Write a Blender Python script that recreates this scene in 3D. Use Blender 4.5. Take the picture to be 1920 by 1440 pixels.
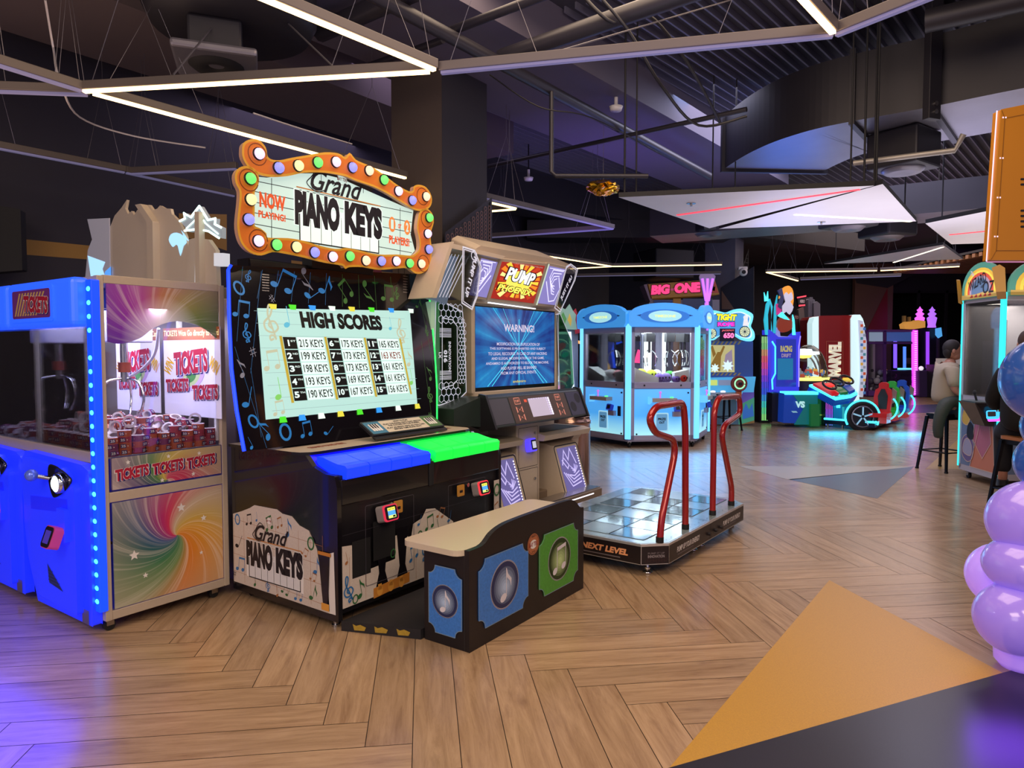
import bpy, bmesh, math, random
from mathutils import Matrix, Vector
R = math.radians
scene = bpy.context.scene
for o in list(bpy.data.objects): bpy.data.objects.remove(o)
COL = scene.collection
random.seed(7)

def lin(h):
    h = h.lstrip('#'); o = []
    for i in (0, 2, 4):
        c = int(h[i:i+2], 16)/255
        o.append(c/12.92 if c <= .04045 else ((c+.055)/1.055)**2.4)
    return tuple(o)

# ------------------------------------------------------------ camera, exposure, world, lights
F, H, HOR = 1300., 1.55, 658.
PITCH = math.atan((720-HOR)/F)
cam = bpy.data.cameras.new('camera'); co = bpy.data.objects.new('camera', cam); COL.objects.link(co)
cam.sensor_fit = 'HORIZONTAL'; cam.sensor_width = 36; cam.lens = 36*F/1920
cam.clip_start = .05; cam.clip_end = 200
co.location = (0, 0, H); co.rotation_euler = (math.pi/2-PITCH, 0, 0)
scene.camera = co
vs = scene.view_settings
vs.view_transform = 'Standard'; vs.look = 'None'; vs.exposure = 0.12; vs.gamma = 1; vs.use_curve_mapping = False

w = bpy.data.worlds.new('hall'); scene.world = w; w.use_nodes = True
w.node_tree.nodes['Background'].inputs[0].default_value = (*lin('#8d86a0'), 1)
w.node_tree.nodes['Background'].inputs[1].default_value = 1.0

def area(name, loc, to, sx, sy, power, colr, spread=180):
    l = bpy.data.lights.new(name, 'AREA'); l.shape = 'RECTANGLE'; l.size = sx; l.size_y = sy
    l.energy = power; l.color = lin(colr); l.spread = R(spread)
    o = bpy.data.objects.new(name, l); COL.objects.link(o); o.location = loc
    d = Vector(to)-Vector(loc); o.rotation_euler = d.to_track_quat('-Z', 'Y').to_euler()
    return o
# area fills added overhead and behind the visitor, without fixtures, to brighten the aisle
area('overhead_fill', (-2.5, -1.0, 4.4), (-2.0, 1.5, 0), 3, 2, 150, '#ffe4c8')
area('overhead_fill', (2.0, -.6, 4.4), (1.6, 3.0, 0), 3, 2, 160, '#ffe4c8')
area('overhead_fill', (1.0, 4.2, 4.5), (1.0, 4.2, 0), 3, 3, 120, '#ffe0c0')
area('overhead_fill', (4.2, 9.5, 4.6), (4.2, 9.5, 0), 4, 3, 210, '#e4e0ff')
area('overhead_fill', (8.5, 12.5, 4.6), (8.5, 12.5, 0), 5, 4, 170, '#f0e0f4')
area('overhead_fill', (10, 19, 4.6), (10, 19, 0), 6, 5, 260, '#f4dcd4')
area('overhead_fill', (-2.0, 9.0, 4.6), (-2.0, 9.0, 0), 3, 3, 55, '#e4d0ff')
# unseen upward lamps added to tint and brighten the ceiling and sails
area('purple_fill', (1.3, 9.6, 2.9), (1.6, 9.8, 5), 1.6, 1.6, 22, '#8464e8')
area('blue_fill', (3.7, 9.4, 2.75), (3.2, 8.6, 5), .8, .8, 12, '#4a7cff')
area('ceiling_fill', (0.5, 3.2, 3.1), (0.5, 4.4, 5), 3, 3, 26, '#e0d2ff')
area('ceiling_fill', (-3.4, 4.4, 3.0), (-3.4, 4.9, 5), 2, 2, 12, '#ffd9c0')
area('ceiling_fill', (5.5, 9.0, 3.1), (5.2, 9.2, 5), 3, 3, 26, '#cfc8e8')
area('sail_fill', (4.1, 7.2, 2.2), (4.1, 7.2, 5), 3.2, 2.4, 34, '#f0e8f4'); area('sail_fill', (7.0, 9.5, 2.2), (7.0, 9.5, 5), 3, 3, 26, '#f4e4dc')  # lamps added under the sails to make them paler
area('overhead_fill', (2.6, 9.4, 4.6), (2.6, 9.4, 0), 2, 2, 70, '#b4ccff')  # cool overhead fill added to brighten the middle of the floor
area('aisle_fill', (-2.6, -1.5, 2.6), (-2.2, 5, 1.2), 2.5, 1.5, 30, '#fff0e4')

# ------------------------------------------------------------ measuring
def ray(x, y):
    v = (720-y)/F
    return ((x-960)/F, math.cos(PITCH)+v*math.sin(PITCH), -math.sin(PITCH)+v*math.cos(PITCH))
def pz(x, y, z=0.):
    r = ray(x, y); t = (z-H)/r[2]; return Vector((r[0]*t, r[1]*t, z))
def at(x, y, Y):
    r = ray(x, y); t = Y/r[1]; return Vector((r[0]*t, Y, H+r[2]*t))
class Plane:
    """upright plane through P along ang degrees, pushed back by t; returns (distance along, height)"""
    def __init__(s, P, ang, t=0):
        a = R(ang); s.d = (math.cos(a), math.sin(a)); s.n = (-s.d[1], s.d[0])
        s.P0 = P; s.P = (P[0]+t*s.n[0], P[1]+t*s.n[1])
    def __call__(s, x, y):
        r = ray(x, y); t = (s.P[0]*s.n[0]+s.P[1]*s.n[1])/(r[0]*s.n[0]+r[1]*s.n[1])
        X = r[0]*t; Y = r[1]*t
        return ((X-s.P0[0])*s.d[0]+(Y-s.P0[1])*s.d[1], H+r[2]*t)
def ipoly(pl, pts): return [pl(*p) for p in pts]

# ------------------------------------------------------------ materials
MATS = {}
def P(name, h, rough=.5, metal=0., emit=None, es=0., spec=.5, coat=0., noise=0., bump=0., nscale=30.):
    if name in MATS: return MATS[name]
    m = bpy.data.materials.new(name); m.use_nodes = True; nt = m.node_tree; b = nt.nodes['Principled BSDF']
    c = lin(h)
    b.inputs['Base Color'].default_value = (*c, 1); b.inputs['Roughness'].default_value = rough
    b.inputs['Metallic'].default_value = metal; b.inputs['Specular IOR Level'].default_value = spec
    b.inputs['Coat Weight'].default_value = coat; b.inputs['Coat Roughness'].default_value = .05
    if emit:
        b.inputs['Emission Color'].default_value = (*lin(emit), 1); b.inputs['Emission Strength'].default_value = es
    if noise or bump:
        tc = nt.nodes.new('ShaderNodeTexCoord'); n = nt.nodes.new('ShaderNodeTexNoise'); n.inputs['Scale'].default_value = nscale
        n.inputs['Detail'].default_value = 6; nt.links.new(tc.outputs['Object'], n.inputs['Vector'])
        if noise:
            mx = nt.nodes.new('ShaderNodeMix'); mx.data_type = 'RGBA'
            mx.inputs[6].default_value = (*[x*(1-noise) for x in c], 1); mx.inputs[7].default_value = (*[min(1, x*(1+noise)) for x in c], 1)
            nt.links.new(n.outputs['Fac'], mx.inputs[0]); nt.links.new(mx.outputs[2], b.inputs['Base Color'])
        if bump:
            bp = nt.nodes.new('ShaderNodeBump'); bp.inputs['Strength'].default_value = bump; bp.inputs['Distance'].default_value = .01
            nt.links.new(n.outputs['Fac'], bp.inputs['Height']); nt.links.new(bp.outputs[0], b.inputs['Normal'])
    MATS[name] = m; return m
def E(name, h, s=1., small=False):
    if name in MATS: return MATS[name]
    m = P(name, h, .5, 0, h, s)
    b = m.node_tree.nodes['Principled BSDF']; c = lin(h); b.inputs['Base Color'].default_value = (*[x*.4 for x in c], 1)
    if small: m.cycles.emission_sampling = 'NONE'
    return m
def glass(name, tint='#ffffff', gl=1., base=0.):
    if name in MATS: return MATS[name]
    m = bpy.data.materials.new(name); m.use_nodes = True; nt = m.node_tree; nt.nodes.clear()
    o = nt.nodes.new('ShaderNodeOutputMaterial'); mx = nt.nodes.new('ShaderNodeMixShader'); t = nt.nodes.new('ShaderNodeBsdfTransparent')
    g = nt.nodes.new('ShaderNodeBsdfGlossy'); f = nt.nodes.new('ShaderNodeFresnel'); f.inputs[0].default_value = 1.45
    ma = nt.nodes.new('ShaderNodeMath'); ma.operation = 'MULTIPLY_ADD'; ma.inputs[1].default_value = gl; ma.inputs[2].default_value = base
    t.inputs[0].default_value = (*lin(tint), 1); g.inputs['Roughness'].default_value = .02
    nt.links.new(f.outputs[0], ma.inputs[0]); nt.links.new(ma.outputs[0], mx.inputs[0]); nt.links.new(t.outputs[0], mx.inputs[1])
    nt.links.new(g.outputs[0], mx.inputs[2]); nt.links.new(mx.outputs[0], o.inputs[0]); MATS[name] = m; return m
def swirl(name, cx, cz, axes, stops, twist=2.2, edge='#b9ac9c', reach=.45, emit=0., inner='#ffffff', inner_r=0.):
    """coloured rays curling about (cx, cz); axes names the two object axes of the printed face"""
    m = bpy.data.materials.new(name); m.use_nodes = True; nt = m.node_tree; b = nt.nodes['Principled BSDF']; N = nt.nodes.new; L = nt.links.new
    tc = N('ShaderNodeTexCoord'); sp = N('ShaderNodeSeparateXYZ'); L(tc.outputs['Object'], sp.inputs[0])
    def mth(op, a, c=None):
        n = N('ShaderNodeMath'); n.operation = op
        for i, q in enumerate((a, c)):
            if q is None: continue
            if isinstance(q, (int, float)): n.inputs[i].default_value = q
            else: L(q, n.inputs[i])
        return n.outputs[0]
    u = mth('SUBTRACT', sp.outputs[axes[0]], cx); v = mth('SUBTRACT', sp.outputs[axes[1]], cz)
    r = mth('SQRT', mth('ADD', mth('MULTIPLY', u, u), mth('MULTIPLY', v, v)))
    ang = mth('ARCTAN2', v, u)
    a2 = mth('ADD', ang, mth('MULTIPLY', mth('ADD', mth('LOGARITHM', mth('ADD', r, .02), 2.718), 1.6), twist*.45))
    fr = mth('FRACT', mth('ADD', mth('DIVIDE', a2, 2*math.pi), 4.0))
    cr = N('ShaderNodeValToRGB'); cr.color_ramp.elements[0].color = (*lin(stops[0]), 1); cr.color_ramp.elements[0].position = 0
    cr.color_ramp.elements[1].color = (*lin(stops[0]), 1); cr.color_ramp.elements[1].position = 1
    for i, s in enumerate(stops[1:]):
        e = cr.color_ramp.elements.new((i+1)/len(stops)); e.color = (*lin(s), 1)
    L(fr, cr.inputs[0])
    # streaks along the rays
    cb = N('ShaderNodeCombineXYZ'); L(mth('MULTIPLY', mth('SINE', a2), 6.), cb.inputs[0]); L(mth('MULTIPLY', mth('COSINE', a2), 6.), cb.inputs[1]); L(mth('MULTIPLY', r, .6), cb.inputs[2])
    nz = N('ShaderNodeTexNoise'); nz.inputs['Scale'].default_value = 2.2; nz.inputs['Detail'].default_value = 5; L(cb.outputs[0], nz.inputs['Vector'])
    st = N('ShaderNodeMapRange'); st.inputs[1].default_value = .5; st.inputs[2].default_value = .8; st.inputs[3].default_value = 0; st.inputs[4].default_value = .5; L(nz.outputs[0], st.inputs[0])
    m1 = N('ShaderNodeMix'); m1.data_type = 'RGBA'; L(st.outputs[0], m1.inputs[0]); L(cr.outputs[0], m1.inputs[6]); m1.inputs[7].default_value = (*lin('#fff6e8'), 1)
    fd = N('ShaderNodeMapRange'); fd.inputs[1].default_value = reach*.25; fd.inputs[2].default_value = reach; fd.inputs[3].default_value = 0; fd.inputs[4].default_value = .82; L(r, fd.inputs[0])
    m2 = N('ShaderNodeMix'); m2.data_type = 'RGBA'; L(fd.outputs[0], m2.inputs[0]); L(m1.outputs[2], m2.inputs[6]); m2.inputs[7].default_value = (*lin(edge), 1)
    out = m2.outputs[2]
    if inner_r:
        fi = N('ShaderNodeMapRange'); fi.inputs[1].default_value = 0; fi.inputs[2].default_value = inner_r; fi.inputs[3].default_value = 1; fi.inputs[4].default_value = 0; L(r, fi.inputs[0])
        m3 = N('ShaderNodeMix'); m3.data_type = 'RGBA'; L(fi.outputs[0], m3.inputs[0]); L(out, m3.inputs[6]); m3.inputs[7].default_value = (*lin(inner), 1); out = m3.outputs[2]
    L(out, b.inputs['Base Color']); b.inputs['Roughness'].default_value = .35
    if emit: L(out, b.inputs['Emission Color']); b.inputs['Emission Strength'].default_value = emit
    return m

# ------------------------------------------------------------ mesh building
def frame(o, u, v):
    u = Vector(u).normalized(); v = Vector(v).normalized(); n = u.cross(v).normalized(); v = n.cross(u)
    M = Matrix((( u.x, v.x, n.x, o[0]), (u.y, v.y, n.y, o[1]), (u.z, v.z, n.z, o[2]), (0, 0, 0, 1))); return M
def front(y=0., x=0., z=0.): return frame((x, y, z), (1, 0, 0), (0, 0, 1))          # faces -y
def sidep(x=0., y=0., z=0.): return frame((x, y, z), (0, 1, 0), (0, 0, 1))          # faces +x
def sidem(x=0., y=0., z=0.): return frame((x, y, z), (0, -1, 0), (0, 0, 1))         # faces -x; local u = -y
def top(z=0., x=0., y=0.): return frame((x, y, z), (1, 0, 0), (0, 1, 0))
TX = {}
def textmesh(s, off, shear, ext, spacing=1.):
    k = (s, off, shear, ext, spacing)
    if k not in TX:
        cu = bpy.data.curves.new('lettering', 'FONT'); cu.body = s; cu.offset = off; cu.shear = shear; cu.extrude = ext; cu.resolution_u = 3
        cu.align_x = 'CENTER'; cu.space_character = spacing; cu.space_line = .95
        ob = bpy.data.objects.new('lettering', cu); me = bpy.data.meshes.new_from_object(ob)
        vs = [tuple(v.co) for v in me.vertices]; fs = [tuple(p.vertices) for p in me.polygons]
        TX[k] = (vs, fs); bpy.data.objects.remove(ob); bpy.data.meshes.remove(me); bpy.data.curves.remove(cu)
    return TX[k]
def arc(cx, cy, r, a0, a1, n=16, ry=None):
    ry = r if ry is None else ry
    return [(cx+r*math.cos(R(a0+(a1-a0)*i/n)), cy+ry*math.sin(R(a0+(a1-a0)*i/n))) for i in range(n+1)]
def rrect(x0, y0, x1, y1, r, n=5):
    p = []
    for cx, cy, a in ((x1-r, y0+r, -90), (x1-r, y1-r, 0), (x0+r, y1-r, 90), (x0+r, y0+r, 180)): p += arc(cx, cy, r, a, a+90, n)
    return p
def smooth(pts, n=6, closed=True):
    """Catmull-Rom through the points"""
    o = []; N = len(pts); rng = range(N) if closed else range(N-1)
    for i in rng:
        g = (lambda k: pts[k % N]) if closed else (lambda k: pts[max(0, min(N-1, k))])
        p0, p1, p2, p3 = g(i-1), g(i), g(i+1), g(i+2)
        for j in range(n):
            t = j/n; q = []
            for a, b, c, d in zip(p0, p1, p2, p3): q.append(.5*((2*b)+(-a+c)*t+(2*a-5*b+4*c-d)*t*t+(-a+3*b-3*c+d)*t**3))
            o.append(tuple(q))
    if not closed: o.append(tuple(pts[-1]))
    return o
class MB:
    def __init__(s): s.v = []; s.f = []; s.m = []; s.s = []; s.mats = []
    def mi(s, mat):
        if mat not in s.mats: s.mats.append(mat)
        return s.mats.index(mat)
    def add(s, vs, fs, mat, M=None, sm=False):
        k = len(s.v); i = s.mi(mat)
        for v in vs:
            v = Vector((v[0], v[1], v[2] if len(v) > 2 else 0))
            s.v.append(tuple(M @ v) if M is not None else tuple(v))
        for f in fs: s.f.append(tuple(k+j for j in f)); s.m.append(i); s.s.append(sm)
        return s
    def box(s, x0, y0, z0, x1, y1, z1, mat, M=None):
        x0, x1 = sorted((x0, x1)); y0, y1 = sorted((y0, y1)); z0, z1 = sorted((z0, z1))
        return s.add([(x0,y0,z0),(x1,y0,z0),(x1,y1,z0),(x0,y1,z0),(x0,y0,z1),(x1,y0,z1),(x1,y1,z1),(x0,y1,z1)],
            [(0,3,2,1),(4,5,6,7),(0,1,5,4),(1,2,6,5),(2,3,7,6),(3,0,4,7)], mat, M)
    def hexa(s, bot, topp, mat, M=None, sm=False):
        n = len(bot); return s.add(list(bot)+list(topp), [tuple(range(n))[::-1], tuple(range(n, 2*n))]+[(i, (i+1) % n, (i+1) % n+n, i+n) for i in range(n)], mat, M, sm)
    def prism(s, pts, z0, z1, mat, M=None, sidemat=None):
        a = sum(pts[i-1][0]*pts[i][1]-pts[i][0]*pts[i-1][1] for i in range(len(pts)))
        if a < 0: pts = pts[::-1]
        n = len(pts); vs = [(p[0], p[1], z0) for p in pts]+[(p[0], p[1], z1) for p in pts]
        s.add(vs, [tuple(range(n))[::-1], tuple(range(n, 2*n))], mat, M)
        return s.add(vs, [(i, (i+1) % n, (i+1) % n+n, i+n) for i in range(n)], sidemat or mat, M)
    def poly(s, pts, mat, M=None, z=0.):
        a = sum(pts[i-1][0]*pts[i][1]-pts[i][0]*pts[i-1][1] for i in range(len(pts)))
        if a < 0: pts = pts[::-1]
        return s.add([(p[0], p[1], z) for p in pts], [tuple(range(len(pts)))], mat, M)
    def rect(s, x0, y0, x1, y1, mat, M=None, z=0.): return s.poly([(x0,y0),(x1,y0),(x1,y1),(x0,y1)], mat, M, z)
    def disc(s, cx, cy, r, mat, M=None, z=0., ry=None, n=20, rot=0):
        c, q = math.cos(R(rot)), math.sin(R(rot)); ry = r if ry is None else ry
        return s.poly([(cx+c*r*math.cos(a)-q*ry*math.sin(a), cy+q*r*math.cos(a)+c*ry*math.sin(a)) for a in [2*math.pi*i/n for i in range(n)]], mat, M, z)
    def stroke(s, pts, w, mat, M=None, z=0., closed=False):
        n = len(pts); vs = []; 
        for i, p in enumerate(pts):
            a = pts[i-1] if (i or closed) else p; b = pts[(i+1) % n] if (i < n-1 or closed) else p
            d1 = Vector((p[0]-a[0], p[1]-a[1])); d2 = Vector((b[0]-p[0], b[1]-p[1]))
            if d1.length < 1e-9: d1 = d2
            if d2.length < 1e-9: d2 = d1
            d1 = d1.normalized() if d1.length else Vector((1, 0)); d2 = d2.normalized() if d2.length else d1
            t = (d1+d2); t = t.normalized() if t.length > 1e-6 else d1
            k = 1/max(.5, t.dot(d1)); ww = w if not callable(w) else w(i/(n-1))
            vs += [(p[0]-t.y*ww/2*k, p[1]+t.x*ww/2*k, z), (p[0]+t.y*ww/2*k, p[1]-t.x*ww/2*k, z)]
        fs = [(2*i+1, 2*((i+1) % n)+1, 2*((i+1) % n), 2*i) for i in range(n if closed else n-1)]
        return s.add(vs, fs, mat, M)
    def tube(s, pts, r, mat, M=None, n=10, closed=False, cap=True):
        pts = [Vector(p) for p in pts]; N = len(pts); vs = []; fs = []; nrm = None
        for i, p in enumerate(pts):
            a = pts[i-1] if (i or closed) else p; b = pts[(i+1) % N] if (i < N-1 or closed) else p
            t = (b-a).normalized()
            if nrm is None:
                nrm = t.orthogonal().normalized()
            else:
                nrm = (nrm-t*nrm.dot(t)); nrm = nrm.normalized() if nrm.length > 1e-6 else t.orthogonal().normalized()
            bn = t.cross(nrm); rr = r(i/(N-1)) if callable(r) else r
            vs += [tuple(p+(nrm*math.cos(2*math.pi*k/n)+bn*math.sin(2*math.pi*k/n))*rr) for k in range(n)]
        for i in range(N if closed else N-1):
            j = (i+1) % N
            fs += [(i*n+k, i*n+(k+1) % n, j*n+(k+1) % n, j*n+k) for k in range(n)]
        s.add(vs, fs, mat, M, n > 5)
        if cap and not closed: s.add(vs[:n]+vs[-n:], [tuple(range(n))[::-1], tuple(range(n, 2*n))], mat, M)
        return s
    def cyl(s, p0, p1, r, mat, M=None, n=16): return s.tube([p0, p1], r, mat, M, n)
    def lathe(s, prof, mat, M=None, n=24):
        N = len(prof); vs = [(r*math.cos(2*math.pi*k/n), r*math.sin(2*math.pi*k/n), z) for r, z in prof for k in range(n)]
        return s.add(vs, [(i*n+k, i*n+(k+1) % n, (i+1)*n+(k+1) % n, (i+1)*n+k) for i in range(N-1) for k in range(n)], mat, M, True)
    def ball(s, c, r, mat, M=None, n=16, rings=10):
        if not isinstance(r, (tuple, list)): r = (r, r, r)
        vs = [(c[0], c[1], c[2]-r[2])]
        for i in range(1, rings):
            a = -math.pi/2+math.pi*i/rings
            vs += [(c[0]+r[0]*math.cos(a)*math.cos(2*math.pi*k/n), c[1]+r[1]*math.cos(a)*math.sin(2*math.pi*k/n), c[2]+r[2]*math.sin(a)) for k in range(n)]
        vs.append((c[0], c[1], c[2]+r[2])); fs = [(0, 1+(k+1) % n, 1+k) for k in range(n)]
        for i in range(rings-2): fs += [(1+i*n+k, 1+i*n+(k+1) % n, 1+(i+1)*n+(k+1) % n, 1+(i+1)*n+k) for k in range(n)]
        b = 1+(rings-2)*n; fs += [(b+k, b+(k+1) % n, len(vs)-1) for k in range(n)]
        return s.add(vs, fs, mat, M, True)
    def text(s, t, x0, y0, x1, y1, mat, M=None, z=0., bold=.0, shear=0., ext=0., rot=0., spacing=1., keep=False):
        vs, fs = textmesh(t, bold, shear, ext, spacing)
        if not vs: return s
        a = min(v[0] for v in vs); b = max(v[0] for v in vs); c = min(v[1] for v in vs); d = max(v[1] for v in vs)
        sx = (x1-x0)/(b-a); sy = (y1-y0)/(d-c)
        if keep: sx = sy = min(sx, sy)
        cx, cy = (x0+x1)/2, (y0+y1)/2; q, e = math.cos(R(rot)), math.sin(R(rot)); o = []
        for v in vs:
            X = (v[0]-(a+b)/2)*sx; Y = (v[1]-(c+d)/2)*sy
            o.append((cx+q*X-e*Y, cy+e*X+q*Y, z+v[2]*sy+(ext*sy if ext else 0)))
        return s.add(o, fs, mat, M)
    def build(s, name, parent=None, label=None, cat=None, group=None, kind=None, bevel=0., seg=2, loc=None, rz=0.):
        me = bpy.data.meshes.new(name); me.from_pydata(s.v, [], s.f); me.update()
        for m in s.mats: me.materials.append(m)
        me.polygons.foreach_set('material_index', s.m); me.polygons.foreach_set('use_smooth', s.s)
        o = bpy.data.objects.new(name, me); COL.objects.link(o)
        if parent is not None: o.parent = parent
        if loc is not None: o.location = loc; o.rotation_euler = (0, 0, rz)
        if bevel:
            b = o.modifiers.new('bevel', 'BEVEL'); b.width = bevel; b.segments = seg; b.limit_method = 'ANGLE'; b.angle_limit = R(40)
            b.use_clamp_overlap = True
        tag(o, label, cat, group, kind); return o
def tag(o, label=None, cat=None, group=None, kind=None):
    if label: o['label'] = label
    if cat: o['category'] = cat
    if group: o['group'] = group
    if kind: o['kind'] = kind
def thing(name, loc, rz, label, cat, group=None):
    o = bpy.data.objects.new(name, None); COL.objects.link(o); o.empty_display_size = .2
    o.location = (loc[0], loc[1], loc[2] if len(loc) > 2 else 0); o.rotation_euler = (0, 0, R(rz)); tag(o, label, cat, group); return o
def kids(o): return [c for c in bpy.data.objects if c.parent == o]
def dup(o, loc=None, rot=None, label=None, parent=None):
    c = o.copy(); COL.objects.link(c); c.parent = parent
    if loc is not None: c.location = loc
    if rot is not None: c.rotation_euler = rot
    if label: c['label'] = label
    for k in kids(o): dup(k, parent=c)
    return c

# ------------------------------------------------------------ music symbols
def note(mb, x, y, h, mat, M, z=0., rot=0., kind=0, mat2=None):
    """0 quaver, 1 beamed pair, 2 crotchet, 3 open oval, 4 treble clef, 5 sharp"""
    q, e = math.cos(R(rot)), math.sin(R(rot)); T = lambda pts: [(x+q*a*h-e*b*h, y+e*a*h+q*b*h) for a, b in pts]
    def el(cx, cy, rx, ry, rr, m=mat, n=14): mb.poly(T([(cx+math.cos(R(rr))*rx*math.cos(t)-math.sin(R(rr))*ry*math.sin(t), cy+math.sin(R(rr))*rx*math.cos(t)+math.cos(R(rr))*ry*math.sin(t)) for t in [2*math.pi*i/n for i in range(n)]]), m, M, z)
    if kind in (0, 2):
        el(-.14, -.38, .17, .12, 25); mb.poly(T([(.0, -.38), (.03, -.38), (.03, .5), (0, .5)]), mat, M, z)
        if kind == 0: mb.poly(T([(.03, .5), (.1, .3), (.28, .12), (.26, -.12), (.2, .06), (.03, .22)]), mat, M, z)
    elif kind == 1:
        el(-.36, -.36, .15, .11, 25); el(.2, -.28, .15, .11, 25)
        for a, b in ((-.24, -.36), (.32, -.28)): mb.poly(T([(a, b), (a+.03, b), (a+.03, .42), (a, .42)]), mat, M, z)
        mb.poly(T([(-.24, .3), (.35, .38), (.35, .5), (-.24, .42)]), mat2 or mat, M, z)
    elif kind == 3:
        n = 18; o = [(.3*math.cos(t), .4*math.sin(t)) for t in [2*math.pi*i/n for i in range(n)]]
        mb.stroke(T(o), .13*h, mat, M, z, True)
    elif kind == 4:
        p = smooth([(.0, -.42), (-.1, -.46), (-.1, -.36), (.0, -.34), (.06, -.42), (.0, -.1), (-.06, .2), (.02, .46), (.1, .4), (.0, .18), (-.2, 0), (-.18, -.2), (.02, -.26), (.18, -.14), (.12, .02), (-.02, .02), (-.08, -.08), (0, -.16)], 4, False)
        mb.stroke(T(p), .055*h, mat, M, z)
    else:
        for a in (-.12, .12):
            mb.stroke(T([(a, -.4), (a+.04, .4)]), .05*h, mat, M, z); mb.stroke(T([(-.32, a*1.2-.04), (.32, a*1.2+.08)]), .06*h, mat, M, z)
def star(mb, x, y, r, mat, M, z=0., k=5, inner=.45, rot=90):
    mb.poly([(x+(r if i % 2 == 0 else r*inner)*math.cos(R(rot+i*180/k)), y+(r if i % 2 == 0 else r*inner)*math.sin(R(rot+i*180/k))) for i in range(2*k)], mat, M, z)

# common materials
BLACK = P('black_laminate', '#17151a', .35, noise=.15); BLK2 = P('matte_black', '#0d0c0f', .7); WHITE = P('white_paint', '#e4e0dc', .4)
STEEL = P('steel', '#b8b6b4', .25, 1.); CHROME = P('chrome', '#e0e0e0', .08, 1.); RUBBER = P('rubber', '#101010', .6)
GLASS = glass('glass', gl=.9); DGLASS = glass('dark_glass', '#8c8c98', gl=1.2, base=.02)
CREAM = P('cream_plastic', '#d8cbb4', .35); PURP = P('purple_paint', '#5a3c78', .4)
# ============================================================ FLOOR
def wood_material():
    m = bpy.data.materials.new('oak_plank'); m.use_nodes = True; nt = m.node_tree; b = nt.nodes['Principled BSDF']; N = nt.nodes.new; L = nt.links.new
    uv = N('ShaderNodeUVMap'); uv.uv_map = 'grain'
    at_ = N('ShaderNodeAttribute'); at_.attribute_name = 'tone'
    mp = N('ShaderNodeMapping'); mp.inputs['Scale'].default_value = (.9, 9, 1); L(uv.outputs[0], mp.inputs[0])
    n1 = N('ShaderNodeTexNoise'); n1.inputs['Scale'].default_value = 2.2; n1.inputs['Detail'].default_value = 9; n1.inputs['Roughness'].default_value = .7; n1.inputs['Distortion'].default_value = .5; L(mp.outputs[0], n1.inputs[0])
    n2 = N('ShaderNodeTexNoise'); n2.inputs['Scale'].default_value = 2.6; n2.inputs['Detail'].default_value = 4
    mp2 = N('ShaderNodeMapping'); mp2.inputs['Scale'].default_value = (1, 3, 1); L(uv.outputs[0], mp2.inputs[0]); L(mp2.outputs[0], n2.inputs[0])
    cr = N('ShaderNodeValToRGB'); e = cr.color_ramp.elements; e[0].position = .28; e[0].color = (*lin('#886b50'), 1); e[1].position = .74; e[1].color = (*lin('#bd9f7e'), 1)
    k = e.new(.5); k.color = (*lin('#a6896a'), 1); L(n1.outputs[0], cr.inputs[0])
    kn = N('ShaderNodeMapRange'); kn.inputs[1].default_value = .62; kn.inputs[2].default_value = .74; kn.inputs[3].default_value = 0; kn.inputs[4].default_value = .5; L(n2.outputs[0], kn.inputs[0])
    mx = N('ShaderNodeMix'); mx.data_type = 'RGBA'; L(kn.outputs[0], mx.inputs[0]); L(cr.outputs[0], mx.inputs[6]); mx.inputs[7].default_value = (*lin('#6c5040'), 1)
    hs = N('ShaderNodeHueSaturation'); tv = N('ShaderNodeMapRange'); tv.inputs[3].default_value = .88; tv.inputs[4].default_value = 1.08; L(at_.outputs['Fac'], tv.inputs[0]); L(tv.outputs[0], hs.inputs['Value']); L(mx.outputs[2], hs.inputs['Color'])
    L(hs.outputs[0], b.inputs['Base Color'])
    rr = N('ShaderNodeMapRange'); rr.inputs[3].default_value = .16; rr.inputs[4].default_value = .30; L(n1.outputs[0], rr.inputs[0]); L(rr.outputs[0], b.inputs['Roughness'])
    bp = N('ShaderNodeBump'); bp.inputs['Strength'].default_value = .06; bp.inputs['Distance'].default_value = .004; L(n1.outputs[0], bp.inputs['Height']); L(bp.outputs[0], b.inputs['Normal'])
    b.inputs['Specular IOR Level'].default_value = .5; return m
FL_DARK = P('plank_gap', '#2c1c14', .6)
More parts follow.
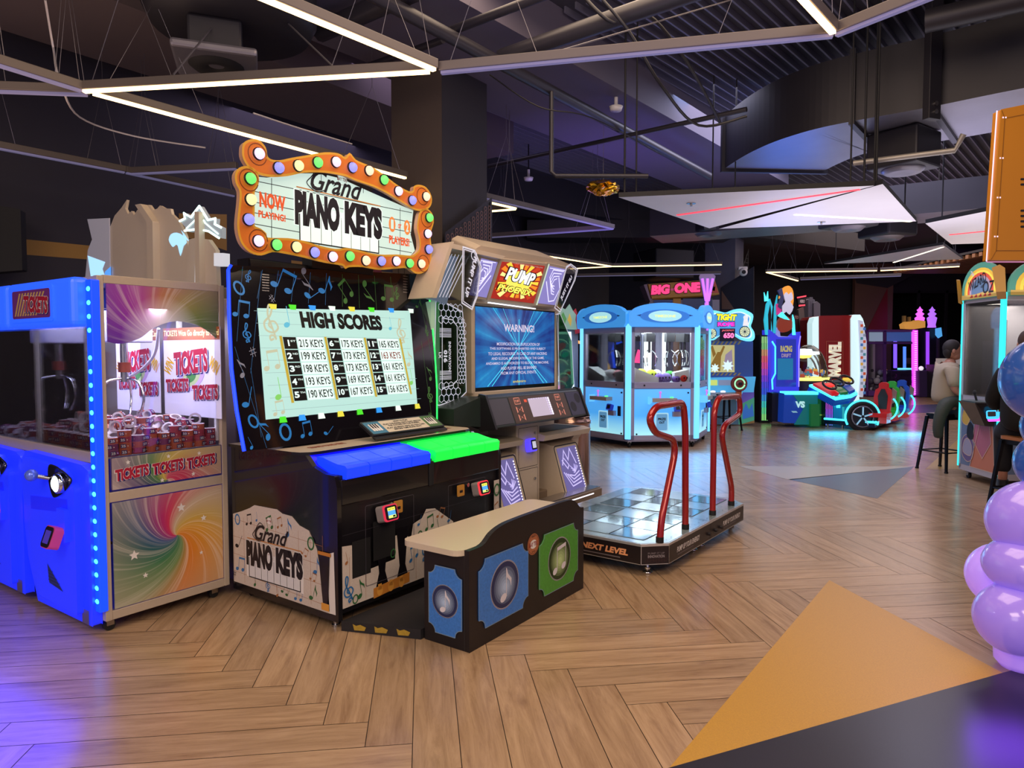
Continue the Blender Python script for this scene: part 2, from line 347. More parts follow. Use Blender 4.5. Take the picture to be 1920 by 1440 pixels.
def build_floor():
    Wd, n = .185, 7; a = R(7.3); u = Vector((math.cos(a), math.sin(a))); v = Vector((-math.sin(a), math.cos(a)))
    O = Vector((.087, 3.29)); g = .0017; vs = []; fs = []; uvs = []; tone = []
    def plank(cu, cv, du, dv, horiz):
        # corners in plank units
        c = O+u*cu*Wd+v*cv*Wd; p = [(g, g), (du*Wd-g, g), (du*Wd-g, dv*Wd-g), (g, dv*Wd-g)]
        mid = c+u*du*Wd/2+v*dv*Wd/2
        if not (-8.5 < mid.x < 18 and -2.5 < mid.y < 28): return
        k = len(vs); ox, oy = random.random()*40, random.random()*40; t = random.random()
        for x, y in p:
            q = c+u*x+v*y; vs.append((q.x, q.y, 0))
            uvs.append((ox+x, oy+y) if horiz else (ox+y, oy+x))
        fs.append((k, k+1, k+2, k+3)); tone.append(t)
    for A in range(-110, 150):
        for B in range(-20, 24):
            cu = A+n*B; cv = -A+n*B
            plank(cu, cv, n, 1, True)           # runs to the right; corner lower left at (cu, cv)
            plank(cu, cv-n, 1, n, False)
    base = len(vs); vs += [(-9, -3, -.004), (18.5, -3, -.004), (18.5, 28.5, -.004), (-9, 28.5, -.004)]; fs.append((base, base+1, base+2, base+3))
    me = bpy.data.meshes.new('floor'); me.from_pydata(vs, [], fs)
    me.materials.append(wood_material()); me.materials.append(FL_DARK); me.polygons[-1].material_index = 1
    ul = me.uv_layers.new(name='grain')
    for i, q in enumerate(uvs+[(0, 0)]*4): ul.data[i].uv = q
    at_ = me.attributes.new('tone', 'FLOAT', 'FACE')
    for i, t in enumerate(tone+[0]): at_.data[i].value = t
    o = bpy.data.objects.new('floor', me); COL.objects.link(o); o['kind'] = 'structure'
build_floor()
VY = P('yellow_vinyl', '#bf902e', .36, noise=.22, nscale=160); VK = P('black_vinyl', '#1a151a', .3, noise=.6, nscale=200)
VB = P('blue_vinyl', '#3c4a5e', .3, noise=.2, nscale=120); VG = P('beige_vinyl', '#a89a86', .3, noise=.12, nscale=120)
T0, T1, T2 = pz(1555, 1088), pz(1880, 1262), pz(1255, 1440)
T1e = T0+(T1-T0)*1.0
def inlay(name, pts, mat, z=.0012):
    mb = MB(); mb.poly([(p[0], p[1]) for p in pts], mat, None, z); return mb.build(name, kind='structure')
dn = (T2-T1).normalized()
inlay('floor_inlay_yellow', [T0, T1, T2], VY)
inlay('floor_inlay_black', [T1-dn*.9, T2+dn*3.5, T2+dn*3.5+Vector((3.5, -1.2, 0)), T1-dn*.9+Vector((3.2, -2.5, 0))], VK, .0016)
inlay('floor_inlay_blue', [pz(1478, 899), pz(1714, 875), pz(1645, 935)], VB)
inlay('floor_inlay_beige', [pz(1385, 874), pz(1480, 900), pz(1714, 875)], VG)
inlay('floor_inlay_sand', [pz(1735, 880), pz(1800, 820), pz(1890, 880)], P('sand_vinyl', '#a8874c', .3))
inlay('floor_inlay_slate', [pz(1560, 764), pz(1760, 758), pz(1900, 770), pz(1700, 775)], VB)

# ============================================================ WALLS
WL = P('wall_plum', '#2b2833', .7, noise=.12, nscale=3); WY = P('wall_ochre', '#9a7434', .6); WN = P('wall_navy', '#16182a', .7)
WBR = P('wall_brown', '#6a4c40', .6, noise=.1, nscale=2); WRED = P('wall_red', '#7c1c22', .5); WCH = P('wall_charcoal', '#24222a', .7)
CEIL = P('ceiling_grey', '#38353e', .75, noise=.18, nscale=1.2)
D55 = Vector((math.cos(R(55)), math.sin(R(55)), 0)); N145 = Vector((-D55.y, D55.x, 0))
PP = (-.957, 3.758)
wl = Plane(PP, 55, 5.0)
mb = MB(); Mw = frame((wl.P[0], wl.P[1], 0), tuple(D55), (0, 0, 1))
mb.prism([(-9, 0), (13, 0), (13, 4.9), (-9, 4.9)], -.2, 0, WL, Mw)
mb.poly(ipoly(wl, [(40, 448), (172, 461), (172, 487), (40, 477)]), WY, Mw, .003)
mb.poly(ipoly(wl, [(335, 400), (425, 402), (425, 470), (335, 440)]), WY, Mw, .003)
mb.poly(ipoly(wl, [(546, 488), (740, 512), (740, 540), (546, 520)]), WY, Mw, .003)
mb.poly(ipoly(wl, [(700, 505), (712, 498), (716, 512), (700, 512)]), WRED, Mw, .004)
mb.build('wall_left', kind='structure')
mb = MB(); mb.box(1.0, 19.2, 0, 6.3, 19.4, 4.9, WN)
mb.build('wall_back', kind='structure')
mb = MB(); mb.box(6.3, 26.0, 0, 14.0, 26.2, 4.9, WCH)
Mb = front(25.99)
def yp(Y, pts): return [(at(x, y, Y).x, at(x, y, Y).z) for x, y in pts]
mb.poly(yp(25.99, [(1605, 523), (1612, 545), (1612, 600), (1605, 598)]), WBR, Mb, .003)
mb.build('wall_side', kind='structure')
mb = MB(); mb.box(12.6, 25.6, 0, 14.0, 25.8, 4.9, WBR)
Mb = front(25.59)
mb.poly(yp(25.59, [(1664, 540), (1664, 620), (1625, 620)]), WRED, Mb, .003)
mb.poly(yp(25.59, [(1606, 531), (1600, 512), (1720, 512), (1664, 540)]), WCH, Mb, .003)
mb.build('wall_recess', kind='structure')
mb = MB(); mb.box(18, -3, 0, 18.2, 28, 4.9, WCH); mb.build('wall_right', kind='structure')
mb = MB(); mb.box(-9, 28, 0, 18.2, 28.2, 4.9, WCH); mb.build('wall_far', kind='structure')
# glazed shopfront at the back right
MULL = P('mullion', '#302c34', .5, .4)
wy = 26.5
for i in range(5):
    x0 = at(1668+i*52, 600, wy).x; x1 = at(1668+(i+1)*52, 600, wy).x
    t = MB()
    t.box(x0, wy, 0, x0+.09, wy+.1, 3.85, MULL); t.box(x0, wy, 3.75, x1, wy+.1, 3.85, MULL); t.box(x0, wy, 0, x1, wy+.1, .1, MULL)
    t.box(x0+.09, wy+.04, .1, x1, wy+.05, 3.75, glass('shop_glass', '#667066', 1.3, .05))
    t.build('window_%d' % (i+1), kind='structure')
mb = MB(); mb.box(14, 26.5, 3.85, 18, 26.7, 4.9, WCH); mb.build('trim_1', kind='structure')
# timber slat soffit in front of it
SL = P('oak_slat', '#8a5f40', .45)
mb = MB()
for i in range(18): mb.box(12.2, 17.6+i*.27, 4.02, 18, 17.72+i*.27, 4.12, SL)
mb.box(12.2, 17.6, 4.14, 18, 22.5, 4.2, WCH)
mb.build('trim_2', kind='structure')

# ============================================================ CEILING
mb = MB(); mb.box(-9, -3, 4.75, 18.2, 28.2, 4.95, CEIL)
RIB = P('ceiling_deck', '#6c6a78', .5, .2)
def deck(ox, oy, ang, L, n, step, z=4.66):
    d = Vector((math.cos(R(ang)), math.sin(R(ang)), 0)); s = Vector((-d.y, d.x, 0))
    for k in range(n):
        a = Vector((ox, oy, z))+s*k*step; mb.prism([(0, -.009), (L, -.009), (L, .009), (0, .009)], .03, .09, RIB, frame(a, tuple(d), tuple(s)))
# ribbed steel deck over the middle and right bays
deck(5.6, 2.0, 48, 13, 62, .125); deck(-.2, 7.9, 50, 7.5, 20, .12)
mb.build('ceiling', kind='structure')
def beam(n, p0, p1, wd, z0, z1, mat):
    p0, p1 = Vector((*p0, 0)), Vector((*p1, 0)); d = (p1-p0).normalized(); s = Vector((-d.y, d.x, 0))*wd/2
    q = [p0-s, p1-s, p1+s, p0+s]; mb = MB(); mb.hexa([(a.x, a.y, z0) for a in q], [(a.x, a.y, z1) for a in q], mat); mb.build(n, kind='structure')
SOF = P('soffit_grey', '#5c5664', .75, noise=.12, nscale=1.0)
beam('trim_3', (-1.7, 5.2), (4.0, 12.1), 1.5, 4.3, 4.75, SOF)
beam('trim_4', (-4.3, 5.1), (-.5, 10.2), 1.3, 4.3, 4.75, P('soffit_warm', '#5c5052', .75, noise=.12, nscale=1.0))
beam('trim_5', (-6, 9.2), (9, 18.6), .8, 4.15, 4.75, WCH)
beam('trim_6', (7.5, 4), (13.5, 16), 1.2, 4.2, 4.75, WCH)

# ============================================================ COLUMNS
CB = P('column_brown', '#50453f', .6, noise=.1, nscale=2); CG = P('column_grey', '#5a586a', .6, noise=.08, nscale=2); MESHM = P('mesh_metal', '#2a2428', .5, .6)
def column(loc, a, b, m1, m2, name, label, az=0):
    t = thing(name, (loc[0], loc[1]), 55+az, label, 'column'); mb = MB()
    mb.box(0, 0, 0, b, a, 4.75, m1); return t, mb
t, mb = column((-.67, 6.72), .665, .71, CB, WCH, 'column', 'dark brown square column rising to the ceiling behind the piano game')
mb.rect(0, 0, .71, 4.74, WCH, front(-.002), .0)
for i in range(1, 8): mb.stroke([(-i*.083, .1), (-i*.083, 2.6)], .006, MESHM, sidem(-.002))
for i in range(20): mb.stroke([(-.66, .1+i*.13), (0, .1+i*.13)], .006, MESHM, sidem(-.002))
mb.build('shaft', t)
# perforated metal panel across its right side, square grid on the left side
cpl = Plane((-.67, 6.72), 55, -.08); mb = MB(); Mp = front(-.08); q = ipoly(cpl, [(836, 500), (836, 438), (921, 374), (921, 480)])
mb.stroke(q, .03, MESHM, Mp, 0, True); mb.prism(q, -.012, -.008, P('mesh_back', '#181418', .6), Mp)
x0, x1 = q[0][0], q[2][0]; zt0, zt1 = q[1][1], q[2][1]
for i in range(24):
    for j in range(13):
        x = x0+.03+j*.066; z = 2.22+i*.038+(j % 2)*.019
        if x < x1-.03 and z < zt0+(zt1-zt0)*(x-x0)/(x1-x0)-.04 and z > q[0][1]: mb.stroke(arc(x, z, .021, 0, 360, 6)[:-1], .008, P('mesh_brown', '#6a4a40', .5, .3), Mp, .002, True)
mb.build('mesh_panel', t)
t, mb = column((5.08, 15.9), .7, .62, CG, CG, 'column', 'grey column with a dark angular cladding panel behind the cycling game')
mb.build('shaft', t)
pc = Plane((5.08, 15.9), 145); mb = MB(); Mc = frame((-.004, 0, 0), (0, 1, 0), (0, 0, 1))
Mc = sidem(-.004, 0, 0)
pts = [(-s, z) for s, z in ipoly(pc, [(1352, 540), (1414, 500), (1414, 600), (1352, 600)])]
mb.prism(pts, 0, .03, WN, Mc)
mb.poly([(-s, z) for s, z in ipoly(pc, [(1354, 545), (1378, 580), (1354, 580)])], WBR, Mc, .033)
mb.build('cladding', t)
mb = MB(); pts = [(.0, 1.9), (.0, 3.25), (.6, 3.9), (.6, 1.9)]; Mp = front(-.12)
mb.stroke(pts, .05, BLK2, Mp, 0, True)
for i in range(1, 8): mb.stroke([(i*.075, 1.9), (i*.075, 3.25+i*.081)], .012, BLK2, Mp)
for i in range(1, 20): mb.stroke([(0, 1.9+i*.1), (.6, 1.9+i*.1)], .012, BLK2, Mp) if 1.9+i*.1 < 3.25 else mb.stroke([((1.9+i*.1-3.25)/1.083, 1.9+i*.1), (.6, 1.9+i*.1)], .012, BLK2, Mp)
mb.build('mesh_panel', t)
# camera on the column
pc = at(1393, 508, 15.72); t = thing('security_camera', pc, -10, 'white dome security camera on the grey column', 'camera')
mb = MB(); mb.box(-.1, -.02, .02, .1, .2, .1, WHITE); mb.build('bracket', t, bevel=.02)
mb = MB(); mb.ball((0, -.05, -.03), .095, WHITE); mb.disc(0, -.04, .045, BLK2, front(-.146)); mb.build('housing', t)

# ============================================================ HANGING LIGHT BARS
BAR = P('bar_aluminium', '#574f4b', .45, .3); WARM = E('warm_led', '#ffcf88', 6.5); WARM2 = E('warm_led_far', '#ffd890', 3.5)
COOL = E('unlit_led_sheen', '#8f8ab8', .25, True)  # unlit strips glow faintly, standing for the light they reflect
WIRE = P('wire', '#6c686e', .4, .5)
def bar(p, q, lit, label, z=3.2, mat=None, grp=None, wires=True, wd=.05):
    p, q = Vector(p), Vector(q); p.z = q.z = 0; d = q-p; L = d.length; d.normalize(); s = Vector((-d.y, d.x, 0))
    t = thing('light_bar', (p.x, p.y, z), math.degrees(math.atan2(d.y, d.x)), label, 'light', grp)
    mb = MB(); mb.box(0, -wd/2, .012, L, wd/2, .066, BAR)
    mb.build('housing', t, bevel=.004)
    mb = MB(); mb.box(.01, -wd*.3, -.004, L-.01, wd*.3, .012, mat or (WARM if lit else COOL)); mb.build('diffuser', t)
    if wires:
        for f in (.15, .85):
            x = L*f; a = min(.45, L*.12); mb = MB()
            mb.tube([(x-a, 0, .066), (x, 0, .75), (x+a, 0, .066)], .0022, WIRE, None, 4, cap=False); mb.tube([(x, 0, .75), (x, 0, 4.75-z)], .0022, WIRE, None, 4)
            mb.build('suspension_wire', t)
    return t
Z = 3.2; p3 = lambda x, y: pz(x, y, Z)
A, B = p3(155, 173), p3(808, 136); Bx = p3(1565, 69)
U = B+(p3(490, 0)-B)*1.35
C2 = p3(742, 330)
bar(A, B, 1, 'lit warm light bar crossing between the two corners above the ticket machine')
bar(B+Vector((.03, -.02, 0)), U, 1, 'lit warm light bar running out of the top edge at centre left')
bar(A+Vector((.04, .03, 0)), A+(C2-A)*1.05, 1, 'lit warm light bar slanting down behind the bulb sign to the column')
bar(A, A+(p3(0, 125)-A)*1.3, 0, 'unlit light bar at the left edge, upper of the two meeting the lit corner')
bar(A+Vector((0, .06, 0)), A+(p3(0, 172)-A)*1.3, 0, 'unlit light bar at the left edge, lower of the two meeting the lit corner')
bar(B+Vector((.05, .02, 0)), Bx, 0, 'long unlit light bar with blue sheen spanning the top centre')
bar(Bx, Bx+(p3(1740, 0)-Bx)*1.4, 0, 'unlit light bar going off the top edge at right')
bar(Bx+Vector((-.02, -.03, 0)), Bx+(p3(1503, 0)-Bx)*1.5, 1, 'short lit warm light bar leaving the top edge at right of centre')
K = p3(235, 325)
bar(p3(-60, 269), K, 0, 'unlit light bar entering from the left edge above the white winged topper')
bar(K, p3(440, 369), 0, 'unlit light bar ending behind the bulb sign, lower of a forked pair')
bar(K+Vector((.03, .05, 0)), p3(445, 318), 0, 'unlit light bar ending behind the bulb sign, upper of a forked pair')
K = p3(1150, 430)
bar(p3(905, 372), K, 0, 'unlit pale light bar right of the column, upper of a far fork')
bar(K, p3(905, 447), 0, 'unlit pale light bar right of the column, lower of a far fork')
bar(p3(880, 372), p3(968, 392), 1, 'short lit light bar just right of the column', mat=WARM2)
bar(p3(968, 393), p3(880, 400), 1, 'short lit light bar closing the corner right of the column', mat=WARM2)
K = p3(1148, 500)
bar(p3(900, 461), K, 1, 'far lit light bar sloping down behind the dance game marquee', mat=WARM2)
bar(K, p3(1354, 497), 1, 'far lit light bar between dance game and grey column', mat=WARM2)
bar(p3(1060, 505), K, 1, 'short far lit light bar beside the dance game marquee', mat=WARM2)
bar(p3(1060, 519), p3(1352, 514), 0, 'far unlit light bar over the pink lettered machine')
K = p3(1437, 511)
bar(K, p3(1496, 527), 1, 'short far lit light bar slanting right of the grey column', mat=WARM2)
bar(K, p3(1645, 508), 1, 'far lit light bar right of the grey column above the racing game', mat=WARM2)
bar(p3(1650, 508), p3(1800, 500), 1, 'far lit light bar under the timber slats', mat=WARM2)
bar(p3(1500, 525), p3(1690, 518), 0, 'far unlit light bar below the timber slats')

# ============================================================ WHITE CEILING SAILS
SAIL = P('sail_board', '#e6e2ea', .5, noise=.05, nscale=3); REDL = E('red_led', '#ff3848', 1.5); WLED = E('white_led', '#fff0d0', 2.2)
def sail(pts, label, strip=None, z=3.0, marks=()):
    c = pz(*pts[0], z); t = thing('ceiling_sail', (c.x, c.y, z), 0, label, 'ceiling panel', None)
    loc = lambda p: (pz(*p, z).x-c.x, pz(*p, z).y-c.y)
    mb = MB(); q = [loc(p) for p in pts]; mb.prism(q, 0, .045, SAIL, None, BLK2)
    mb.build('board', t)
    if strip:
        a, b, m = strip; mb = MB(); a, b = Vector((*loc(a), 0)), Vector((*loc(b), 0)); d = (b-a).normalized()
        Ms = frame((a.x, a.y, -.006), tuple(d), (-d.y, d.x, 0)); mb.box(0, -.02, 0, (b-a).length, .02, .01, m, Ms); mb.build('light_strip', t)
    for p in marks:
        mb = MB(); x, y = loc(p); mb.cyl((x, y, -.03), (x, y, 0), .012, STEEL); mb.cyl((x, y, -.006), (x, y, 0), .045, STEEL); mb.build('sprinkler', t)
    cx = sum(p[0] for p in q)/3; cy = sum(p[1] for p in q)/3
    for p in q[:3]:
        mb = MB(); mb.cyl((p[0]*.85+cx*.15, p[1]*.85+cy*.15, .04), (p[0]*.85+cx*.15, p[1]*.85+cy*.15, 1.7), .008, BLK2); mb.build('hanging_rod', t)
sail([(1160, 370), (1640, 348), (1330, 428)], 'pale triangular ceiling sail with a red light strip', ((1270, 403), (1612, 355), REDL), marks=[(1296, 381)])
sail([(1655, 345), (1718, 415), (1348, 429)], 'pale triangular ceiling sail with a warm white strip, beside the red-lit one', ((1490, 402), (1708, 415), WLED), marks=[(1540, 416)])
sail([(1735, 419), (1875, 391), (1990, 430), (1885, 455), (1784, 458)], 'pale ceiling sail at the right edge behind the orange sign', ((1780, 440), (1870, 431), REDL))
sail([(1545, 495), (1768, 459), (1806, 486)], 'narrow pale ceiling sail over the timber slats', ((1676, 492), (1768, 463), WLED), z=3.3)

# ============================================================ DUCTS, PIPES, CABLES
DU = P('duct_black', '#26242a', .5, .3, noise=.15, nscale=4); DUM = P('duct_metal', '#77747c', .42, .6, noise=.2, nscale=3)
def ribbon_duct(name, path, wd, z0, z1, label, m_side, m_bot, flanges=()):
    """rectangular duct following a plan path"""
    t = thing(name, (0, 0, 0), 0, label, 'duct'); t.location = (path[0][0], path[0][1], 0); o = path[0]; mb = MB(); L = []
    for i, p in enumerate(path):
        a = Vector(path[max(0, i-1)]); b = Vector(path[min(len(path)-1, i+1)]); d = (b-a).normalized(); s = Vector((-d.y, d.x))*wd
        L.append(((p[0]-o[0], p[1]-o[1]), (p[0]-o[0]+s.x, p[1]-o[1]+s.y)))
    for i in range(len(L)-1):
        a, b = L[i], L[i+1]
        V = [(*a[0], z0), (*b[0], z0), (*b[1], z0), (*a[1], z0), (*a[0], z1), (*b[0], z1), (*b[1], z1), (*a[1], z1)]
        mb.add(V, [(0, 3, 2, 1)], m_bot); mb.add(V, [(4, 5, 6, 7), (0, 1, 5, 4), (2, 3, 7, 6)], m_side)
    a, b = L[0], L[-1]
    mb.add([(*a[0], z0), (*a[1], z0), (*a[1], z1), (*a[0], z1)], [(0, 1, 2, 3)], m_side); mb.add([(*b[0], z0), (*b[1], z0), (*b[1], z1), (*b[0], z1)], [(3, 2, 1, 0)], m_side)
    mb.build('duct_body', t)
    for i in flanges:
        a = L[i]; d = Vector((a[1][0]-a[0][0], a[1][1]-a[0][1], 0)); n = d.normalized(); Mf = frame((a[0][0]-n.x*.04, a[0][1]-n.y*.04, z0-.04), tuple(n), (0, 0, 1))
        f = MB(); W_ = d.length+.08; h = z1-z0+.08
        f.prism([(0, 0), (W_, 0), (W_, h), (0, h)], -.025, .025, m_side, Mf); f.build('flange', t)
    return t
dp = [(4.95, 5.45), (4.289, 5.919), (3.79, 6.36), (3.50, 6.58), (3.263, 6.76), (3.05, 6.95), (2.9, 7.15), (2.76, 7.42), (2.66, 7.75), (2.60, 8.1), (2.566, 8.5)]
ribbon_duct('air_duct', smooth(dp, 4, False), -1.25, 3.75, 4.38, 'large black rectangular duct curving away over the white sails', DU, DUM, (8, 16, 40))
t = thing('air_vent', (3.95, 7.1, 0), 35, 'black square vent box hanging below the curved duct', 'vent')
mb = MB(); mb.box(-.25, -.25, 3.38, .25, .25, 3.74, DU); mb.build('vent_box', t, bevel=.02)
mb = MB(); mb.lathe([(.0, 3.355), (.1, 3.35), (.16, 3.34), (.2, 3.372), (.2, 3.38)], DUM); mb.build('outlet', t)
ribbon_duct('air_duct', [(-2.6, 3.0), (-2.55, 3.5), (-2.35, 3.95), (-2.1, 4.35), (-1.95, 4.75)], .35, 3.95, 4.3, 'grey elbow duct at the top left dropping toward a round vent', DUM, DUM, (4,))
ribbon_duct('air_duct', [(-4.6, 3.1), (-3.6, 3.0), (-2.55, 3.05)], .32, 4.05, 4.35, 'grey duct entering from the top left corner', DUM, DUM)
t = thing('round_duct', (-2.05, 5.2, 0), 0, 'wide dark round duct drum above the ceiling vent at left', 'duct')
mb = MB(); mb.lathe([(0, 3.9), (.55, 3.9), (.6, 4.0), (.6, 4.75)], DU, None, 32); mb.build('duct_body', t)
t = thing('air_vent', (-2.15, 5.15, 0), 20, 'square foil-wrapped ceiling vent with round outlet at left', 'vent')
mb = MB(); mb.box(-.28, -.28, 3.62, .28, .28, 3.68, DUM); mb.box(-.18, -.18, 3.68, .18, .18, 3.9, DU); mb.build('vent_box', t, bevel=.02)
mb = MB(); mb.lathe([(.0, 3.66), (.08, 3.6), (.15, 3.59), (.19, 3.62)], BLK2); mb.build('outlet', t)
for (x, y, Y, s, lb) in ((1328, 438, 12, .3, 'small foil-wrapped vent box left of the grey column'), (1663, 445, 11, .3, 'black vent box under the far duct at right'), (1243, 525, 16, .5, 'far vent box above the pink lettered machine'), (1590, 427, 10.5, .3, 'small round vent box tucked under the white sail')):
    c = at(x, y, Y); t = thing('air_vent', c, 20, lb, 'vent'); mb = MB(); mb.box(-s, -s, 0, s, s, s*1.3, DU); mb.build('vent_box', t, bevel=.03)
    mb = MB(); mb.lathe([(0, .0), (s*.4, -.04), (s*.6, -.05), (s*.8, 0)], DUM); mb.build('outlet', t)
def run(name, pts, r, mat, label, cat='pipe', z=None, sm=0, n=10):
    o = pts[0]; q = [tuple(Vector(p)-Vector(o)) for p in pts]
    if sm: q = smooth(q, sm, False)
    mb = MB(); mb.tube(q, r, mat, None, n); t = mb.build(name, None, label, cat, loc=o); return t
PI_ = P('pipe_black', '#2c2a32', .4, .2); CBL = P('white_cable', '#cfc8c8', .5); CBK = P('black_cable', '#141318', .5)
zz = lambda x, y, z: tuple(pz(x, y, z))
run('water_pipe', [zz(680, -20, 4.0), zz(1330, 330, 4.0)], .055, PI_, 'thick black water pipe running diagonally from top centre toward the sails')
run('water_pipe', [zz(940, 108, 4.05), zz(1370, -40, 4.05)], .07, PI_, 'thick black pipe branching up to the right at top centre')
run('water_pipe', [zz(845, 58, 4.1), zz(1050, -20, 4.1)], .035, PI_, 'thin black sprinkler branch pipe at top centre')
run('water_pipe', [zz(600, 60, 4.15), zz(870, -60, 4.15)], .08, PI_, 'thick grey pipe at the top edge left of the column')
run('water_pipe', [zz(660, 135, 4.15), zz(830, 75, 4.15)], .03, PI_, 'thin pipe reaching behind the lit bar near the column')
p = Vector(zz(1034, 172, 3.97)); k = p.y
e = lambda x, y: tuple(at(x, y, k))
run('drop_pipe', [tuple(p), e(1034, 322), e(1042, 330), e(1215, 330)], .022, PI_, 'thin black pipe dropping and turning right under the ceiling')
run('drop_pipe', [zz(916, 312, 3.9), zz(1400, 205, 3.9)], .025, PI_, 'thin black pipe crossing behind the drop pipe right of the column')
run('steel_pipe', [zz(1600, 306, 3.3), zz(1790, 282, 3.3), tuple(Vector(zz(1806, 278, 3.3))+Vector((0, 0, .12)))], .025, P('pipe_grey', '#9c978e', .4, .4), 'pale grey pipe with elbow under the large duct at right')
run('cable', [zz(85, 0, 4.0), zz(100, 90, 3.8), zz(112, 150, 3.4), zz(150, 220, 3.5), zz(250, 255, 3.5), zz(385, 277, 3.4)], .008, CBL, 'white cable drooping from the ceiling at top left', 'cable', sm=6, n=5)
run('cable', [zz(475, 212, 3.5), zz(560, 240, 3.5), zz(660, 270, 3.5)], .007, CBL, 'white cable above the bulb sign', 'cable', sm=6, n=5)
run('cable', [zz(1130, 0, 4.1), zz(1180, 60, 3.9), zz(1240, 160, 3.6), zz(1310, 235, 3.5), zz(1400, 218, 3.6)], .012, CBK, 'black cable bundle looping over to the curved duct, left strand', 'cable', sm=6, n=6)
run('cable', [zz(1090, -10, 4.2), zz(1150, 42, 4.0), zz(1215, 28, 4.1), zz(1290, 120, 3.9), zz(1350, 230, 3.7)], .014, CBK, 'black cable bundle looping over to the curved duct, right strand', 'cable', sm=6, n=6)
run('cable', [zz(918, 140, 4.0), zz(1010, 200, 3.7), zz(1110, 221, 3.7), zz(1240, 290, 3.6)], .006, CBK, 'thin black cable sagging right of the column', 'cable', sm=6, n=5)
run('hanging_rod', [zz(1370, 0, 4.4), zz(1000, 110, 3.25)], .006, WIRE, 'thin slanted steel wire holding the long unlit bar', 'wire', n=4)
run('hanging_rod', [zz(440, 0, 4.2), zz(325, 140, 3.28)], .006, WIRE, 'thin slanted steel wire holding the lit bar at left', 'wire', n=4)
run('hanging_rod', [zz(505, 10, 4.2), zz(632, 132, 3.28)], .006, WIRE, 'thin slanted steel wire right of the other on the lit bar', 'wire', n=4)
for i, (x, y1) in enumerate(((1171, 360), (1620, 345), (1643, 340))):
    b = pz(x, y1, 3.05); run('hanging_rod', [tuple(b), (b.x, b.y, 4.75)], .01, BLK2, ['black rod hanging at the left tip of the red-lit sail', 'black rod at the right end of the red-lit sail', 'black rod at the near tip of the warm-strip sail'][i], 'rod', n=6)
# steel post hanging at upper right
ht = pz(1734, 205, 3.72); t = thing('duct_hanger', (ht.x, ht.y-.05, 0), 20, 'black steel hanger post gripping the duct at upper right', 'bracket')
mb = MB(); mb.box(-.07, -.07, 3.6, .07, 0, 4.75, DU); mb.build('post', t, bevel=.005)
for z in (3.66, 3.73): mb = MB(); mb.cyl((0, -.085, z), (0, -.07, z), .022, STEEL); mb.build('bolt', t)
run('water_pipe', [zz(1735, 40, 4.2), zz(2000, -20, 4.2)], .09, DU, 'thick black beam-like pipe at the top right corner')
ribbon_duct('air_duct', [(7.0, 9.6), (5.8, 10.3), (4.4, 11.2), (2.4, 12.2)], -.9, 3.55, 4.0, 'long far duct with a warm underside beyond the sails', DU, DUM)
ribbon_duct('air_duct', [(4.4, 13.9), (2.6, 13.9), (.3, 13.9)], -.7, 3.8, 4.15, 'far dark duct along the back left of the grey column', DU, DU)
# small ceiling items
t = thing('foil_balloon', at(1131, 352, 8.5), 10, 'crumpled gold foil balloon stuck against the ceiling', 'balloon')
mb = MB(); random.seed(3); mb.ball((0, 0, 0), (.2, .14, .085), P('gold_foil', '#d8a830', .18, 1.), None, 22, 12)
mb.v = [tuple(c*(1+random.uniform(-.2, .2)) for c in v) for v in mb.v]; mb.s = [False]*len(mb.s); mb.build('foil', t)
run('hanging_rod', [tuple(at(1131, 347, 8.5)), tuple(at(1131, 347, 8.5)+Vector((0, 0, 1.0)))], .003, WIRE, 'ribbon of the gold foil balloon', 'ribbon', n=4)
for x, y, lb in ((991, 333, 'white round smoke detector right of the column'), (1155, 200, 'white square sensor box on the ceiling at centre')):
    c = pz(x, y, 4.2); t = thing('smoke_detector', c, 0, lb, 'detector'); mb = MB(); mb.lathe([(0, -.05), (.06, -.045), (.075, 0), (.02, .0), (.02, .12)], WHITE); mb.build('housing', t)
    mb = MB(); mb.cyl((0, 0, .1), (0, 0, .55), .01, BLK2); mb.build('stem', t)
c = at(1403, 437, 13.2); t = thing('spotlight', c, 0, 'small black cylindrical spotlight left of the grey column top', 'light')
mb = MB(); mb.lathe([(.09, .2), (.1, 0), (.07, .01), (.0, .03)], BLK2); mb.disc(0, 0, .065, E('spot_face', '#ffe9c0', 3), Matrix.Rotation(math.pi, 4, 'X') @ Matrix.Translation((0, 0, -.02)), 0); mb.build('can', t)
mb = MB(); mb.cyl((0, 0, .18), (0, 0, 4.75-c.z), .012, BLK2); mb.build('stem', t)
# ============================================================ TICKET CRANE (blue lit double machine, left)
CP = Plane((-2.217, 3.722), 55); CF = Plane((-2.217, 3.722), 145)
FRM = P('crane_frame', '#b5a592', .4, noise=.05); BLUEP = P('blue_lit_plastic', '#2a44f0', .32, 0, '#1024ff', .62)
BLUEH = P('blue_lit_header', '#3060ff', .35, 0, '#1c50ff', 1.0); BLED = E('blue_led', '#30b8ff', 6, True); BLEDB = E('blue_strip', '#0840ff', 1.3)
LINER = P('crane_liner', '#8d8a9c', .5, noise=.1)
RED_T = P('ticket_red', '#a81c38', .4); NAVY_T = P('ticket_navy', '#241c66', .4); YEL_T = P('ticket_yellow', '#d8a818', .4); INK = P('ink', '#141018', .5)
area('crane_interior', (-2.3, 4.2, 1.79), (-2.3, 4.2, 0), .6, .5, 14, '#e4e4ff'); area('crane_interior', (-3.0, 4.7, 1.79), (-3.0, 4.7, 0), .6, .5, 26, '#c8c8ff')
area('crane_blue_glow', (-2.95, 3.75, .75), (-3.6, 2.6, .2), 1.5, .8, 30, '#1420ff')
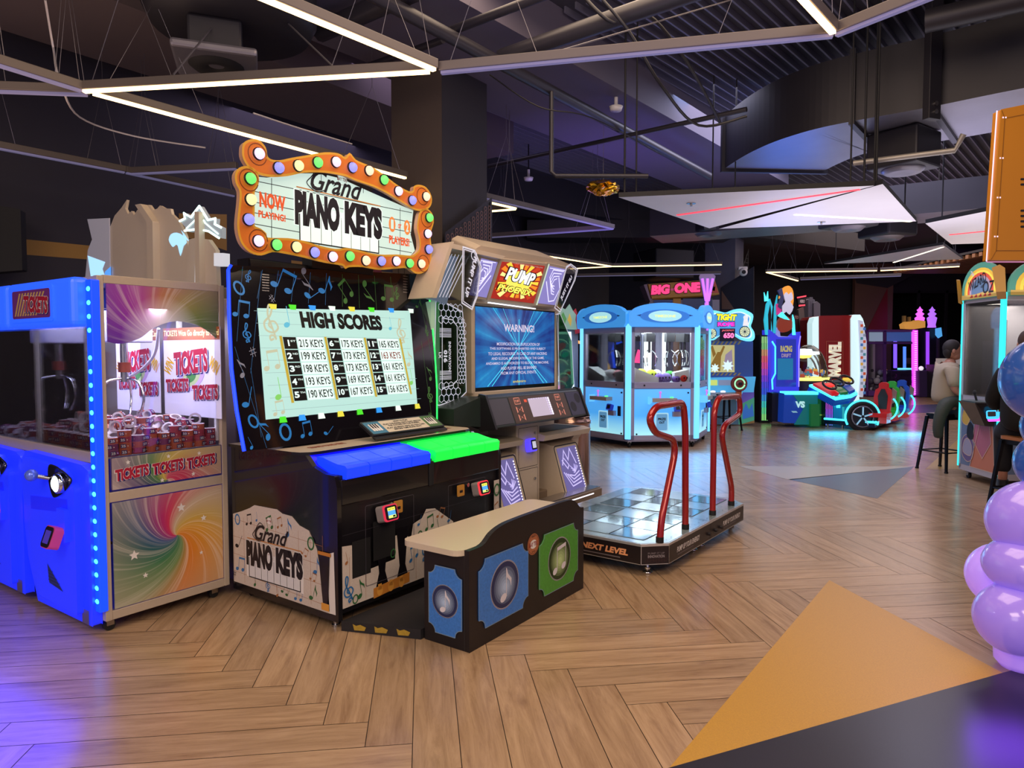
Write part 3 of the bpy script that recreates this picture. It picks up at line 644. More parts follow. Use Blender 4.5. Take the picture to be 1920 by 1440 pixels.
def tickets(mb, x0, y0, x1, y1, M, z, rot=0, s='TICKETS'):
    h = y1-y0; mb.text(s, x0+.008*1, y0-.04*h, x1+.012, y1-.04*h, NAVY_T, M, z, .09, .12, 0, rot); mb.text(s, x0-.004, y0, x1+.004, y1, WHITE, M, z+.0004, .09, .12, 0, rot)
    mb.text(s, x0, y0+.02*h, x1, y1-.02*h, RED_T, M, z+.0008, .055, .12, 0, rot)
crane = thing('ticket_crane', (-2.217, 3.722), -35, 'blue-lit double claw machine full of ticket rolls at the left edge', 'arcade machine')
D, WX = .745, 1.82; S = sidep(0)
mb = MB()          # frame posts, rails, floor, back
for x in (-.04, -WX): 
    for y in (0.0, D-.035): mb.box(x, y, .07, x+.04, y+.035, 1.955, FRM)
for z0, z1 in ((.07, .12), (.72, .775), (1.915, 1.96)): 
    mb.box(-.035, .035, z0, -.002, D-.035, z1, FRM); mb.box(-WX+.002, .035, z0, -WX+.04, D-.035, z1, FRM)
mb.box(-WX+.04, .005, .93, -.04, .03, .99, FRM); mb.box(-WX+.03, .01, 1.92, -.03, D-.01, 1.955, FRM)
mb.box(-WX+.04, D-.03, .12, -.04, D-.01, 1.0, LINER); mb.box(-WX+.04, .03, .07, -.04, D-.03, .1, FRM)
mb.box(-WX+.04, .035, .955, -.04, D-.035, .965, LINER)
for x in (-.045, -.46, -.9, -WX+.05): mb.box(x-.012, D-.05, .99, x+.012, D-.02, 1.92, WHITE)
mb.box(-WX/2-.012, .035, .985, -WX/2+.012, .06, 1.7, WHITE)
mb.box(-.75, .2, 1.80, -.1, .65, 1.915, P('gantry_dark', '#3a3844', .4, .4))
mb.build('frame', crane, bevel=.003)
low = CP(228, 925)
panL = swirl('crane_side_print', .41, .46, (1, 2), ['#d89c28', '#c8a850', '#c8b094', '#c82454', '#a03078', '#3c5888', '#1c5c5c', '#3c7850', '#6c8c54', '#d87c1c', '#d88c28'], 1.6, '#b4a494', .62)
panU = swirl('crane_top_print', .36, 1.63, (1, 2), ['#4c7c50', '#748c40', '#a89848', '#b8784c', '#a83ca0', '#8430a8', '#5c2ca0', '#382480', '#283070', '#8890b8', '#40606c'], .8, '#7a5a98', .75, inner='#f0ecff', inner_r=.24)
panM = swirl('crane_mid_print', .36, .80, (1, 2), ['#b83858', '#c8b050', '#4c7c48', '#3c2c6c', '#c8b8a8', '#c03458'], 2.0, '#b8a8a0', .42)
mb = MB(); mb.box(-.012, .05, .125, -.004, D-.04, .715, panL)
for x, y, r in ((.44, .62, .028), (.16, .40, .03), (.58, .53, .02), (.22, .27, .017), (.56, .32, .013)): star(mb, x, y, r, WHITE, S, -.003)
mb.build('lower_side_panel', crane)
mb = MB(); pts = rrect(.05, .785, D-.04, .965, .005); mb.prism(pts, -.012, -.004, panM, S)
for i in range(3): tickets(mb, .07+i*.205, .835+i*.006, .255+i*.205, .905+i*.006, S, -.0035, 4)
for x, y in ((.14, .93), (.33, .80), (.52, .81), (.56, .93), (.37, .935)): star(mb, x, y, .014, WHITE, S, -.003)
mb.stroke(pts, .004, NAVY_T, S, -.0034, True); mb.build('ticket_banner', crane)
mb = MB(); arch = [(.05, 1.915), (.05, 1.60)]+smooth([(.05, 1.60), (.12, 1.59), (.22, 1.62), (.31, 1.685), (.42, 1.722), (.53, 1.715), (.62, 1.68), (.70, 1.62)], 5, False)[1:]+[(D-.04, 1.61), (D-.04, 1.915)]
mb.prism(arch, -.012, -.004, panU, S); mb.build('upper_side_panel', crane)
mb = MB(); mb.box(-.03, .045, .975, -.024, D-.04, 1.91, GLASS); mb.build('side_window', crane)
mb = MB(); mb.box(-WX+.045, .012, .99, -.045, .018, 1.70, GLASS); mb.build('front_window', crane)
# posters on the rear glass seen through the side
def poster(parent, x0, x1):
    mb = MB(); M = front(D-.055)
    mb.box(x0, D-.054, 1.13, x1, D-.05, 1.70, P('poster_white', '#d4cfe0', .5, 0, '#b8b0d8', .25)); 
    mb.rect(x0, 1.62, x1, 1.70, P('poster_band', '#a85c34', .5), M, .0); w = x1-x0; cx = (x0+x1)/2
    mb.text('TICKETS Won Go directly to Card', x0+.01, 1.635, x1-.01, 1.685, P('poster_cream', '#f0e0a0', .5, 0, '#f0e0a0', .4), M, .001, .02)
    for r, c in ((.16, '#c8a8d8'), (.11, '#b8c890'), (.06, '#4c8c48')): mb.disc(cx, 1.38, r, P('swoosh'+c, c, .5), M, .0005+(.16-r)*.003, r*.5, 24, 20)
    tickets(mb, x0+.2*w, 1.40, x1-.2*w, 1.56, M, .002, 5); mb.text('WIN', x0+.02*w, 1.40, x0+.18*w, 1.49, YEL_T, M, .002, .04, 0, 0, 60); mb.text('WIN', x1-.18*w, 1.42, x1-.02*w, 1.50, YEL_T, M, .002, .04, 0, 0, -35)
    tickets(mb, x0+.04*w, 1.28, x0+.46*w, 1.37, M, .002, 3); tickets(mb, x0+.52*w, 1.24, x1-.04*w, 1.34, M, .002, 3)
    mb.build('poster', parent)
CB_ = Plane((-2.217, 3.722), -35, .69)
for xa_, xb_ in ((218, 299), (307, 413)): poster(crane, CB_(xa_, 680)[0], CB_(xb_, 680)[0])
mb = MB(); mb.box(-.93, .04, .99, -.91, D-.05, 1.90, GLASS); mb.build('inner_divider', crane)
# LED corner post
mb = MB(); mb.box(-.055, -.034, .13, .008, .012, 1.93, BLEDB)
mb.build('led_post', crane, bevel=.006)
mb = MB()
for i in range(24):
    z = .19+i*.0735
    if i == 19: continue
    mb.ball((-.02, -.034, z), (.019, .006, .013), BLED, None, 10, 6)
mb.build('led_lamps', crane, kind='stuff')
# header box
mb = MB(); 
for x0, x1 in ((-.90, -.06), (-WX, -.92)):
    mb.box(x0, -.10, 1.68, x1, .0, 1.945, BLUEH)
mb.build('header', crane, bevel=.03, seg=3)
PRT = P('header_print', '#5c2458', .3, 0, '#4c2060', .35)
for x0, x1 in ((-.80, -.30), (-1.70, -1.14)):
    mb = MB(); M = front(-.1)
    mb.prism(rrect(x0-.03, 1.715, x1+.03, 1.915, .02), 0, .008, BLUEH, M); mb.prism(rrect(x0, 1.735, x1, 1.895, .015), .006, .010, PRT, M)
    for k in range(9): mb.poly([(x0+.03+k*.035, 1.75), (x0+.05+k*.035, 1.75), (x0+.12+k*.04, 1.88), (x0+.1+k*.04, 1.88)], P('ticket_paper', '#c8a860', .5), M, .0105)
    tickets(mb, x0+.16, 1.76, x1-.02, 1.86, M, .0112, -3, 'TICKETS' if x1 > -.5 else 'REDEMPTION')
    mb.build('header_sign', crane)
# moulded front doors
def door(x0, name):
    x1 = x0+.86; mb = MB(); M = front(0)
    out = [(x1, .05), (x1, .90), (x1-.08, .93), (x0+.05, .95), (x0, .90), (x0, .5), (x0+.04, .30), (x0+.16, .05)]
    mb.prism(out, -.0, .05, BLUEP, M)
    mb.prism([(x1-.10, .10), (x1-.10, .80), (x1-.25, .90), (x0+.12, .92), (x0+.05, .84), (x0+.14, .5), (x0+.26, .12)], .04, .085, BLUEP, M)
    d = mb.build('moulded_door', crane, bevel=.02, seg=3)
    mb = MB(); rec = smooth([(x0+.47, .90), (x0+.56, .905), (x0+.70, .87), (x0+.74, .84), (x0+.66, .78), (x0+.55, .735), (x0+.50, .74), (x0+.46, .82)], 4)
    mb.prism(rec, .082, .088, P('recess_chrome', '#4a4660', .12, .9), M); mb.stroke(rec, .008, BLK2, M, .089, True); mb.build('button_recess', d)
    mb = MB(); mb.cyl((x0+.47, -.088, .83), (x0+.45, -.15, .85), .012, STEEL); mb.ball((x0+.44, -.165, .855), .034, P('knob_blue', '#6a86ff', .15, .3)); mb.build('joystick', d)
    mb = MB(); mb.lathe([(.0, .0), (.055, 0), (.055, .03), (.045, .035)], CHROME, frame((x0+.63, -.088, .82), (1, 0, 0), (0, 0, 1))); mb.lathe([(.045, .035), (.03, .045), (0, .048)], E('button_white', '#d8f0ff', 3), frame((x0+.63, -.088, .82), (1, 0, 0), (0, 0, 1))); mb.build('lit_button', d)
    mb = MB(); mb.box(x0+.60, -.11, .50, x0+.70, -.08, .68, BLUEP); mb.build('reader_mount', d)
    mb = MB(); Mr = frame((x0+.62, -.15, .53), (1, 0, 0), (0, .35, 1)); mb.prism(rrect(-.04, -.06, .07, .06, .02), -.03, .02, P('reader_pink', '#b8407c', .3, 0, '#a83070', .3), Mr); mb.prism(rrect(-.035, -.055, .06, .055, .02), .02, .024, INK, Mr); mb.rect(-.02, -.035, .045, .035, P('reader_dim', '#3c2c8c', .3, 0, '#4838a8', .5), Mr, .0245); mb.build('card_reader', d)
    mb = MB(); mb.poly([(x0+.40, .33), (x0+.42, .22), (x0+.60, .20)], P('speaker_mesh', '#3a4690', .6, .4), M, .0865)
    for i in range(9):
        for j in range(5):
            px, py = x0+.415+i*.017, .22+j*.018
            if py < .335-(px-x0-.40)*.62 and py > .225-(px-x0-.42)*.1: mb.disc(px, py, .004, INK, M, .087, n=6)
    mb.build('speaker_grille', d)
    mb = MB(); mb.poly([(x0+.2, .70), (x0+.68, .735), (x0+.68, .66), (x0+.2, .62)], P('deep_blue_panel', '#1c2cd0', .4, 0, '#1018e8', .7), M, .0862); mb.build('coin_door', d)  # flat patch in a deeper blue on the door
    mb = MB(); mb.rect(x0+.74, .05, x0+.82, .13, P('hinge_plate', '#8078a8', .4, .5), M, .052); mb.build('hinge_plate', d)
door(-.90, 0); door(-1.78, 1)
# claws
def claw(x, y):
    t = MB(); t.box(x-.12, y-.12, 1.60, x+.12, y+.12, 1.80, P('carriage_white', '#a8a4b8', .4)); c = t.build('claw_carriage', crane, bevel=.01)
    t = MB(); t.cyl((x, y, 1.36), (x, y, 1.6), .022, STEEL); t.cyl((x, y, 1.42), (x, y, 1.48), .035, P('coil', '#8c4030', .4, .3)); t.build('claw_shaft', c)
    for k in range(3):
        a = R(120*k+20); t = MB(); dx, dy = math.cos(a), math.sin(a)
        t.tube(smooth([(x+dx*r, y+dy*r, z) for r, z in ((.02, 1.38), (.10, 1.36), (.14, 1.27), (.12, 1.19), (.09, 1.15))], 4, False), .008, CHROME, None, 6); t.build('claw_finger', c)
claw(-.45, .35); claw(-1.3, .32)
mb = MB(); mb.tube(smooth([(-.85, .5, 1.72), (-.7, .45, 1.42), (-.45, .4, 1.40), (-.2, .4, 1.52), (-.06, .36, 1.68)], 6, False), .009, P('white_hose', '#d8d4e4', .4), None, 6); mb.build('hose', crane)
# casters
def caster(parent, x, y, r=.035, z=0.):
    mb = MB(); mb.tube([(x-.014, y, z+r), (x+.014, y, z+r)], r, RUBBER, None, 18); c = mb.build('caster', parent)
    mb = MB(); mb.box(x-.022, y-.02, z+r, x-.017, y+.02, z+2*r+.01, STEEL); mb.box(x+.017, y-.02, z+r, x+.022, y+.02, z+2*r+.01, STEEL); mb.box(x-.025, y-.03, z+2*r, x+.025, y+.03, z+2*r+.008, STEEL); mb.build('bracket', c)
for x in (-.06, -.9, -1.74):
    for y in (.04, D-.08): caster(crane, x, y, .031)
# ---- the rolls of tickets heaped in the machine
TR = [P('roll_red', '#a0384a', .45), P('roll_orange', '#b4583c', .45), P('roll_violet', '#7c3468', .45)]; CORE = P('roll_paper', '#cfc4cc', .6)
def roll_mesh(mat, num):
    mb = MB(); n = 18; r, ri, h = .036, .025, .034
    prof = [(r, -h/2), (r, h/2)]; mb.lathe(prof, mat, None, n)
    mb.lathe([(ri, h/2), (ri, -h/2)], CORE, None, n); mb.lathe([(r, h/2), (ri, h/2)], CORE, None, n); mb.lathe([(ri, -h/2), (r, -h/2)], CORE, None, n); mb.s = [False]*len(mb.s)
    for k in range(3):
        a = R(k*120+40); Mr = frame((math.cos(a)*r*1.004, math.sin(a)*r*1.004, 0), (-math.sin(a), math.cos(a), 0), (0, 0, 1))
        mb.rect(-.014, -.011, .014, .011, NAVY_T, Mr, .0004); mb.text(num, -.011, -.007, .011, .007, WHITE, Mr, .0009, .03)
        mb.disc(.022, 0, .003, WHITE, Mr, -.001, n=8)
    return mb
proto = {}
for k, (m_, n_) in enumerate(((0, '25'), (1, '25'), (1, '50'), (2, '25'), (0, '100'), (0, '50'))): proto[k] = roll_mesh(TR[m_], n_)
Mcr = Matrix.Translation((-2.217, 3.722, 0)) @ Matrix.Rotation(R(-35), 4, 'Z')
random.seed(11); roll_objs = {}
def place_roll(k, p, tilt, label, grp):
    if k not in roll_objs:
        o = proto[k].build('ticket_roll'); roll_objs[k] = o
    else:
        o = roll_objs[k].copy(); COL.objects.link(o)
    o.matrix_world = Mcr @ Matrix.Translation(p) @ Matrix.Rotation(random.uniform(0, 6.28), 4, 'Z') @ Matrix.Rotation(tilt, 4, 'X')
    o['label'] = label; o['category'] = 'ticket roll'; o['group'] = grp
for j in range(9):                       # stacked columns against the side window
    for lv in range(3+(j % 2)):
        place_roll(random.choice((0, 1, 2, 3, 1, 0)), (-.075, .085+j*.0735, .983+lv*.0345), 0, 'red ticket roll stacked flat in a column against the crane side window', 'ticket rolls stacked along the side window')
for j in range(10):
    for lv in range(3):
        place_roll(random.choice((0, 1, 2, 3)), (-.16-j*.0745, .075, .983+lv*.0345), 0, 'red ticket roll stacked flat in a column against the crane front window', 'ticket rolls stacked along the front window')
for i in range(9):
    for j in range(7):
        for lv in range(2):
            x = -.15-i*.078+random.uniform(-.012, .012); y = .15+j*.078+random.uniform(-.012, .012)
            hgt = 1.035+.055*lv+.03*math.sin(j*1.1)+.02*math.cos(i*1.7)
            place_roll(random.choice((0, 1, 2, 3, 4, 5)), (x, y, hgt+random.uniform(0, .012)), random.choice((0, .4, 1.2, 1.57, 1.57, .9)), 'loose ticket roll heaped in the near bay of the blue crane', 'loose ticket rolls in the near bay')
for i in range(9):
    for j in range(4):
        place_roll(random.choice((0, 1, 3)), (-.96-i*.085, .08+j*.08, 1.0+.04*random.random()), random.choice((0, .5, 1.57)), 'ticket roll lying in the far bay of the blue crane', 'ticket rolls in the far bay')

# ============================================================ MACHINES BEHIND THE CRANE: backs of winged and crowned toppers
CREAMB = P('topper_cream', '#c4b6a6', .35, noise=.05, nscale=3); FROST = P('frosted_acrylic', '#aea8b8', .25, 0, '#c8ccd8', .12); ICE = E('ice_lit', '#a8dcff', 1.0, True); CROWN = E('crown_tube', '#d8fff4', 2.0, True)
bk = Plane((-2.217+.9*D55.x, 3.722+.9*D55.y), -35)
def bloc(px, py): s, z = bk(px, py); return s, z
org = Vector((bk.P[0], bk.P[1], 0))
wt = thing('winged_arcade_topper_machine', (org.x, org.y), -35, 'cream back of a winged topper machine standing behind the blue crane', 'arcade machine')
Mb = front(0)
mb = MB(); s0, _ = bloc(178, 500); s1, _ = bloc(375, 500); mb.box(s0+.05, 0, .0, s1-.03, .75, 2.0, P('machine_back', '#8a8078', .5)); mb.build('cabinet', wt, bevel=.01)
wing = [(205, 545), (208, 505), (203, 470), (210, 430), (220, 405), (233, 390), (243, 375), (240, 392), (245, 402), (252, 396), (256, 405), (262, 395), (272, 386), (285, 385), (292, 395), (300, 392), (305, 386), (315, 392), (325, 392), (327, 402), (340, 415), (352, 440), (360, 470), (368, 495), (380, 545)]
mb = MB(); mb.prism([bloc(*p) for p in wing], 0, .02, CREAMB, Mb); mb.build('wing_panel', wt, bevel=.004)
mb = MB(); q = [bloc(*p) for p in ((271, 387), (281, 385), (304, 418), (306, 545), (294, 545), (293, 420))]; mb.prism(q, .02, .07, CREAMB, Mb); mb.build('spine', wt, bevel=.004)
mb = MB(); mb.prism([bloc(*p) for p in ((171, 412), (212, 410), (214, 545), (165, 545), (172, 470), (180, 450))], .022, .03, FROST, Mb)
mb.poly([bloc(*p) for p in ((172, 480), (205, 492), (200, 505), (205, 520), (178, 520))], ICE, Mb, .031); mb.poly([bloc(*p) for p in ((205, 510), (216, 500), (216, 545), (200, 545))], E('blue_glow', '#58a0ff', .9, True), Mb, .032); mb.build('ice_panel', wt)
mb = MB(); mb.poly(smooth([bloc(*p) for p in ((322, 450), (326, 440), (337, 437), (350, 443), (356, 455), (350, 462), (344, 481), (339, 462), (335, 460), (330, 464), (325, 458))], 2), ICE, Mb, .022); mb.poly([bloc(*p) for p in ((345, 432), (352, 440), (362, 455), (352, 448))], ICE, Mb, .022); mb.build('lit_cutout', wt)
DX = Vector((math.cos(R(-35)), math.sin(R(-35)), 0))
ct = thing('crowned_arcade_machine', (org.x-.4*DX.x, org.y-.4*DX.y), -35, 'cream machine with a white-lit crown topper between the crane and the piano game', 'arcade machine')
def cl(px, py): s, z = bloc(px, py); return s+.4, z
mb = MB(); a, _ = cl(362, 500); mb.box(a+.09, .03, .0, a+.42, .7, 1.9, P('crown_cabinet', '#a89a94', .5)); mb.build('cabinet', ct, bevel=.01)
crn = [(346, 416), (356, 411), (354, 401), (367, 409), (383, 388), (399, 414), (413, 411), (412, 422), (424, 428), (424, 448), (400, 437), (380, 433), (362, 436)]
mb = MB(); mb.prism([cl(*p) for p in crn], .0, .03, P('crown_back', '#8a8890', .3, 0, '#c0d0d8', .25), Mb); mb.build('crown_panel', ct)
mb = MB(); q = [cl(*p) for p in crn[:9]]; mb.tube([(x, -.035, z) for x, z in q], .008, CROWN, None, 6); mb.tube([(x, -.035, z) for x, z in [cl(*p) for p in ((355, 434), (380, 431), (400, 435), (420, 448))]], .007, CROWN, None, 6); mb.tube([(x, -.035, z) for x, z in [cl(*p) for p in ((358, 430), (374, 415), (383, 400), (394, 420), (418, 440))]], .005, CROWN, None, 6); mb.build('neon_tube', ct)
mb = MB(); q = [cl(*p) for p in ((383, 400), (391, 400), (393, 545), (384, 545))]; mb.prism(q, .03, .07, CREAMB, Mb); q = [cl(*p) for p in ((381, 400), (383, 400), (384, 545), (381, 545))]; mb.prism(q, .03, .06, E('edge_white', '#e8f4ff', 1.6, True), Mb); mb.build('spine', ct)
mb = MB(); q = [cl(*p) for p in ((362, 450), (375, 447), (398, 450), (412, 470), (415, 545), (355, 545))]; mb.prism(q, .0, .03, CREAMB, Mb); mb.build('back_panel', ct)
mb = MB(); q = [cl(*p) for p in ((414, 476), (431, 476), (431, 500), (414, 500))]; mb.prism(q, .0, .05, E('tube_white', '#d8d8e0', .7, True), Mb); mb.build('light_box', ct)

# ============================================================ PIANO GAME
piano = thing('piano_arcade_game', PP, 55, 'black two-player piano arcade game with glowing keys and bulb-framed sign', 'arcade machine')
WP = 1.53; PS = lambda t: Plane(PP, 55, t); PSD = Plane(PP, 145)
BLG = P('gloss_black', '#131116', .22, coat=.4); GOLDP = P('print_gold', '#c07c30', .4); PAPER = P('print_paper', '#c9bdb2', .45, noise=.12, nscale=120)
NB = P('note_blue', '#2f6ea8', .4); NG = P('note_green', '#2f6438', .4); NO = P('note_brown', '#a0683c', .45)
bodyprof = [(0, .05), (0, .80), (0.02, .865), (.10, .868), (.20, .90), (.26, .955), (.98, .955), (.98, .05)]   # (y, z)
mb = MB(); Msd = frame((0, 0, 0), (0, 1, 0), (0, 0, 1))
for x0, x1 in ((0, .03), (WP-.03, WP)): mb.prism(bodyprof, x0, x1, BLG, Msd)
mb.box(.03, .02, .08, WP-.03, .95, .86, BLACK); mb.box(.03, -.002, .695, WP-.03, .02, .84, BLG)
mb.box(WP/2-.02, -.012, .69, WP/2+.02, .03, .85, BLK2)
mb.prism([(.54,.972),(.97,.972),(.97,2.12),(.84,2.12)],.06,WP-.06,BLACK,Msd)
mb.build('cabinet', piano, bevel=.006)
# side print (left side): u runs from the back to the front
mb = MB(); Sm = sidem(-.0015)
art = [(-.97, .10)]+[(-s, z) for s, z in ipoly(PSD, [(438, 963), (455, 958), (470, 952), (478, 947), (520, 955), (530, 963), (548, 968), (562, 985), (580, 995), (595, 1030), (603, 1080), (607, 1130)])]+[(-.06, .09)]
mb.prism(art, 0, .003, PAPER, Sm)
mb.poly([(-.07, .09), (-.09, .42), (-.03, .44), (-.02, .09)], P('print_white', '#dcd6d2', .4), Sm, .0005)
for k in range(9): mb.stroke([(-.96+k*.105, .11), (-.96+k*.105, .52)], .002, NO, Sm, .0032)
for k in range(4): mb.stroke([(-.97, .17+k*.11), (-.12, .13+k*.11)], .002, NO, Sm, .0032)
rnd = random.Random(5)
for x, y, h, kd, m_ in ((-.92, .50, .09, 3, NB), (-.80, .515, .09, 1, INK), (-.72, .545, .07, 2, NB), (-.60, .52, .11, 1, NG), (-.42, .52, .13, 0, NB), (-.50, .54, .08, 1, NO), (-.90, .36, .12, 2, INK), (-.89, .22, .12, 1, NB), (-.75, .15, .09, 2, NG), (-.62, .145, .11, 4, NB), (-.53, .125, .08, 2, NO), (-.45, .145, .09, 1, NG), (-.33, .14, .1, 1, NB), (-.20, .18, .12, 0, NG), (-.17, .34, .12, 0, NB), (-.22, .46, .1, 3, NG), (-.27, .40, .07, 1, NO), (-.2, .27, .07, 1, NO), (-.96, .15, .06, 5, INK)):
    note(mb, x, y, h*.85, m_, Sm, .0036, rnd.uniform(-30, 20), kd)
# logo on the side
def logo(mb, x0, x1, zb, zt, M, z, dark=INK, lit=None):
    w = x1-x0; h = zt-zb
    mb.prism([(x0-.02*w, zb+.02*h), (x1+.02*w, zb), (x1+.03*w, zb+.42*h), (x0-.03*w, zb+.42*h)], z, z+.0006, WHITE, M) if not lit else None
    kw = w*.94; kx = x0+.03*w
    for i in range(8):
        mb.rect(kx+i*kw/8+.002, zb+.03*h, kx+(i+1)*kw/8-.002, zb+.5*h, lit or P('key_white', '#d8d8da', .4), M, z+.0010)
    mb.stroke([(kx, zb+.4*h), (kx, zb+.02*h), (kx+kw, zb+.02*h), (kx+kw, zb+.4*h)], .012*w, dark, M, z+.0012)
    for i in range(1, 8): mb.stroke([(kx+i*kw/8, zb+.02*h), (kx+i*kw/8, zb+.4*h)], .005*w, dark, M, z+.0012)
    mb.text('PIANO', x0-.03*w, zb+.21*h, x0+.49*w, zb+.69*h, WHITE if not lit else lit, M, z+.0014, .11); mb.text('KEYS', x0+.53*w, zb+.21*h, x1+.03*w, zb+.69*h, WHITE if not lit else lit, M, z+.0014, .11)
    mb.text('PIANO', x0-.02*w, zb+.22*h, x0+.48*w, zb+.68*h, dark, M, z+.0020, .075); mb.text('KEYS', x0+.54*w, zb+.22*h, x1+.02*w, zb+.68*h, dark, M, z+.0020, .075)
    mb.rect(x0, zb+.705*h, x1, zb+.72*h, GOLDP, M, z+.0012); script(mb, 'Grand', x0+.15*w, zb+.72*h, x0+.78*w, zb+1.0*h, M, z+.0022, dark)
def script(mb, s, x0, y0, x1, y1, M, z, mat):
    mb.text(s, x0, y0, x1, y1, mat, M, z, .018, .45); w, h = x1-x0, y1-y0
    sw = smooth([(x0+.30*w, y1-.1*h), (x0+.16*w, y1+.12*h), (x0+.02*w, y0+.6*h), (x0-.06*w, y0+.25*h), (x0+.10*w, y0-.05*h), (x0+.25*w, y0+.1*h)], 5, False)
    mb.stroke(sw, .015*w, mat, M, z)
def badge(mb, cx, cy, r, M, z, mat=None):
    mb.disc(cx, cy, r, mat or WHITE, M, z, n=28); mb.stroke([(cx+r*.9*math.cos(R(a)), cy+r*.9*math.sin(R(a))) for a in range(0, 360, 15)], r*.06, RED_T, M, z+.0003, True)
    mb.text('BAY TEK', cx-r*1.0, cy-r*.28, cx+r*1.0, cy+r*.28, P('badge_red', '#8c2420', .4), M, z+.0005, .03)
logo(mb, -.82, -.30, .155, .50, Sm, .0036)
badge(mb, -.60, .535, .022, Sm, .0042)
mb.poly([(-.155, .42), (-.06, .42), (-.075, .18), (-.085, .13), (-.12, .13), (-.13, .2)], BLG, Sm, .0044); mb.rect(-.16, .41, -.05, .43, GOLDP, Sm, .0046); mb.rect(-.135, .10, -.07, .14, P('print_brass', '#d89840', .4), Sm, .0046)
mb.build('side_print', piano)
# front print
mb = MB(); Fp = front(-.0015)
P0 = PS(0); f = lambda pts: ipoly(P0, pts)
mb.prism([(0.03, .12), (WP-.03, .12), (WP-.03, .62), (WP-.09, .62), (WP-.09, .38), (1.23, .36), (1.0, .36), (.98, .42), (.8, .54), (.72, .55), (.68, .50), (.60, .48), (.58, .40), (.48, .44), (.44, .44), (.44, .30), (.20, .29), (.20, .45), (.03, .47)], 0, .002, PAPER, Fp)
for x in (.33, .50): mb.poly([(x-.05, .48), (x+.05, .48), (x+.025, .25), (x+.05, .17), (x-.05, .17), (x-.025, .25)], BLG, Fp, .0024)
mb.rect(.10, .27, .24, .48, BLK2, Fp, .0026); mb.rect(.26, .33, .44, .56, BLK2, Fp, .0027)
mb.prism([(.26, .11), (.56, .13), (.56, .19), (.26, .17)], .0024, .0034, GOLDP, Fp)
for x in (.31, .40, .49): mb.disc(x, .145, .024, P('print_brass', '#d89840', .4), Fp, .0037, .03, 14); mb.rect(x-.014, .15, x+.014, .185, P('print_brass', '#d89840', .4), Fp, .0037)
for x, y, h, kd, m_ in ((.07, .22, .16, 4, NB), (.16, .20, .11, 0, NG), (.12, .15, .06, 3, NG), (.60, .30, .1, 1, NB), (.72, .30, .17, 4, NB), (.75, .46, .1, 1, NG), (.66, .49, .07, 2, NB), (.86, .5, .08, 1, NO), (.83, .42, .1, 2, NG), (.95, .46, .08, 2, NB), (.42, .34, .06, 3, NG), (.66, .40, .06, 3, NG), (.06, .40, .07, 2, NO), (WP-.06, .55, .1, 3, NG), (WP-.06, .42, .08, 1, NO), (.90, .3, .1, 0, NG), (1.0, .2, .1, 4, NB), (1.2, .25, .1, 1, NB)):
    note(mb, x, y, h, m_, Fp, .0040, rnd.uniform(-20, 20), kd)
for x in (.08, .2, .62, .75, .9, 1.05, 1.2): mb.stroke([(x, .13), (x, .4)], .002, NO, Fp, .0022)
mb.build('front_print', piano)
# service door outlines, readers, slots
mb = MB()
for x0 in (.20, .93): mb.stroke(rrect(x0, .20, x0+.40, .665, .01), .003, P('panel_seam', '#4a4650', .4), Fp, .0050, True); mb.stroke([(0.03, .53), (WP-.03, .53)], .0025, P('panel_seam', '#4a4650', .4), Fp, .0049)
for x0 in (.20, .93): mb.cyl((x0+.2, -.004, .64), (x0+.2, -.016, .64), .014, STEEL)
mb.build('service_doors', piano)
def reader(x, z, glow, parent, nm='card_reader'):
    M = frame((x, -.05, z), (1, 0, 0), (0, .25, 1)); mb = MB(); mb.prism(rrect(-.055, -.048, .055, .048, .018), -.045, .012, P('reader_grey', '#8c8484', .3), M)
    mb.prism(rrect(-.055, -.048, .055, .048, .018), .012, .022, E(nm+glow, glow, .8, True), M, None); mb.prism(rrect(-.046, -.04, .046, .04, .014), .022, .027, INK, M)
    o = mb.build(nm, parent, bevel=.003)
    mb = MB(); mb.rect(-.03, -.03, .03, .03, E('reader_screen', '#4c9cf0', 1.1, True), M, .0275); mb.rect(-.03, .012, .03, .03, E('reader_yellow', '#e8e858', 1.1, True), M, .028); mb.rect(-.03, -.03, .03, -.014, E('reader_lime', '#d0e878', 1.1, True), M, .028); mb.text('READY 2 PLAY', -.024, .016, .024, .025, INK, M, .0284, .02); mb.rect(.004, -.027, .024, -.017, INK, M, .0284)
    mb.build('screen', o)
reader(.34, .605, '#d8304c', piano); reader(1.235, .605, '#ff3c48', piano)
for x in (.465, 1.06):
    mb = MB(); mb.prism(rrect(x-.035, .575, x+.035, .65, .006), 0, .008, P('slot_orange', '#c08838', .35), Fp); mb.rect(x-.016, .598, x+.016, .615, INK, Fp, .0085); mb.build('ticket_slot', piano)
# deck: cream shelf
mb = MB(); dk = [(-.02, .98), (-.02, .36), (-.005, .30), (.04, .262), (.10, .25), (WP-.1, .25), (WP-.03, .27), (WP+.02, .33), (WP+.02, .98)]
mb.prism(dk, .955, .972, P('deck_cream', '#c9b8a4', .3), None, BLG)
Tp = top(.9725); mb.text('GRAND PIANO KEYS', .14, .38, .42, .44, P('deck_red', '#8a3c20', .4), Tp, .0, .06, .2); mb.text('GRAND PIANO KEYS', 1.22, .40, 1.46, .45, P('deck_red', '#8a3c20', .4), Tp, .0, .06, .2)
mb.build('deck', piano, bevel=.004)
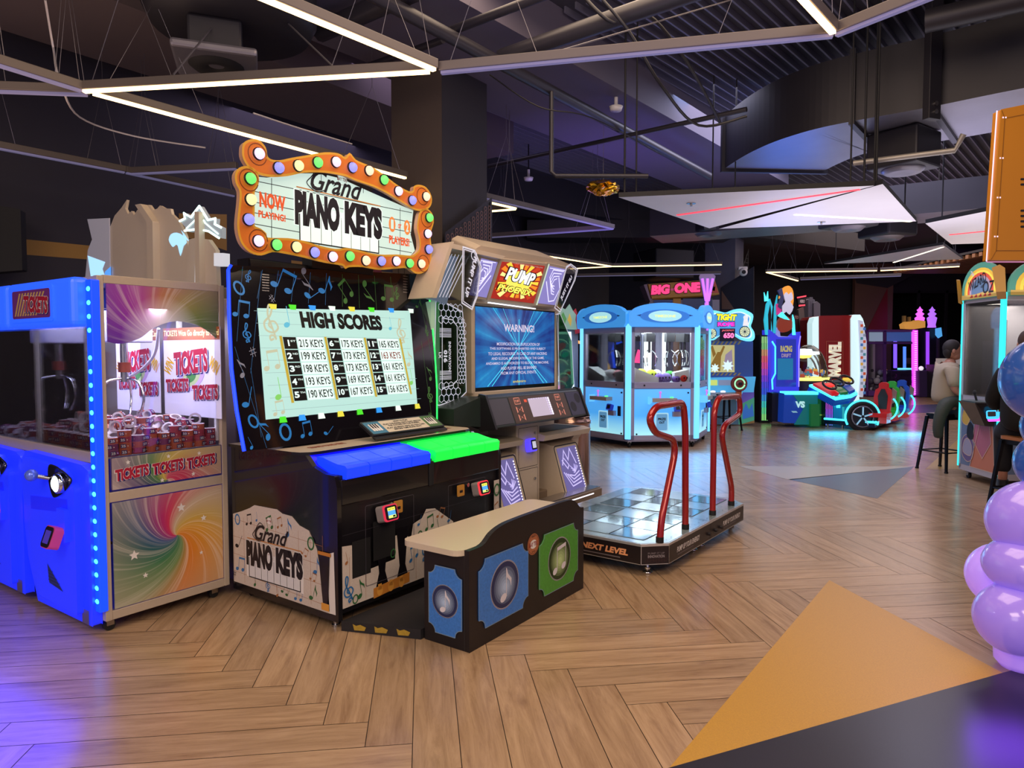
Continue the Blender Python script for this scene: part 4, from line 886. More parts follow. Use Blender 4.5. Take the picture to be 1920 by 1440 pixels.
# keys
KB = P('key_blue', '#1c40e8', .3, 0, '#0a34ff', .9); KG = P('key_green', '#20d850', .3, 0, '#08e83c', .85)
KBb = E('keybed_blue', '#0c10ff', .8); KGb = E('keybed_green', '#04b840', .7)
mb = MB(); 
mb.prism([(.03, .855), (.12, .86), (.22, .90), (.27, .955), (.27, .85), (.03, .84)], .03, WP/2, KBb, Msd); mb.prism([(.03, .855), (.12, .86), (.22, .90), (.27, .955), (.27, .85), (.03, .84)], WP/2, WP-.03, KGb, Msd); mb.build('key_bed', piano)
for side, mt in ((0, KB), (1, KG)):
    x0 = .055+side*(WP/2-.025); n = 4; kw = (WP/2-.07)/n
    for i in range(n):
        mb = MB(); a = x0+i*kw+.003; b = x0+(i+1)*kw-.003
        pr = [(-.012, .838), (-.018, .90), (.0, .915), (.06, .918), (.12, .93), (.18, .945), (.235, .948), (.235, .86)]
        mb.prism(pr, a, b, mt, Msd); mb.build('piano_key', piano, bevel=.006)
# screen face
pb, pt = (.50, .975), (.80, 2.09)       # (y, z) bottom / top
ang = math.atan2(pt[0]-pb[0], pt[1]-pb[1]); Ms = frame((0, pb[0], pb[1]), (1, 0, 0), (0, pt[0]-pb[0], pt[1]-pb[1])); SH = math.hypot(pt[0]-pb[0], pt[1]-pb[1])
ft = PS(.65)
def scr(px, py):
    """photo pixel -> panel coordinates"""
    r = Vector(ray(px, py)); Mi = (Matrix.Translation((PP[0], PP[1], 0)) @ Matrix.Rotation(R(55), 4, 'Z') @ Ms).inverted()
    o = Mi @ Vector((0, 0, H)); q = Mi.to_3x3() @ r; t = -o.z/q.z; return (o.x+q.x*t, o.y+q.y*t)
outl = [scr(*p) for p in ((462, 845), (448, 770), (438, 690), (434, 600), (432, 505), (437, 497), (795, 515), (800, 522), (806, 580), (814, 660), (818, 730), (818, 805))]
mb = MB(); mb.prism(outl, -.02, 0, P('bezel_black', '#121016', .12, coat=.5), Ms)
nbl = P('bezel_blue', '#2a72b0', .3, 0, '#1c6cb8', .35); ngr = P('bezel_green', '#44703c', .3, 0, '#38682c', .22); nln = P('bezel_line', '#30689c', .3, 0, '#245c94', .3); nwh = P('bezel_white', '#8890a8', .3)
def sN(px, py, h, k, m_, rot=0, m2=None): x, y = scr(px, py); note(mb, x, y, h, m_, Ms, .0006, rot, k, m2)
for px, py, h, k, m_, r_ in ((466, 518, .1, 4, nbl, -20), (448, 540, .11, 3, nbl, 20), (455, 580, .14, 1, nbl, -15), (463, 624, .14, 4, nbl, 0), (474, 660, .08, 5, nwh, 10), (452, 690, .12, 0, nwh, 20), (535, 528, .2, 1, nbl, -30), (575, 525, .17, 0, nwh, 210), (590, 552, .17, 2, nbl, -60), (612, 535, .18, 0, nbl, -30), (648, 545, .17, 1, ngr, 30), (690, 548, .18, 0, ngr, 215), (728, 550, .17, 1, ngr, -10), (744, 550, .12, 4, ngr, -10), (468, 745, .15, 2, nbl, -20), (475, 790, .10, 3, nbl, 20), (495, 805, .14, 0, nbl, 40), (535, 810, .13, 3, nbl, 0), (575, 805, .12, 1, nbl, 0), (618, 808, .1, 2, nbl, -50), (785, 570, .1, 0, ngr, -30), (800, 620, .1, 4, ngr, 0), (805, 700, .12, 0, ngr, 20), (806, 740, .14, 4, ngr, 0), (806, 780, .08, 5, ngr, 0), (470, 830, .08, 2, nbl, 20), (510, 560, .07, 5, nwh, 30)): sN(px, py, h*.9, k, m_, r_)
for k in range(9):
    a = scr(492+k*30, 506+k*1.6); b = scr(482+k*32, 560+k*3); mb.stroke([a, b], .0022, nln if k < 5 else ngr, Ms, .0004)
for a, b in (((455, 500), (444, 640)), ((490, 508), (470, 700)), ((470, 690), (490, 820)), ((780, 520), (815, 700)), ((440, 650), (500, 840)), ((790, 640), (812, 800))): mb.stroke([scr(*a), scr(*b)], .002, nln if a[0] < 600 else ngr, Ms, .0004)
for cx_ in (498, 760):
    for k in range(7):
        x, y = scr(cx_, 515+k*5+(3 if cx_ > 600 else 0)); mb.stroke([(x-.025, y), (x+.025, y)], .006, P('vent_chrome', '#c0c0c8', .2, 1.), Ms, .0008)
panel = mb.build('screen_panel', piano, bevel=.002)
SCRN = E('screen_teal', '#a6cfc8', .95); SI = P('screen_black', '#050508', .4); SG = E('screen_gold', '#b8a030', .8, True); SL2 = E('screen_line', '#86a8a8', .8, True); SW = E('screen_white', '#cfe6e0', 1., True)
mb = MB(); q = [scr(*p) for p in ((482, 578), (768, 583), (782, 757), (498, 787))]; mb.prism(q, .001, .0024, SCRN, Ms)
xa = (q[0][0]+q[3][0])/2; xb = (q[1][0]+q[2][0])/2; ya = (q[3][1]+q[2][1])/2; yb = (q[0][1]+q[1][1])/2; w = xb-xa; h = yb-ya
X = lambda u: xa+u*w; Y = lambda v: ya+v*h
for k in range(9): mb.stroke([(X(.01), Y(.06+k*.11)), (X(.99), Y(.06+k*.11))], .002, SL2, Ms, .0026)
t1 = scr(572, 597); t2 = scr(718, 632)
mb.text('HIGH SCORES', X(.26), Y(.80), X(.80), Y(.96), SI, Ms, .0034, .06)
gx0, gx1, gy0, gy1 = X(.125), X(.915), Y(.13), Y(.72); gw = (gx1-gx0)/3
sc = [('215', '199', '198', '193', '190'), ('175', '173', '173', '169', '167'), ('165', '163', '161', '161', '156')]; od = ['ST', 'ND', 'RD']+['TH']*12
for c in range(3):
    mb.rect(gx0+c*gw-.006, gy0-.01, gx0+c*gw+.014, gy1, SG, Ms, .0030)
    for r_ in range(5):
        y0 = gy1-(r_+1)*(gy1-gy0)/5; y1 = y0+(gy1-gy0)/5-.006; k = c*5+r_; x = gx0+c*gw+.018
        mb.rect(x, y0, x+gw*.28, y1, SI, Ms, .0032); mb.rect(x+gw*.3, y0, x+gw*.90, y1, SW, Ms, .0031)
        mb.text(str(k+1), x+(.03 if k == 0 else .008), y0+.018, x+gw*(.12 if k == 0 else .13 if k < 9 else .17), y1-.018, SW, Ms, .0038, .02 if k == 0 else .04); mb.text(od[k], x+gw*(.15 if k < 9 else .18), y0+.045, x+gw*.26, y1-.02, SW, Ms, .0038, .02)
        mb.text(sc[c][r_]+' KEYS', x+gw*.33, y0+.012, x+gw*.88, y1-.014, P('score_red', '#8c2028', .4) if k == 11 else SI, Ms, .0036, .012)
mb.rect(gx1-.004, gy0-.01, gx1+.014, gy1, SG, Ms, .0030)
sgn = E('screen_green', '#7cc860', .8, True); stn = E('screen_tan', '#b8bca0', .8, True); sbl = E('screen_blue', '#58b4d0', .8, True)
for u, v, h_, k, m_ in ((.09, .84, .24, 4, stn), (.07, .25, .14, 2, sgn), (.06, .5, .14, 1, stn), (.19, .9, .14, 2, sbl), (.94, .80, .2, 4, stn), (.95, .3, .12, 2, sgn), (.87, .88, .1, 2, sbl), (.96, .5, .12, 0, stn), (.05, .08, .1, 1, stn)): note(mb, X(u), Y(v), h_, m_, Ms, .0028, 0, k)
o = mb.build('display', panel)
# reflected clip lights put in as glowing coloured tabs above and below the picture
tabs = [('#c8b828', 344+0, 570), ('#3cc020', 0, 0)]
tc_ = ['#d8d040', '#48d828', '#2890e8', '#e0f4e8']
for i in range(8):
    px = 511+i*37; x, y = scr(px, 574+i*1.2)
    mb = MB(); mb.prism([(x-.028, y+.012), (x+.028, y+.012), (x+.02, y-.02), (x-.02, y-.02)], .002, .006, E('tab'+tc_[i % 4], tc_[i % 4], .9, True), Ms); mb.build('lamp_tab', panel)
for i in range(8):
    px = 530+i*36; x, y = scr(px, 787-i*3.6)
    mb = MB(); mb.prism([(x-.026, y-.018), (x+.026, y-.018), (x+.02, y+.018), (x-.02, y+.018)], .002, .006, E('tab'+tc_[(i+1) % 4], tc_[(i+1) % 4], .8, True), Ms); mb.build('lamp_tab', panel)
# glowing edge strips
EB = E('edge_blue', '#1030ff', 3.0); EG = E('edge_green', '#18e048', 3.0)
mb = MB(); L_ = outl[0:6]; mb.tube([(x-.006, y, -.012) for x, y in L_], .011, EB, Ms, 8); mb.build('edge_light', panel)
mb = MB(); mb.tube([(x+.010, y, -.006) for x, y in outl[6:12]], .009, EG, Ms, 8); mb.build('edge_light', panel)
mb = MB(); mb.stroke([(.14, .60), (-.02, .61)], .001, nwh, Ms, .001); 
# how-to-play board
Mi = frame((.55, .17, 1.0), (1, 0, 0), (0, .93, .42)); Mi = frame((.56, .30, 1.012), (1, 0, 0), (0, .85, .5))
mb = MB(); mb.prism(rrect(-.0, -.0, .70, .15, .012), -.018, 0, BLACK, Mi); mb.prism([(.0, -.03), (.7, -.03), (.7, 0), (.0, 0)], -.02, -.008, BLACK, Mi)
mb.rect(.012, .012, .688, .138, P('board_cream', '#cfc4b0', .45), Mi, .001); mb.rect(.012, .012, .15, .138, P('board_blue', '#3c7898', .45), Mi, .0016); mb.rect(.55, .012, .688, .138, P('board_green', '#4c7040', .45), Mi, .0016)
mb.text('HOW TO PLAY', .28, .112, .42, .128, INK, Mi, .002, .04); mb.text('PLAY THE PIANO KEYS THAT MATCH\nTHE COLORS ON THE SCREEN.', .17, .072, .53, .105, INK, Mi, .002, .03); mb.text('PLAY AS MANY KEYS AS YOU CAN\nBEFORE TIME RUNS OUT!', .17, .028, .53, .062, INK, Mi, .002, .03)
for x0 in (.04, .575):
    for k in range(4): mb.rect(x0+k*.022, .04, x0+k*.022+.018, .115, WHITE, Mi, .0022)
    for k in range(3): mb.rect(x0+k*.022+.013, .07, x0+k*.022+.027, .115, INK, Mi, .0026)
mb.build('instruction_board', piano, bevel=.003)
# support bracket, top cap, platform
mb = MB(); mb.box(.05, .84, 2.06, WP-.05, .95, 2.12, BLACK); mb.box(.5, .80, 2.1, 1.05, .9, 2.75, BLACK); mb.build('sign_bracket', piano)
mb = MB(); mb.prism([(.02, 0), (WP, 0), (WP, -.44), (.185, -.44), (.02, -.0)], .0, .055, P('platform_black', '#1c1a1e', .6, noise=.3, nscale=30), Matrix.Identity(4))
mb.build('platform', piano, bevel=.004)
# yellow worn tape on the kerb
a, b = Vector((.02, 0, 0)), Vector((.185, -.44, 0)); d = (b-a).normalized()
for k in range(3):
    c = .07+k*.13; mb = MB(); mb.poly([(c+rnd.uniform(-.01, .01), .012), (c+.07, .014), (c+.08, .034), (c+.045, .046), (c+.02, .038), (c, .046)], P('worn_tape', '#a88a2c', .6, noise=.3, nscale=60), frame((.02, 0, 0), tuple(d), (0, 0, 1)), .002); mb.build('worn_tape', piano)
for x in (.08, WP-.1):
    for y in (.1, .9): caster(piano, x, y, .025)
mb = MB(); mb.cyl((.05, .08, .0), (.05, .08, .07), .014, STEEL); mb.cyl((.05, .08, 0), (.05, .08, .012), .024, STEEL); mb.build('levelling_foot', piano)

# marquee sign with bulbs
SP = PS(.70); Msg = front(.70)
g = lambda pts, n=4: smooth(ipoly(SP, pts), n)
sign = MB()
inner = ipoly(SP, [(470, 330), (500, 333), (560, 325), (600, 325), (640, 335), (690, 358), (740, 380), (775, 395), (770, 440), (778, 470), (765, 485), (700, 478), (640, 468), (590, 462), (530, 448), (492, 450), (478, 440), (466, 420), (468, 370)])
FRAMEO = P('sign_orange', '#c06a28', .3, 0, '#b85c1c', .25); FRAMEY = P('sign_gold', '#c89434', .3, 0, '#b88420', .2); SFACE = E('sign_face', '#c4dcd0', .85); SBK = P('sign_edge', '#c89c80', .4)
mb = MB(); mb.prism(inner, -.06, .0, SFACE, Msg, BLK2)
for k in range(9):
    z0 = 2.19+k*.075; mb.stroke([(.0, z0+.0), (1.54, z0+.0)], .003, INK, Msg, .0012) if False else None
def sline(a, b): mb.stroke([SP(*a), SP(*b)], .0045, INK, Msg, .0012)
for y0, y1 in ((352, 385), (372, 403), (392, 422), (412, 440), (433, 460)): sline((472, y0-14), (772, y1+14))
for x, ya_, yb_ in ((509, 334, 446), (602, 326, 345), (598, 455, 463), (677, 460, 474), (681, 350, 362), (750, 390, 480)): sline((x, ya_), (x, yb_))
sgn_ = mb.build('sign_face', piano)
def qtext(s, p0, p1, p2, mat, z, bold=.05, shear=0.):
    """text fitted by top-left, bottom-left and bottom-right corners of its box"""
    a, b, c = SP(*p0), SP(*p1), SP(*p2); return (s, b[0], b[1], c[0], b[1]+(a[1]-b[1]), mat, Msg, z, bold, shear)
ORT = P('now_orange', '#c85428', .4, 0, '#d04c20', .5)
lg = MB()
lx0, lz0 = SP(552, 420); lx1, lz1 = SP(717, 445); lt = SP(552, 368)[1]
lg.text('NOW', *[SP(486, 388)[0], SP(486, 388)[1]], SP(535, 395)[0], SP(484, 358)[1], ORT, Msg, .003, .05)
lg.text('PLAYING!', SP(484, 404)[0], SP(484, 404)[1]-.01, SP(535, 412)[0], SP(484, 392)[1]-.005, ORT, Msg, .003, .04)
lg.text('PLAYERS!', SP(729, 450)[0], 2.33, SP(767, 452)[0], 2.39, ORT, Msg, .003, .04)
for cx_, s_ in ((SP(735, 425)[0], '1'), (SP(763, 425)[0], '2')):
    lg.disc(cx_, 2.47, .034, P('num_orange', '#d08040', .4, 0, '#c87030', .5), Msg, .002, .055); lg.text(s_, cx_-.014, 2.437, cx_+.014, 2.505, SFACE, Msg, .003, .04)
lg.text('or', SP(746, 425)[0], 2.45, SP(752, 425)[0], 2.485, ORT, Msg, .003, .02)
logo(lg, SP(556, 430)[0], SP(713, 430)[0], 2.235, 2.72, Msg, .003, INK, E('sign_key', '#dce8e0', .95, True))
badge(lg, SP(641, 347)[0], 2.70, .042, Msg, .003, SFACE)
lg.build('sign_lettering', sgn_)
# frame pieces
topf = [(446, 285), (449, 272), (462, 266), (476, 268), (487, 280), (490, 295), (498, 303), (515, 305), (540, 300), (570, 295), (600, 290), (625, 292), (638, 299), (646, 291), (654, 300), (662, 306), (690, 318), (715, 335), (735, 350), (757, 362), (766, 360), (768, 352), (778, 350), (790, 355), (799, 370), (798, 385), (788, 394), (770, 394), (745, 380), (715, 362), (690, 350), (660, 340), (646, 334), (635, 330), (600, 324), (560, 324), (530, 330), (500, 332), (478, 328), (460, 318), (448, 300)]
botf = [(440, 445), (437, 420), (441, 380), (441, 360), (434, 345), (433, 330), (440, 319), (455, 316), (468, 322), (474, 335), (472, 350), (466, 362), (466, 400), (466, 425), (478, 432), (488, 440), (492, 449), (530, 450), (560, 455), (590, 464), (620, 470), (640, 468), (662, 472), (700, 480), (735, 480), (760, 482), (770, 478), (778, 468), (778, 450), (774, 430), (776, 410), (780, 398), (790, 394), (800, 402), (803, 418), (797, 440), (799, 470), (797, 495), (785, 510), (770, 512), (755, 502), (730, 503), (700, 505), (670, 500), (645, 500), (638, 503), (632, 497), (600, 492), (560, 482), (520, 474), (500, 472), (480, 478), (462, 474), (448, 462)]
for pts, mt in ((topf, FRAMEO), (botf, FRAMEO)):
    q = smooth(ipoly(SP, pts), 3); mb = MB(); mb.prism(q, .01, .05, mt, Msg, SBK)
    mb.stroke(q, .014, FRAMEY, Msg, .0505, True); fo = mb.build('scroll_frame', piano)
    if pts is topf: FT = fo
    else: FB = fo
for x, y in ((473, 292), (457, 340), (475, 452), (783, 370), (785, 495), (791, 412)): 
    cx_, cz_ = SP(x, y); mb = MB(); mb.stroke(arc(cx_, cz_, .062, 0, 345, 20), .006, P('scroll_line', '#7a3810', .4), Msg, .0512); mb.build('scroll_line', FT)
bulbs = [(475, 292, 'p', FT), (512, 318, 'b', FT), (549, 314, 'y', FT), (585, 308, 'g', FT), (619, 307, 'k', FT), (650, 317, 'b', FT), (681, 323, 'o', FT), (709, 340, 'g', FT), (736, 361, 'p', FT), (762, 378, 'b', FT), (788, 371, 'o', FT),
    (459, 338, 'g', FB), (460, 377, 'y', FB), (456, 414, 'b', FB), (474, 454, 'p', FB), (508, 461, 'g', FB), (545, 465, 'y', FB), (579, 475, 'b', FB), (613, 483, 'p', FB), (645, 482, 'g', FB), (675, 490, 'o', FB), (704, 491, 'b', FB), (732, 491, 'p', FB), (757, 495, 'g', FB), (779, 496, 'o', FB), (794, 410, 'g', FB), (791, 440, 'p', FB), (793, 469, 'b', FB)]
bc = {'p': '#f4c8ff', 'b': '#8888ff', 'y': '#f8d898', 'g': '#68e068', 'k': '#f4c4d8', 'o': '#ffc8a8'}
for x, y, c, par in bulbs:
    sx, sz = SP(x, y); mb = MB(); Mu = frame((sx-.006, .645, sz), (1, 0, 0), (0, 0, 1)); mb.lathe([(.038, 0), (.038, .008), (.033, .012)], INK, Mu, 16); mb.lathe([(.033, .010), (.031, .022), (.022, .034), (.01, .039), (0, .040)], E('bulb_'+c, bc[c], 1.25, True), Mu, 16); mb.build('bulb', par, None)

# ============================================================ BENCH
bench = thing('piano_bench', (-.219, 3.488), 55, 'black bench with cream seat and blue and green note panels, beside the piano game', 'bench')
BWd = 1.195; BD = .33; Fb = front(0)
mb = MB()
hump = [(0, 0), (BWd, 0), (BWd, .535)]+smooth([(BWd, .535), (BWd-.05, .545), (BWd-.10, .585), (BWd-.20, .615), (.62, .615), (.42, .612), (.30, .605), (.20, .58), (.12, .535), (.0, .53)], 4, False)[1:]
mb.prism(hump, -.03, 0, BLACK, Fb)
mb.box(0, .03, 0, .03, BD-.02, .50, BLACK); mb.box(BWd-.03, .03, 0, BWd, BD-.02, .5, BLACK); mb.box(.03, BD-.04, 0, BWd-.03, BD-.02, .5, BLACK); mb.box(.03, .03, .45, BWd-.03, BD-.04, .5, BLACK)
mb.build('frame', bench, bevel=.004)
mb = MB(); mb.prism(rrect(-.045, .028, BWd+.03, BD+.11, .06), .502, .532, P('seat_cream', '#cfc0aa', .28)); mb.build('seat', bench, bevel=.012, seg=3)
BLF = P('panel_blue', '#3c7cd0', .4, noise=.3, nscale=90); GRF = P('panel_green', '#4c9a38', .4, noise=.3, nscale=90); BLI = P('medal_blue', '#b4ccec', .3); BLO = P('medal_navy', '#24305c', .35); GRI = P('medal_green', '#c0dc98', .3); GRO = P('medal_darkgreen', '#1c3a18', .35)
def notch(x0, y0, x1, y1, r):
    p = []
    for cx, cy, a in ((x1, y0, 180), (x1, y1, 270), (x0, y1, 360), (x0, y0, 90)): p += arc(cx, cy, r, a, a-90, 6)
    return p
def panel_(M, x0, y0, x1, y1, m_, mo, mi_, kd, nm, r=.055):
    mb = MB(); mb.prism(notch(x0, y0, x1, y1, r), .0005, .006, m_, M); mb.stroke(notch(x0, y0, x1, y1, r), .004, P('bevel_edge', '#7c94a8', .3), M, .0064, True); q = mb.build('side_panel', bench)
    cx, cy = (x0+x1)/2, (y0+y1)/2; ra = min((x1-x0)*.39, (y1-y0)*.36); mb = MB()
    mb.disc(cx, cy, ra, P('medal_ring', '#d0ccd4', .3), M, .0070, n=40); mb.disc(cx, cy, ra*.95, mo, M, .0074, n=40); mb.stroke([(cx+ra*.975*math.cos(R(a)), cy+ra*.975*math.sin(R(a))) for a in range(0, 360, 8)], .002, INK, M, .0078, True)
    for k in range(7):
        f = .88-.12*k; c1, c2 = lin_mix(mo, mi_, k/6); mb.disc(cx, cy-ra*.1*(1-f), ra*f, c1, M, .0080+.0003*k, n=32)
    note(mb, cx+ra*.05, cy-.0, ra*1.35, P('note_silver', '#e0dce4', .3), M, .0104, 0, kd); mb.build('note_medallion', q)
GRD = {}
def lin_mix(a, b, t):
    ca = a.node_tree.nodes['Principled BSDF'].inputs['Base Color'].default_value; cb = b.node_tree.nodes['Principled BSDF'].inputs['Base Color'].default_value
    k = a.name+'_%d' % int(t*10)
    if k not in GRD:
        m = P(k, '#000000', .35); m.node_tree.nodes['Principled BSDF'].inputs['Base Color'].default_value = tuple(ca[i]*(1-t)+cb[i]*t for i in range(4)); GRD[k] = m
    return GRD[k], None
panel_(Fb, .075, .09, .535, .46, BLF, BLO, BLI, 0, '')
panel_(Fb, .655, .09, 1.11, .46, GRF, GRO, GRI, 1, '')
panel_(sidem(0), -.27, .06, -.045, .42, BLF, BLO, BLI, 0, '', .045)
mb = MB(); mb.disc(.595, .43, .062, P('badge_copper', '#b06c48', .3), Fb, .002, n=32); mb.stroke([(.595+.055*math.cos(R(a)), .43+.055*math.sin(R(a))) for a in range(0, 360, 12)], .002, INK, Fb, .0026, True); mb.disc(.595, .43, .036, WHITE, Fb, .003, .026, 24); mb.text('BAY TEK', .595-.045, .418, .595+.045, .444, P('badge_red', '#8c2420', .4), Fb, .0036, .03)
mb.text('GAMES INC', .575, .472, .615, .480, INK, Fb, .0036, .02); mb.text('EST 1977', .578, .383, .612, .391, INK, Fb, .0036, .02); mb.build('badge', bench)
# ============================================================ DANCE STAGE
OD = (1.0, 4.62); AD = 53.3
pad = thing('dance_stage', OD, AD, 'low mirrored dance platform with two red handrails', 'dance platform')
PW, PD, c_ = 1.85, 1.16, .15
PADM = P('pad_metal', '#b4c8d0', .16, .55, noise=.25, nscale=3); PTILE = P('pad_glass', '#86a8bc', .08, .5, noise=.3, nscale=4); PSIDE = P('pad_side', '#1c1518', .35)
EDGEW = P('pad_edge', '#cfd0d4', .25, .6)
oct_ = [(c_*.95, 0), (PW-c_, 0), (PW, c_), (PW, PD-c_), (PW-c_, PD), (c_, PD), (0, PD-c_), (0, c_*.95)]
mb = MB(); mb.prism(oct_, .075, .205, PSIDE); mb.prism(oct_, .205, .222, EDGEW); mb.prism([(x*.985+.014, y*.98+.012) for x, y in oct_], .222, .2235, PADM)
for i in range(8):
    a, b = oct_[i], oct_[(i+1) % 8]; d = Vector((b[0]-a[0], b[1]-a[1], 0)); L_ = d.length; Mx = frame((a[0], a[1], 0), tuple(d), (0, 0, 1))
    mb.stroke([(0.003, .08), (L_-.003, .08)], .004, EDGEW, Mx, .001); mb.stroke([(.002, .08), (.002, .205)], .004, EDGEW, Mx, .001)
mb.build('base', pad)
for half in (0, 1):
    for i in range(3):
        for j in range(3):
            x0 = .10+half*.86+i*.268; y0 = .17+j*.282; mb = MB(); Tq = top(0)
            mb.prism(rrect(x0, y0, x0+.262, y0+.276, .006), .2235, .2265, PTILE if (i+j) % 2 == 0 else PADM)
            mb.stroke(rrect(x0, y0, x0+.262, y0+.276, .006), .004, BLK2, None, .2268, True)
            for x, y in ((x0+.02, y0+.02), (x0+.242, y0+.02), (x0+.02, y0+.256), (x0+.242, y0+.256)): mb.disc(x, y, .006, INK, None, .2268, n=8)
            mb.build('floor_tile', pad)
mb = MB(); mb.stroke([(PW/2-.01, 0.02), (PW/2-.01, PD-.02)], .006, INK, None, .227)
for k in range(20):
    mb.disc(.12+k*.086, .05, .006, INK, None, .2272, n=8); mb.disc(.12+k*.086, PD-.05, .006, INK, None, .2272, n=8)
Mf = front(-.0012)
mb.rect(PW/2-.004, .08, PW/2+.004, .205, INK, Mf, 0)
mb.build('seam', pad)
mb = MB()
for x0 in (.28, 1.2): mb.text('PUMP UP YOUR ENERGY', x0, .125, x0+.42, .165, WHITE, Mf, .0, .03, .1); mb.rect(x0+.01, .105, x0+.3, .112, P('dim_text', '#6c6468', .5), Mf, 0)
a, b = oct_[7], oct_[0]; d = Vector((b[0]-a[0], b[1]-a[1], 0)); Mx = frame((a[0], a[1], 0), tuple(d), (0, 0, 1)) @ Matrix.Translation((0, 0, .0015))
mb.text('PUMP IT UP', .05, .15, .17, .163, P('dim_text', '#6c6468', .5), Mx, 0, .02); mb.text('INNOVATION', .05, .125, .17, .145, P('dim_text2', '#8c8488', .5), Mx, 0, .03)
for k in range(8): mb.stroke(arc(.04+k*.02, .10+(k % 2)*.012, .011, 0, 360, 6)[:-1], .0015, P('dim_red', '#4c2a2c', .5), Mx, 0, True)
mb.build('front_lettering', pad)
mb = MB(); Ml = sidem(-.0012)
mb.text('NEXT LEVEL', -.62, .125, -.24, .17, P('orange_text', '#e8a070', .4), Ml, 0, .05, .2); mb.rect(-.6, .10, -.3, .108, P('dim_text', '#6c6468', .5), Ml, 0)
mb.build('side_lettering', pad)
for x, y in ((.10, .14), (.82, .10), (.98, .10), (1.72, .12), (.12, PD-.14), (1.72, PD-.14), (.9, PD-.12)):
    mb = MB(); mb.lathe([(0, 0), (.035, 0), (.035, .012), (.012, .02), (.012, .075)], CHROME, Matrix.Translation((x, y, 0)), 14); mb.cyl((x, y, .03), (x, y, .042), .022, CHROME); mb.build('levelling_foot', pad)
for x in (.88, 1.02, 1.14):
    mb = MB(); mb.cyl((x, -.0, .13), (x, -.02, .13), .012, INK); mb.build('bolt', pad)
REDR = P('rail_red', '#a01c1e', .22, .2, coat=.5)
def rail(pts, name):
    q = []
    for i, p in enumerate(pts):
        if 0 < i < len(pts)-1:
            a, b = Vector(pts[i-1]), Vector(pts[i+1]); p = Vector(p); r1 = min(.07, (a-p).length*.45); r2 = min(.07, (b-p).length*.45)
            A_, B_ = p+(a-p).normalized()*r1, p+(b-p).normalized()*r2
            for k in range(6): t = k/5; q.append(tuple(A_*(1-t)**2+p*2*t*(1-t)+B_*t*t))
        else: q.append(tuple(p))
    mb = MB(); mb.tube(q, .0245, REDR, None, 14); r = mb.build('handrail', pad)
    for p in (pts[0], pts[-1]):
        m2 = MB(); m2.cyl((p[0], p[1], .2235), (p[0], p[1], .262), .0275, BLK2); m2.build('sleeve', r)
ry = .06
rp = Plane(OD, AD, ry)
rl = [rp(*p) for p in ((1237, 1016), (1240, 975), (1266, 846), (1262, 823), (1228, 812), (1216, 785), (1230, 762), (1281, 754), (1285, 800), (1285, 996))]
rail([(s, ry, z) for s, z in [(rl[0][0], .222)]+rl[1:-1]+[(rl[-1][0], .222)]], '')
rl = [rp(*p) for p in ((1336, 965), (1339, 770), (1347, 745), (1386, 743), (1388, 775), (1358, 797), (1353, 818), (1372, 915), (1371, 945))]
rail([(s, ry, z) for s, z in [(rl[0][0], .222)]+rl[1:-1]+[(rl[-1][0], .222)]], '')

# ============================================================ DANCE GAME CABINET
OC = OD; pg = thing('dance_game_cabinet', OC, AD, 'beige dance game cabinet with blue warning screen and phoenix marquee', 'arcade machine')
BE = P('cabinet_beige', '#c0b09a', .4, noise=.05); BED = P('cabinet_beige_dark', '#7c6c5c', .4)
pl = lambda t: Plane(OC, AD, t)
def fr(t): return front(t)
mb = MB()
mb.box(.33, 1.98, .06, 1.72, 2.42, 2.0, BE)                     # monitor tower
mb.box(.62, 1.66, .06, .98, 2.1, .92, BE)                        # centre pedestal
mb.box(.25, 1.72, .04, 1.78, 2.3, .22, BED)
for x0, x1, z0, z1 in ((.33, .38, 1.15, 2.0), (1.66, 1.72, 1.15, 2.0)): mb.box(x0, 1.93, z0, x1, 2.0, z1, BE)
mb.box(.33, 1.93, 1.12, 1.72, 2.0, 1.19, BE); mb.box(.33, 1.93, 1.95, 1.72, 2.0, 2.0, BE)
mb.build('tower', pg, bevel=.008)
mb = MB(); M = fr(1.659)
for z0, z1 in ((.50, .86), (.12, .48)): mb.stroke(rrect(.65, z0, .95, z1, .01), .004, INK, M, .0006, True)
for z in (.80, .38): mb.cyl((.9, 1.66, z), (.9, 1.648, z), .012, STEEL)
mb.build('service_doors', pg)
mb = MB(); M = frame((.80, 1.63, .70), (1, 0, 0), (0, .2, 1)); mb.prism(rrect(-.05, -.06, .06, .06, .02), -.03, .02, P('reader_blue', '#5a50f0', .3, 0, '#4838ff', 1.2), M); mb.prism(rrect(-.02, -.045, .055, .045, .012), .02, .026, INK, M); mb.rect(-.01, -.03, .045, .03, E('lcd_pale', '#c8c8d8', .8, True), M, .0265); mb.build('card_reader', pg)
